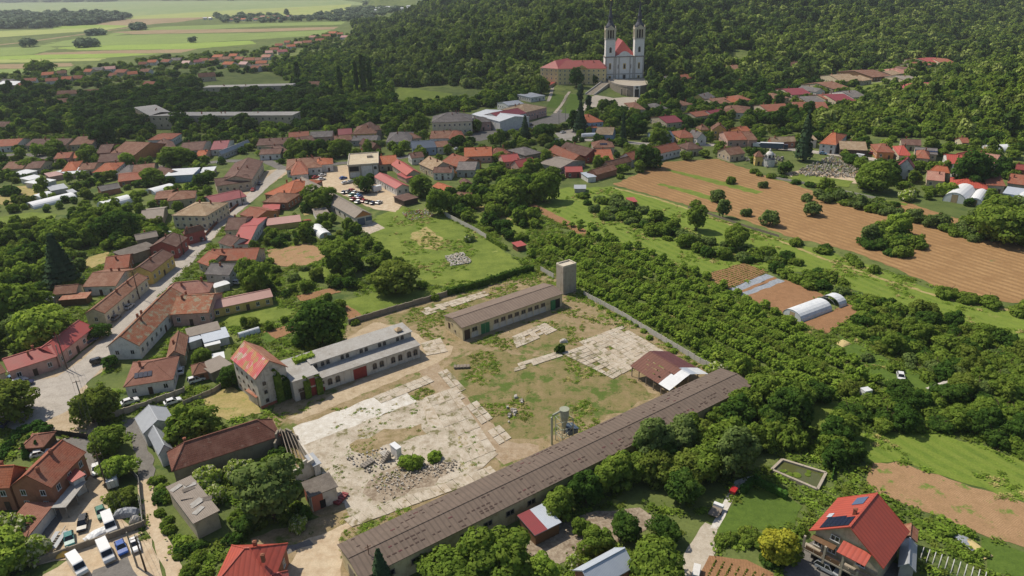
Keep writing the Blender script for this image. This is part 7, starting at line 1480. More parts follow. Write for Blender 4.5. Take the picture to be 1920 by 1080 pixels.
# ------------------------------------------------------------------ vegetation
G = 'trees and shrubs told apart one by one'
for a in ((602, 646, 98, 'broad', 'leaf_dark', 'large dark walnut tree behind the white hall', 1.05), (742, 548, 84, 'broad', 'leaf_olive', 'broad olive green tree at the corner of the overgrown lot', .85), (644, 506, 74, 'broad', 'leaf_mid', 'round tree in the allotments below the overgrown lot', .95), (478, 548, 66, 'broad', 'leaf_mid', 'round tree beside the lilac grey house', 1.1), (600, 395, 56, 'broad', 'leaf_mid', 'round sunlit tree against the long hangar', 1.0),
          (576, 396, 30, 'bush', 'leaf_dark', 'dark shrub beside the round tree at the hangar', 1.2), (688, 362, 30, 'broad', 'leaf_dark', 'dark tree among the parked cars', 1.2), (674, 350, 22, 'broad', 'leaf_mid', 'small tree at the foot of the unfinished block', 1.1), (696, 343, 20, 'broad', 'leaf_dark', 'small dark tree between block and red workshop', 1.1), (790, 368, 44, 'broad', 'leaf_mid', 'tree behind the dark flat shed', 1.1), (826, 402, 50, 'broad', 'leaf_mid', 'tree at the head of the old concrete fence', 1.1),
          (560, 296, 44, 'broad', 'leaf_mid', 'first of three round trees at the street corner, nearest the white house', .95), (600, 294, 38, 'broad', 'leaf_dark', 'middle of three round trees at the street corner', 1.05), (636, 294, 40, 'broad', 'leaf_mid', 'last of three round trees at the street corner, nearest the block', .95), (1305, 432, 48, 'oval', 'leaf_mid', 'tall round tree alone on the bright meadow', .95), (1378, 463, 58, 'broad', 'leaf_mid', 'broad tree alone on the bright meadow', .95), (1443, 423, 34, 'broad', 'leaf_grey', 'grey green tree at the edge of the ploughed field', 1.0),
          (1345, 378, 28, 'broad', 'leaf_grey', 'small olive tree alone in the ploughed field', .95), (1522, 404, 32, 'broad', 'leaf_grey', 'little tree with grass skirt in the ploughed field', .9), (1430, 352, 20, 'bush', 'leaf_grey', 'shrub on the grassy balk of the ploughed field', 1.2), (1370, 344, 20, 'bush', 'leaf_mid', 'shrub at the middle of the grassy balk', 1.3), (1512, 377, 22, 'bush', 'leaf_grey', 'shrub at the near end of the long hedgerow', 1.3), (1355, 408, 26, 'oval', 'leaf_grey', 'thin grey tree beside the footpath', 1.1), (1398, 405, 22, 'bush', 'leaf_grey', 'grey shrub beside the footpath', 1.3),
          (1822, 350, 72, 'broad', 'leaf_dark', 'big dark round tree among the orange roofs', .9), (1636, 358, 62, 'broad', 'leaf_mid', 'big bright tree beside the cemetery', .95), (1658, 340, 46, 'broad', 'leaf_dark', 'darker tree behind the bright cemetery tree', 1.0), (1868, 452, 84, 'broad', 'leaf_mid', 'large tree at the right end of the hedgerow', .95), (1905, 440, 70, 'broad', 'leaf_grey', 'grey green tree at the picture edge behind the large one', 1.0), (1682, 440, 44, 'broad', 'leaf_light', 'yellow green tree in the field island', 1.0), (1628, 455, 30, 'oval', 'leaf_grey', 'thin tree at the tip of the field island', .9),
          (1505, 302, 32, 'conifer', 'conifer', 'very tall dark fir beside the cemetery', 1.05), (1168, 266, 17, 'conifer', 'conifer', 'slender dark fir beside the main road', 1.3), (1088, 250, 30, 'conifer', 'conifer', 'dark spreading fir before the light blue villa', .75), (1075, 246, 24, 'oval', 'leaf_dark', 'dark tree beside the town parking bay', 1.3), (1080, 164, 26, 'oval', 'leaf_dark', 'tall tree before the monastery front', 1.1), (1088, 192, 13, 'poplar', 'conifer', 'slim dark cypress below the church stair', .6), (1103, 205, 12, 'poplar', 'conifer', 'slim dark cypress beside the plaza', .5), (1219, 172, 18, 'conifer', 'conifer', 'dark conifer beside the church terrace', .8), (1116, 158, 14, 'oval', 'leaf_dark', 'small tree at the monastery corner', 1.0), (1128, 212, 18, 'oval', 'leaf_mid', 'young tree on the grass below the plaza', 1.1), (1150, 202, 10, 'oval', 'leaf_dark', 'single small tree on the plaza edge', 1.2),
          (366, 832, 92, 'broad', 'leaf_mid', 'large round tree behind the grey metal barns', .9), (176, 792, 58, 'broad', 'leaf_olive', 'olive tree at the junction before the bungalow', 1.15), (207, 785, 44, 'oval', 'leaf_olive', 'narrower tree beside the olive tree at the junction', 1.1), (205, 848, 62, 'broad', 'leaf_mid', 'round tree above the parking yard', .9), (224, 896, 52, 'broad', 'leaf_fresh', 'round clipped tree beside the grey lane', 1.0), (22, 782, 88, 'broad', 'leaf_olive', 'pale olive tree at the left edge of the junction', .8), (2, 1075, 90, 'broad', 'leaf_light', 'pale tree in the lower left corner', .9), (232, 950, 46, 'broad', 'leaf_olive', 'brownish tree over the junk corner', .8),
          (515, 972, 104, 'oval', 'leaf_grey', 'big grey green willow between the ruins', .95), (1228, 1092, 100, 'broad', 'leaf_mid', 'big round tree beside the pale blue barn', 1.0), (850, 1100, 104, 'broad', 'leaf_mid', 'large tree at the bottom edge against the long shed', .8), (932, 1078, 108, 'broad', 'leaf_mid', 'large sunlit tree overlapping the long shed roof', 1.0), (718, 1108, 46, 'conifer', 'conifer', 'small dark fir at the end of the long shed', .8), (1018, 1092, 54, 'oval', 'leaf_fresh', 'bright tree between the lean-to and the bottom edge', 1.0), (1456, 1056, 62, 'oval', 'gold_leaf', 'golden yellow tree beside the villa', .9),
          (122, 535, 56, 'conifer', 'conifer', 'broad dark fir in the left gardens', .62), (225, 450, 66, 'broad', 'leaf_dark', 'large dark round tree beside the grey stable', .9), (86, 652, 92, 'broad', 'leaf_light', 'bright yellow green tree above the pink house', .9), (32, 612, 96, 'broad', 'leaf_mid', 'wide tree at the left edge above the pink house', .9), (186, 634, 36, 'broad', 'leaf_dark', 'small dark tree at the end of the pink house', .9), (208, 688, 26, 'broad', 'leaf_dark', 'round dark tree before the white gable end', 1.0), (436, 722, 44, 'broad', 'leaf_dark', 'dark tree beside the tower house', 1.0), (380, 680, 36, 'broad', 'leaf_mid', 'small garden tree beside the pyramid roof', .9), (285, 450, 34, 'broad', 'leaf_mid', 'round bright tree behind the dark red house', .8), (118, 462, 60, 'broad', 'leaf_mid', 'spreading tree in the left gardens above the fir', .9), (55, 640, 60, 'broad', 'leaf_grey', 'greyish tree beside the bright yellow green one', 1.0),
          (1050, 660, 22, 'bush', 'leaf_dark', 'lone dark shrub beside the white rubble in the yard', 1.6), (770, 876, 46, 'bush', 'leaf_fresh', 'bright shrub growing beside the white hut', 1.1), (815, 862, 32, 'bush', 'leaf_fresh', 'smaller bright shrub on the rubble slab', 1.0), (1410, 738, 40, 'broad', 'leaf_mid', 'tree at the far end of the long shed', .9), (196, 272, 40, 'broad', 'leaf_dark', 'dark tree beside the big barn', 1.2), (75, 292, 22, 'broad', 'leaf_fresh', 'round street tree, nearer of the pair before the dark roof', 1.0), (105, 288, 30, 'broad', 'leaf_mid', 'round street tree, farther of the pair before the dark roof', 1.0), (165, 303, 32, 'broad', 'leaf_mid', 'round tree among the cottages', .9), (240, 312, 30, 'broad', 'leaf_fresh', 'bright round tree behind the cottages', .9), (330, 312, 56, 'broad', 'leaf_mid', 'wide round tree before the grey house', .7), (288, 348, 40, 'broad', 'leaf_mid', 'round tree beside the modern hall', .9), (200, 385, 22, 'bush', 'leaf_light', 'yellow green shrub beside the little brick barn', 1.3), (376, 350, 26, 'broad', 'leaf_dark', 'dark tree beside the white carport', 1.0), (20, 365, 30, 'bush', 'leaf_dark', 'round dark shrub on the dry field', 1.0), (60, 318, 36, 'broad', 'leaf_mid', 'tree behind the white garden sheds', .7),
          (1290, 190, 22, 'broad', 'leaf_mid', 'tree beside the yellow gabled house', 1.1), (1262, 208, 26, 'broad', 'leaf_mid', 'round tree behind the grey hipped house', 1.0), (1213, 205, 24, 'broad', 'leaf_mid', 'round tree beside the cream church road house', 1.0), (1295, 222, 26, 'broad', 'leaf_mid', 'round tree beside the long red roof', 1.0), (1190, 258, 44, 'broad', 'leaf_dark', 'wide dark tree beside the slender fir', 1.0), (1236, 275, 44, 'broad', 'leaf_mid', 'tree before the dark blue roofs', .9), (1215, 315, 44, 'broad', 'leaf_dark', 'dark tree in front of the long white barn', 1.1), (985, 265, 26, 'conifer', 'conifer', 'small fir at the town square', .7), (895, 248, 20, 'oval', 'leaf_mid', 'young tree before the pink annex', 1.0), (788, 252, 32, 'oval', 'leaf_mid', 'tree beside the school', 1.1), (1020, 262, 40, 'broad', 'leaf_dark', 'dark tree on the road verge', .9), (1000, 330, 40, 'broad', 'leaf_mid', 'tree beside the rosy red house', 1.0),
          (1020, 378, 66, 'broad', 'leaf_mid', 'big dense tree at the head of the meadow', 1.05), (958, 388, 66, 'broad', 'leaf_mid', 'big tree in the gardens behind the old fence', 1.0), (985, 375, 50, 'broad', 'leaf_dark', 'dark tree between the two big garden trees', 1.2), (1472, 325, 30, 'broad', 'leaf_dark', 'dark tree at the cemetery wall', .9), (1550, 355, 26, 'broad', 'leaf_mid', 'tree below the cemetery wall', .9), (640, 178, 10, 'poplar', 'leaf_dark', 'first slim poplar behind the park', 1.2), (671, 180, 11, 'poplar', 'leaf_dark', 'second slim poplar behind the park', 1.3), (684, 182, 12, 'poplar', 'leaf_far_dark', 'third slim poplar, tallest of the group', 1.45), (696, 180, 11, 'poplar', 'leaf_dark', 'fourth slim poplar nearest the clearing', 1.3), (560, 160, 10, 'poplar', 'leaf_dark', 'lone poplar near the barracks', 1.0), (820, 184, 8, 'bush', 'leaf_dark', 'single shrub in the bright clearing', 1.2), (846, 184, 8, 'bush', 'leaf_dark', 'shrub at the edge of the bright clearing', 1.2),
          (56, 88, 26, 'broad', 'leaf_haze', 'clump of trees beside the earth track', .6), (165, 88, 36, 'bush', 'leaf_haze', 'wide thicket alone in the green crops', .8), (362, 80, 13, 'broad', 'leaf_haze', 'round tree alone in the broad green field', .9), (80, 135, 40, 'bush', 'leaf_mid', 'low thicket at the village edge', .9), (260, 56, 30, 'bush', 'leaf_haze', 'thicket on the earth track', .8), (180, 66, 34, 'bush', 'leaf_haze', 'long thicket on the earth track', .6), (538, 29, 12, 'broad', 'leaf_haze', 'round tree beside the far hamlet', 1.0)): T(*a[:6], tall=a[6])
for a in ((388, 912, 56, 'white flowering elder beside the old barn'), (452, 894, 54, 'white flowering elder before the old barn end'), (398, 944, 50, 'white flowering elder over the derelict roof'), (1480, 1000, 0, ''), (1345, 700, 34, 'cream flowering shrub beside the white shed end'), (560, 990, 40, 'flowering shrub below the willow'), (50, 1052, 64, 'flowering elder beside the garages'), (25, 1010, 70, 'flowering elder at the left edge'), (1435, 755, 30, 'flowering shrub behind the long shed end'), (1075, 1060, 30, 'flowering shrub beside the pale blue barn'), (880, 452, 24, 'flowering shrub at the overgrown fence'), (1620, 352, 24, 'flowering shrub below the big bright tree'), (430, 530, 22, 'flowering tree beside the carport'), (1700, 375, 30, 'flowering shrub beside the white gabled house')):
    if a[3]: T(a[0], a[1], a[2], 'bush', 'leaf_light', a[3], tall=1.25, mat2='blossom')
USED = dict(t=0)
def region(name, poly, spacing, spec, w0, w1, label, one, keep=1.0, tall=(.85, 1.15), cat='trees', soft=True, single=None):
    """Fills a ground polygon (pixels) with growth: the `one` largest in view become things, the rest one mass."""
    P = gpoly(poly); x, y = fill(P, spacing, .48, keep); k = clear_mask(x, y, soft) if soft is not None else x == x; x, y = x[k], y[k]
    if not len(x): return
    z = terr(x, y); sp = [q.split(':') for q in spec.split(',')]; wt = np.array([float(q[2]) for q in sp]); ch_ = NPR.choice(len(sp), len(x), p=wt / wt.sum()); w = NPR.uniform(w0, w1, len(x)); ht = NPR.uniform(*tall, len(x))
    d = np.sqrt(x * x + y * y + CAM_H ** 2); o = np.argsort(-w / d); dq = np.quantile(d[o[:max(one, 1)]], (.33, .67)); first = o[:one]; rest = o[one:]
    for i in first: s = sp[ch_[i]]; tree_at(Vector((x[i], y[i], z[i] - .1)), float(w[i]), s[0], s[1], '@ ' + (single or label) + (', near side', ', middle', ', far side')[int(np.searchsorted(dq, d[i]))], name.replace('_', ' '), tall=float(ht[i]))
    if len(rest):
        px = np.median(w[rest] / d[rest]) * FPX; lod = NEAR if px > 40 else MID if px > 14 else FAR; pr = []
        for s in sp: pr += [crown_mesh(s[0], q, *lod[s[0]], s[1], None, True) for q in (0, 1, 2)]
        scatter(name, np.stack([x[rest], y[rest], z[rest] - .15, w[rest], ht[rest], ch_[rest] * 3 + NPR.randint(0, 3, len(rest))], 1), pr, label, cat)
MIXG = 'broad:leaf_mid:4,broad:leaf_dark:3,oval:leaf_mid:2,bush:leaf_mid:2,broad:leaf_light:1,bush:leaf_grey:1,broad:leaf_olive:1'
def orchard():
    P = gpoly([(1000, 462), (1055, 445), (1110, 455), (1200, 490), (1300, 530), (1440, 590), (1560, 655), (1640, 695), (1690, 712), (1640, 735), (1560, 752), (1480, 740), (1415, 718), (1350, 690), (1230, 628), (1105, 556), (1085, 535), (1085, 500), (1000, 500), (985, 480)]); a, b = at(1095, 556), at(1335, 694); u = (b - a).normalized(); v = Vector((-u.y, u.x, 0)); X = []
    for r in range(-20, 40):
        for q in range(-90, 140):
            p = a + v * (r * 4.9 + RND.gauss(0, .25)) + u * (q * 1.55 + RND.gauss(0, .3)); X.append((p.x, p.y, r))
    X = np.array(X); k = inpoly(P, X[:, 0], X[:, 1]) & clear_mask(X[:, 0], X[:, 1]) & (NPR.rand(len(X)) < .93); X = X[k]; n = len(X); w = NPR.uniform(2.4, 3.9, n) * np.where(NPR.rand(n) < .08, 1.5, 1); d = np.sqrt(X[:, 0] ** 2 + X[:, 1] ** 2); o = np.argsort(-w / d)
    sp = (('bush', 'leaf_fresh'), ('young', 'leaf_fresh'), ('bush', 'leaf_mid'), ('bush', 'leaf_olive'), ('young', 'leaf_light')); t = np.where((X[:, 2] % 3) < 2, NPR.choice(5, n, p=[.4, .36, .06, .04, .14]), NPR.choice(5, n, p=[.08, .04, .56, .3, .02]))
    for i in o[:40]: tree_at(Vector((X[i, 0], X[i, 1], 0)), float(w[i]), *sp[t[i]], '@ bush of the dense orchard behind the yard fence', 'orchard rows', tall=float(NPR.uniform(.8, 1.3)))
    R = o[40:]; pr = [crown_mesh(s_, q, *MID[s_], mm_, None, True) for s_, mm_ in sp for q in (0, 1, 2)]
    scatter('orchard_rows', np.stack([X[R, 0], X[R, 1], X[R, 0] * 0, w[R], NPR.uniform(.8, 1.3, len(R)), t[R] * 3 + NPR.randint(0, 3, len(R))], 1), pr, 'rows of young orchard bushes behind the yard fence', 'orchard')
orchard()
region('thicket_shrubs', [(1452, 508), (1520, 535), (1600, 558), (1700, 588), (1800, 612), (1930, 652), (1930, 770), (1790, 738), (1740, 700), (1650, 655), (1600, 632), (1590, 600), (1625, 575), (1590, 560), (1480, 528)], 3.6, 'bush:leaf_mid:4,broad:leaf_mid:2,bush:leaf_dark:2,broad:leaf_olive:1,bush:leaf_grey:1,broad:leaf_dark:1', 4.5, 7.5, 'dense thicket between meadow strip and grass lane', 34, 1, (.8, 1.1), single='shrub of the dense thicket beyond the grass lane')
region('hedge_thicket', [(1560, 790), (1640, 752), (1720, 738), (1800, 745), (1930, 770), (1930, 860), (1780, 812), (1660, 815), (1600, 805)], 3.8, 'bush:leaf_mid:4,broad:leaf_dark:2,bush:leaf_dark:2,broad:leaf_mid:1', 4.5, 8, 'dark thicket above the bright meadow', 24, .95, (.8, 1.1), single='shrub of the thicket above the bright meadow')
region('shed_side_trees', [(1045, 960), (1085, 925), (1200, 842), (1330, 778), (1425, 732), (1530, 752), (1500, 800), (1440, 862), (1395, 882), (1335, 955), (1275, 965), (1190, 915), (1100, 945)], 5.6, 'broad:leaf_dark:4,oval:leaf_dark:2,broad:leaf_mid:4,oval:leaf_grey:1,broad:leaf_olive:1', 6.5, 10.5, 'wood of leafy trees behind the long shed', 44, 1, (.85, 1.15), single='leafy tree of the wood behind the long shed')
region('pond_trees', [(1425, 870), (1470, 840), (1560, 800), (1640, 828), (1630, 868), (1575, 900), (1545, 880), (1480, 858)], 5, 'broad:leaf_mid:3,broad:leaf_dark:2,bush:leaf_mid:2', 5.5, 8.5, 'leafy trees around the garden pond', 26, .9, single='leafy tree behind the garden pond')
region('villa_garden_shrubs', [(1400, 1008), (1490, 990), (1515, 1000), (1500, 1040), (1440, 1075), (1400, 1045), (1345, 1035), (1345, 1005)], 3.2, 'bush:leaf_mid:3,bush:leaf_dark:2,broad:leaf_olive:1,bush:gold_leaf:.6', 2.8, 5, 'garden shrubs between lawn and villa', 22, .8, soft=False, single='garden shrub between the lawn and the villa')
region('drive_trees', [(1200, 965), (1282, 975), (1285, 1020), (1270, 1090), (1190, 1030)], 4.5, 'broad:leaf_dark:2,bush:leaf_mid:3,broad:leaf_mid:2', 4, 7, 'trees between bare yard and drive', 14, .8, single='leafy tree beside the pale drive')
region('lower_corner_shrubs', [(1715, 985), (1760, 975), (1840, 1010), (1850, 1060), (1800, 1050), (1740, 1030)], 3, 'bush:leaf_fresh:3,bush:leaf_mid:3', 2, 4.5, 'weedy shrubs around the bare tunnel frame', 14, .7, single='weedy shrub beside the bare tunnel frame')
region('ruin_shrubs', [(288, 890), (322, 895), (345, 960), (372, 1020), (400, 1090), (352, 1090), (322, 1030), (296, 960)], 2.4, 'bush:leaf_mid:4,bush:leaf_dark:2,bush:leaf_fresh:2', 2, 4.2, 'overgrown bank of shrubs beside the rutted lane', 24, .9, single='shrub on the bank beside the rutted lane')
region('ruin_thicket', [(425, 900), (480, 860), (520, 850), (550, 905), (600, 965), (520, 1010), (440, 1020), (415, 985), (420, 940)], 3, 'bush:leaf_mid:4,bush:leaf_dark:3,broad:leaf_dark:1', 2.6, 5.4, 'thicket between the derelict building and the ruins', 20, .7, single='shrub of the thicket among the ruins')
region('meadow_shrubs', [(1075, 362), (1180, 378), (1290, 440), (1400, 468), (1490, 492), (1600, 540), (1560, 555), (1440, 508), (1320, 478), (1200, 440), (1110, 405)], 4.2, 'bush:leaf_mid:4,bush:leaf_dark:2,bush:leaf_grey:2,broad:leaf_mid:1', 4, 7, 'belt of shrubs through the bright meadow', 28, .62, soft=False, single='shrub in the belt through the bright meadow')
region('garden_dark_trees', [(800, 372), (870, 345), (935, 318), (1045, 342), (1010, 385), (1010, 425), (985, 470), (900, 425), (840, 400)], 5.2, 'broad:leaf_mid:4,broad:leaf_dark:3,bush:leaf_mid:3', 4.5, 8.5, 'dense garden trees beside the meadow', 34, .75, single='garden tree between the old fence and the meadow')
region('field_hedgerow', [(1532, 366), (1600, 376), (1700, 400), (1845, 444), (1842, 458), (1700, 414), (1600, 390), (1535, 378)], 3.6, 'bush:leaf_grey:3,bush:leaf_mid:3,broad:leaf_grey:1', 4, 6.5, 'long hedgerow across the ploughed field', 22, .9, (1, 1.4), soft=None, single='shrub of the long hedgerow across the ploughed field')
region('field_island', [(1608, 455), (1655, 432), (1700, 440), (1742, 466), (1700, 482), (1625, 478)], 4, 'bush:leaf_mid:3,bush:leaf_dark:2,broad:leaf_mid:1', 4.5, 7.5, 'leafy island in the ploughed field', 16, 1, soft=None, single='shrub of the leafy island in the ploughed field')
CLEAR_F = [c for c in CLEAR]
def edge_shrubs(name, pts, sp, spec, w0, w1, label, one, jit=1.5):
    w = [at(*p) for p in pts]; n = 0; X = []
    for a, b in zip(w[:-1], w[1:]):
        k = max(1, int((b - a).length / sp))
        for i in range(k):
            p = a.lerp(b, (i + RND.random()) / k); X.append((p.x + RND.gauss(0, jit), p.y + RND.gauss(0, jit)))
    sps = [q.split(':') for q in spec.split(',')]
    for x, y in X[:one]: s = RND.choices(sps, [float(q[2]) for q in sps])[0]; tree_at(Vector((x, y, th(x, y) - .1)), RND.uniform(w0, w1), s[0], s[1], '@ ' + label, name.replace('_', ' '), tall=RND.uniform(.8, 1.2))
edge_shrubs('field_edge_shrubs', [(1475, 452), (1560, 480), (1670, 520)], 5, 'bush:leaf_mid:3,bush:leaf_dark:2', 4, 6.5, 'shrub along the dry footpath below the ploughed field', 22); edge_shrubs('field_edge_shrubs', [(1740, 545), (1800, 565), (1935, 592)], 4.5, 'bush:leaf_mid:3,bush:leaf_grey:2', 4, 7.5, 'shrub at the lower corner of the ploughed field', 14); edge_shrubs('cemetery_shrubs', [(1400, 322), (1470, 338), (1560, 360), (1690, 392)], 5, 'bush:leaf_mid:3,bush:leaf_dark:3', 3.5, 6, 'shrub below the low cemetery wall', 22); edge_shrubs('orchard_edge', [(1085, 420), (1200, 470), (1300, 515), (1420, 570), (1520, 625)], 4.5, 'young:leaf_fresh:3,bush:leaf_fresh:1', 3, 4.4, 'young tree in the row between orchard and meadow', 34, .8); edge_shrubs('orchard_edge', [(1060, 420), (1180, 474), (1290, 526), (1400, 576)], 4.5, 'young:leaf_fresh:3', 3, 4.2, 'young tree in the second row beside the meadow', 30, .8); edge_shrubs('thicket_edge', [(1600, 660), (1680, 690), (1740, 720)], 4, 'bush:leaf_mid:2,bush:leaf_grey:2', 3, 5, 'shrub along the rubbish edge of the grass lane', 12); edge_shrubs('hedge_row', [(1565, 785), (1620, 765), (1680, 745), (1740, 740)], 2.6, 'bush:leaf_mid:3', 3.6, 4.6, 'shrub of the straight hedge row below the orchard', 16, .5); edge_shrubs('works_wall_growth', [(660, 604), (740, 580), (838, 552)], 4, 'bush:leaf_mid:3,bush:leaf_fresh:1', 2, 4.5, 'shrub growing along the dark stone wall', 16, 1); edge_shrubs('fence_growth', [(1098, 560), (1150, 590), (1225, 634), (1330, 696)], 3, 'bush:leaf_fresh:3,bush:leaf_mid:1', 1.4, 2.6, 'weedy shrub at the foot of the concrete panel fence', 26, .8); edge_shrubs('street_garden_shrubs', [(215, 770), (300, 755), (345, 735)], 3, 'bush:leaf_mid:2,bush:leaf_fresh:1', 1.6, 2.8, 'shrub behind the concrete garden wall', 9, .8); edge_shrubs('gate_hedge', [(5, 860), (30, 820), (60, 800), (95, 812)], 1.8, 'bush:thuja:3', 2.8, 3.6, 'clipped hedge shrub before the brick house', 14, .3)
for a in ((62, 842, 14), (74, 850, 14), (50, 858, 14)): T(*a, 'conifer', 'thuja', 'small clipped conifer beside the summer house', 'clipped conifers', .7)
house((35, 842), (82, 838), ('r', 62, 815), 2.4, 1.6, 'h', 'wood', 'nt', 'little summer house with brown pyramid roof behind the hedge', cat='summer house', name='summer_house', nowin=True, chim=0)
region('left_garden_trees', [(-60, 432), (110, 425), (200, 402), (330, 418), (325, 440), (225, 470), (150, 470), (140, 540), (95, 545), (85, 590), (150, 600), (60, 652), (-60, 690)], 4.6, MIXG, 4.5, 8.5, 'leafy gardens above the pink street house', 34, .85, single='leafy tree of the gardens above the pink street house')
region('upper_garden_trees', [(-60, 312), (300, 302), (400, 305), (400, 345), (385, 400), (310, 395), (200, 405), (110, 425), (-60, 432)], 5, MIXG, 3, 6.5, 'garden trees among the cottages and tunnels', 22, .42, single='garden tree among the cottages and white tunnels')
region('allotment_trees', [(480, 470), (560, 405), (590, 400), (655, 425), (690, 445), (740, 495), (800, 532), (838, 550), (650, 606), (600, 560), (520, 560), (440, 545), (450, 500)], 4.4, MIXG, 2.4, 6, 'allotment trees and shrubs behind the street houses', 30, .5, single='small tree in the allotments behind the street houses')
region('yard_garden_trees', [(490, 600), (560, 600), (650, 610), (600, 660), (540, 672), (430, 640), (400, 625), (430, 612)], 4, MIXG, 2, 4.5, 'garden shrubs below the big walnut tree', 16, .35, single='garden shrub below the big walnut tree')
region('street_house_gardens', [(380, 520), (470, 505), (520, 500), (540, 540), (440, 540), (420, 590), (400, 590), (400, 545)], 4, MIXG, 2.5, 5, 'gardens behind the long red roofed house', 14, .5, single='garden tree behind the long red tiled house')
region('street_trees', [(-60, 225), (300, 240), (480, 232), (640, 228), (780, 230), (800, 300), (700, 300), (480, 312), (300, 306), (-60, 312)], 6.5, MIXG, 4, 8, 'trees among the houses of the upper street', 18, .5, single='leafy tree among the houses of the upper street')
region('town_trees', [(780, 232), (960, 240), (1430, 240), (1440, 322), (1300, 296), (1200, 338), (1050, 346), (960, 332), (860, 335), (780, 305)], 6.5, MIXG, 4, 8, 'trees among the houses of the town centre', 18, .45, single='leafy tree among the houses of the town centre')
region('right_town_trees', [(1440, 240), (1930, 285), (1930, 400), (1860, 392), (1690, 372), (1560, 292), (1440, 272)], 6, MIXG, 4, 8, 'trees among the houses below the right hill', 16, .45, single='leafy tree among the houses below the right hill')
region('right_edge_trees', [(1800, 425), (1850, 395), (1930, 395), (1930, 470), (1850, 450)], 6, 'broad:leaf_mid:3,broad:leaf_grey:2', 6, 10, 'trees at the right end of the hedgerow', 12, .8, soft=None, single='leafy tree at the right end of the hedgerow')
region('park_wood', [(150, 185), (260, 175), (380, 165), (560, 165), (650, 190), (660, 232), (480, 252), (330, 250), (230, 262), (140, 248)], 7.5, 'oval:leaf_dark:5,broad:leaf_dark:4,broad:leaf_mid:2,oval:leaf_far_dark:3', 9, 14, 'tall dark park wood around the derelict barracks', 14, .8, (.6, .9), 'wood', single='tall dark tree of the park around the barracks')
region('left_far_trees', [(-60, 168), (120, 168), (150, 190), (140, 250), (60, 265), (-60, 262)], 7.5, 'broad:leaf_mid:3,broad:leaf_dark:3,broad:leaf_light:1,oval:leaf_dark:2', 7, 11, 'trees of the far left gardens', 8, .65, single='leafy tree in the far left gardens')
region('slope_thicket', [(500, 130), (640, 105), (720, 100), (735, 165), (738, 195), (850, 196), (940, 178), (1005, 165), (1010, 186), (900, 206), (800, 216), (720, 236), (655, 235), (640, 185), (560, 160)], 6.5, 'broad:leaf_mid:4,broad:leaf_dark:4,bush:leaf_mid:2,broad:leaf_light:.6', 6, 10, 'thicket below the wooded slope', 8, .9, single='leafy tree of the thicket below the wooded slope')
region('village_trees', [(-60, 140), (140, 135), (300, 108), (480, 96), (620, 62), (690, 66), (720, 102), (640, 108), (500, 135), (400, 150), (260, 170), (120, 172), (-60, 170)], 11, 'broad:leaf_mid:3,broad:leaf_dark:3,broad:leaf_far:2', 6, 11, 'trees of the village beyond the park', 5, .5, (.5, .8), single='leafy tree in the village beyond the park')
region('church_road_trees', [(1090, 215), (1120, 207), (1200, 190), (1225, 160), (1330, 158), (1440, 165), (1560, 190), (1500, 240), (1300, 240), (1095, 242)], 6.5, 'broad:leaf_dark:4,broad:leaf_mid:3,oval:leaf_dark:2', 6, 10, 'trees among the houses below the church', 12, .5, single='leafy tree among the houses below the church')
region('valley_trees', [(1440, 170), (1560, 140), (1700, 118), (1760, 122), (1700, 165), (1620, 195), (1560, 215), (1450, 220)], 7, 'broad:leaf_mid:3,broad:leaf_dark:2', 5, 8, 'trees of the side valley', 6, .45, single='leafy tree in the side valley')
region('right_slope_wood', [(1440, 214), (1560, 204), (1640, 186), (1760, 160), (1930, 150), (1930, 286), (1800, 266), (1640, 256), (1500, 246)], 5, 'broad:leaf_mid:4,broad:leaf_olive:2,bush:leaf_fresh:3,broad:leaf_dark:2', 4.5, 7.5, 'leafy wood on the foot of the right slope', 0, 1, cat='wood')
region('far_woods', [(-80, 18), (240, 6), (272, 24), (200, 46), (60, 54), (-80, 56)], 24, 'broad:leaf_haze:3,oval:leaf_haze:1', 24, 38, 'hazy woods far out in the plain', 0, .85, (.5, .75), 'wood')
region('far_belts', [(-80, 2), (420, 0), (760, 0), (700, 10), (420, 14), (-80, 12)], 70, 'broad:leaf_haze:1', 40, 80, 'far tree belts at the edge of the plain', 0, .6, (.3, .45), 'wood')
region('hamlet_trees', [(400, 30), (560, 24), (700, 14), (780, 14), (720, 30), (640, 44), (560, 42), (420, 44)], 26, 'broad:leaf_haze:1', 12, 24, 'trees around the far hamlet', 0, .5, (.5, .8))
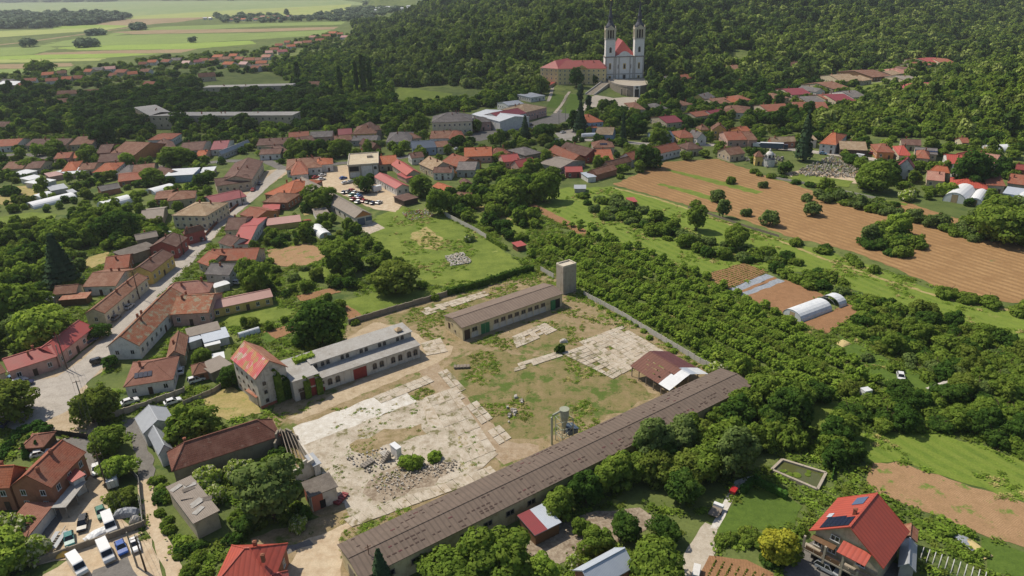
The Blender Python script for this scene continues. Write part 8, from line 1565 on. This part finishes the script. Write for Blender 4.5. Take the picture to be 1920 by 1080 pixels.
def forest():
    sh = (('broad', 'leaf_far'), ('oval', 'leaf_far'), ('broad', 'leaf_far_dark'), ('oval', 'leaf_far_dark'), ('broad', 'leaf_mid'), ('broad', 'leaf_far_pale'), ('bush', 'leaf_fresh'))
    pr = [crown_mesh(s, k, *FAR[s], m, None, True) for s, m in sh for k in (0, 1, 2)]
    def bed(x0, x1, y0, y1, st): 
        gx, gy = np.meshgrid(np.arange(x0, x1, st), np.arange(y0, y1, st)); gx = gx.ravel(); gy = gy.ravel(); return gx + NPR.uniform(-st * .5, st * .5, gx.size), gy + NPR.uniform(-st * .5, st * .5, gy.size)
    gx, gy = bed(-460, 1250, 420, 1800, 6.2); d1 = _sd(MAIN, gx, gy); d2 = _sd(RIGHT, gx, gy); z = terr(gx, gy); u, v = project(gx, gy, z)
    nz = np.sin(gx * .031 + 1) * np.cos(gy * .027) + .6 * np.sin(gx * .011 - gy * .017) + .5 * np.sin(gx * .09 + gy * .07)     # stands of different kinds
    m = ((np.maximum(d1, d2) > -2 + 7 * np.sin(gx * .08)) | ((u > 1600) & (v < 116))) & (u > -60) & (u < 1990) & (v > -70) & (v < 330) & clear_mask(gx, gy)
    for cx, cy, rx, ry in ((1392, 106, 30, 14), (1808, 84, 34, 10), (1250, 128, 26, 6)): m &= ((u - cx) / rx) ** 2 + ((v - cy) / ry) ** 2 > 1
    gx, gy, z, nz, d2, u = gx[m], gy[m], z[m], nz[m], d2[m], u[m]; n = len(gx); r = NPR.rand(n); w = (3.8 + 9.5 * NPR.rand(n) ** 1.8) * np.where(d2 > 0, .75, 1)
    t = np.where(nz > .35, NPR.choice([0, 4, 1, 5], n, p=[.4, .3, .2, .1]), NPR.choice([2, 3, 0, 1], n, p=[.38, .27, .2, .15])); t = np.where((u > 1330) & (r < .2), NPR.choice([4, 5], n), t); t = np.where(r < .05, 5, t); t = np.where((d2 > 0) & (r > .55), NPR.choice([4, 6], n), t)  # more pale leaves to the right: sunlight on the slopes put into the colour
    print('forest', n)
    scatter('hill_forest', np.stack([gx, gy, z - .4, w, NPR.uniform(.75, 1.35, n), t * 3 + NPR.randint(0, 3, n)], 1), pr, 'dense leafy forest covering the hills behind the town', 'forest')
forest()
for a in ((1048, 968, 66, 'leaf_mid', 'bright tree leaning against the shed beside the maroon lean-to'), (1098, 942, 72, 'leaf_dark', 'dark tree against the shed wall, second from the maroon lean-to'), (1160, 908, 74, 'leaf_mid', 'bright tree overlapping the shed eave at its middle'), (1232, 872, 76, 'leaf_dark', 'tall dark tree at the shed eave behind the wood'), (1300, 838, 66, 'leaf_mid', 'tree at the shed eave near its far end')): T(a[0], a[1], a[2], 'broad', a[3], a[4], tall=1.05)
for a in ((1122, 1034, 60, 'leaf_mid', 'tree over the bare yard beside the pale blue barn'), (1172, 1006, 58, 'leaf_dark', 'dark tree at the back of the bare yard'), (1092, 1000, 36, 'leaf_mid', 'small tree in the middle of the bare yard'), (1245, 1010, 56, 'leaf_dark', 'dark tree between bare yard and drive')): T(a[0], a[1], a[2], 'broad', a[3], a[4])
# rough grass and weeds over the near ground
def tuft(mat, seed, n=44, s=.23):
    key = ('tuft', mat, seed)
    if key in PROTO: return PROTO[key]
    rs = np.random.RandomState(seed); P = rs.normal(size=(n, 3)) * np.array([.36, .36, .09]) + np.array([0, 0, .16]); N = rs.normal(size=(n, 3)) * .6 + np.array([0, 0, 1.0]); N /= np.linalg.norm(N, axis=1)[:, None]; V = cards(P, N, s, rs); me = bpy.data.meshes.new('tuft'); me.from_pydata(V.tolist(), [], [(4 * i, 4 * i + 1, 4 * i + 2, 4 * i + 3) for i in range(n)]); me.materials.append(MATS[mat]); PROTO[key] = me; return me
def vnoise(x, y, s, seed):
    rs = np.random.RandomState(seed); o = np.zeros_like(x)
    for k, a in ((1, 1.0), (2.1, .6), (4.3, .4)):
        T_ = rs.rand(128, 128) - .5; u = x * s * k + 500; v = y * s * k + 500; i = np.floor(u).astype(int); j = np.floor(v).astype(int); fu = u - i; fv = v - j; fu = fu * fu * (3 - 2 * fu); fv = fv * fv * (3 - 2 * fv); g = lambda p, q: T_[(i + p) % 128, (j + q) % 128]
        o += a * ((g(0, 0) * (1 - fu) + g(1, 0) * fu) * (1 - fv) + (g(0, 1) * (1 - fu) + g(1, 1) * fu) * fv)
    return o * 2.2
def grass(name, poly, sp, mats, w0, w1, thr, label, soft=False, seed=1, sc=.12):
    x, y = fill(gpoly(poly), sp, .5); k = (clear_mask(x, y, soft) if soft is not None else x == x) & (vnoise(x, y, sc, seed) > thr); x, y = x[k], y[k]; n = len(x); z = terr(x, y)
    scatter(name, np.stack([x, y, z + .1, NPR.uniform(w0, w1, n), NPR.uniform(.45, 1.0, n), NPR.randint(0, len(mats) * 2, n)], 1), [tuft(m, s) for m in mats for s in (1, 2)], label, 'grass')
leaf('leaf_dry', (196, 182, 118), (184, 172, 104), (168, 164, 92), .15)
grass('yard_weeds', [(498, 792), (640, 640), (780, 560), (1035, 512), (1335, 690), (1410, 715), (640, 1085), (470, 1090), (540, 850)], .9, ['leaf_fresh', 'leaf_fresh', 'leaf_olive', 'leaf_dry'], .4, 1.0, .16, 'weeds growing over the works yard', seed=3)
grass('rough_grass', [(-60, 430), (900, 400), (985, 385), (1150, 350), (1930, 590), (1930, 1090), (-60, 1090)], 1.9, ['leaf_mid', 'leaf_mid', 'leaf_fresh', 'leaf_olive'], 1.0, 2.4, -.35, 'rough grass and weeds of the near ground', True, 5, .07)
grass('meadow_grass', [(690, 445), (760, 388), (900, 440), (985, 385), (1150, 350), (1930, 590), (1930, 960), (1590, 815), (1500, 690), (850, 545)], 1.7, ['leaf_fresh', 'leaf_mid', 'leaf_fresh', 'leaf_dry'], .7, 1.5, .25, 'tufts of meadow grass', False, 9, .1)
grass('slab_weeds', [(549, 803), (753, 727), (938, 852), (700, 962), (600, 880)], 1.0, ['leaf_fresh', 'leaf_olive', 'leaf_dry'], .3, .8, .42, 'weeds in the cracks of the floor slab', None, 12, .25)
grass('paving_weeds', [(955, 690), (1050, 655), (1085, 640), (1165, 610), (1250, 660), (1165, 715), (1050, 668)], 1.0, ['leaf_fresh', 'leaf_olive'], .3, .8, .3, 'weeds between the paving slabs', None, 15, .3)
# ------------------------------------------------------------------ haze and clouds
m_ = bpy.data.materials.new('haze_air'); m_.use_nodes = True; nt_ = m_.node_tree; nt_.nodes.clear(); ou = _nd(nt_, 'ShaderNodeOutputMaterial'); pv = _nd(nt_, 'ShaderNodeVolumePrincipled'); pv.inputs['Color'].default_value = (.82, .88, .95, 1); pv.inputs['Density'].default_value = .00008; pv.inputs['Anisotropy'].default_value = .3; nt_.links.new(pv.outputs[0], ou.inputs['Volume'])
m = MB(); m.box(_xs[0] - 20, _ys[0] - 20, -2, _xs[-1] + 20, _ys[-1] + 20, 560); tag(m.build('haze', m_), 'thin summer haze over the valley', 'haze', kind='stuff')
# fair weather clouds above the valley; their shade lies over the middle of the town
m_ = bpy.data.materials.new('cloud_vapour'); m_.use_nodes = True; nt_ = m_.node_tree; nt_.nodes.clear(); ou = _nd(nt_, 'ShaderNodeOutputMaterial'); tb = _nd(nt_, 'ShaderNodeBsdfTransparent'); tl = _nd(nt_, 'ShaderNodeBsdfTranslucent'); tl.inputs[0].default_value = (.9, .9, .9, 1); mx = _nd(nt_, 'ShaderNodeMixShader'); mx.inputs[0].default_value = .05; nt_.links.new(tb.outputs[0], mx.inputs[1]); nt_.links.new(tl.outputs[0], mx.inputs[2]); nt_.links.new(mx.outputs[0], ou.inputs[0])
def cloud(px, n, rad, alt, seed):
    rs = np.random.RandomState(seed); P = np.array(gpoly(px)); x, y = fill([tuple(q) for q in P], math.sqrt(abs(sum(P[i - 1][0] * P[i][1] - P[i][0] * P[i - 1][1] for i in range(len(P)))) / 2 / n), .5); m = MB(); sh = SUN_DIR * (alt / SUN_DIR.z)
    for a, b in zip(x, y):
        r = rad * rs.uniform(.7, 1.3); k = len(m.v); V = []
        for i in range(7):
            f = math.pi * i / 6
            for j in range(14): t = 2 * math.pi * j / 14; V.append((a + sh.x + r * math.sin(f) * math.cos(t) * rs.uniform(.93, 1.07), b + sh.y + r * math.sin(f) * math.sin(t) * rs.uniform(.93, 1.07), alt + rs.uniform(-8, 8) + r * .35 * math.cos(f)))
        m.v += V; m.f += [(k + i * 14 + j, k + i * 14 + (j + 1) % 14, k + (i + 1) * 14 + (j + 1) % 14, k + (i + 1) * 14 + j) for i in range(6) for j in range(14)]; m.m += [0] * 84
    return tag(m.build('clouds', m_, smooth=True), 'scattered fair weather clouds drifting above the valley', 'clouds', kind='stuff')
cloud([(-120, 150), (300, 125), (560, 120), (730, 80), (900, 60), (1180, 70), (1290, 150), (1400, 205), (1400, 250), (1200, 275), (900, 288), (500, 285), (-120, 285)], 60, 95, 1100, 3)
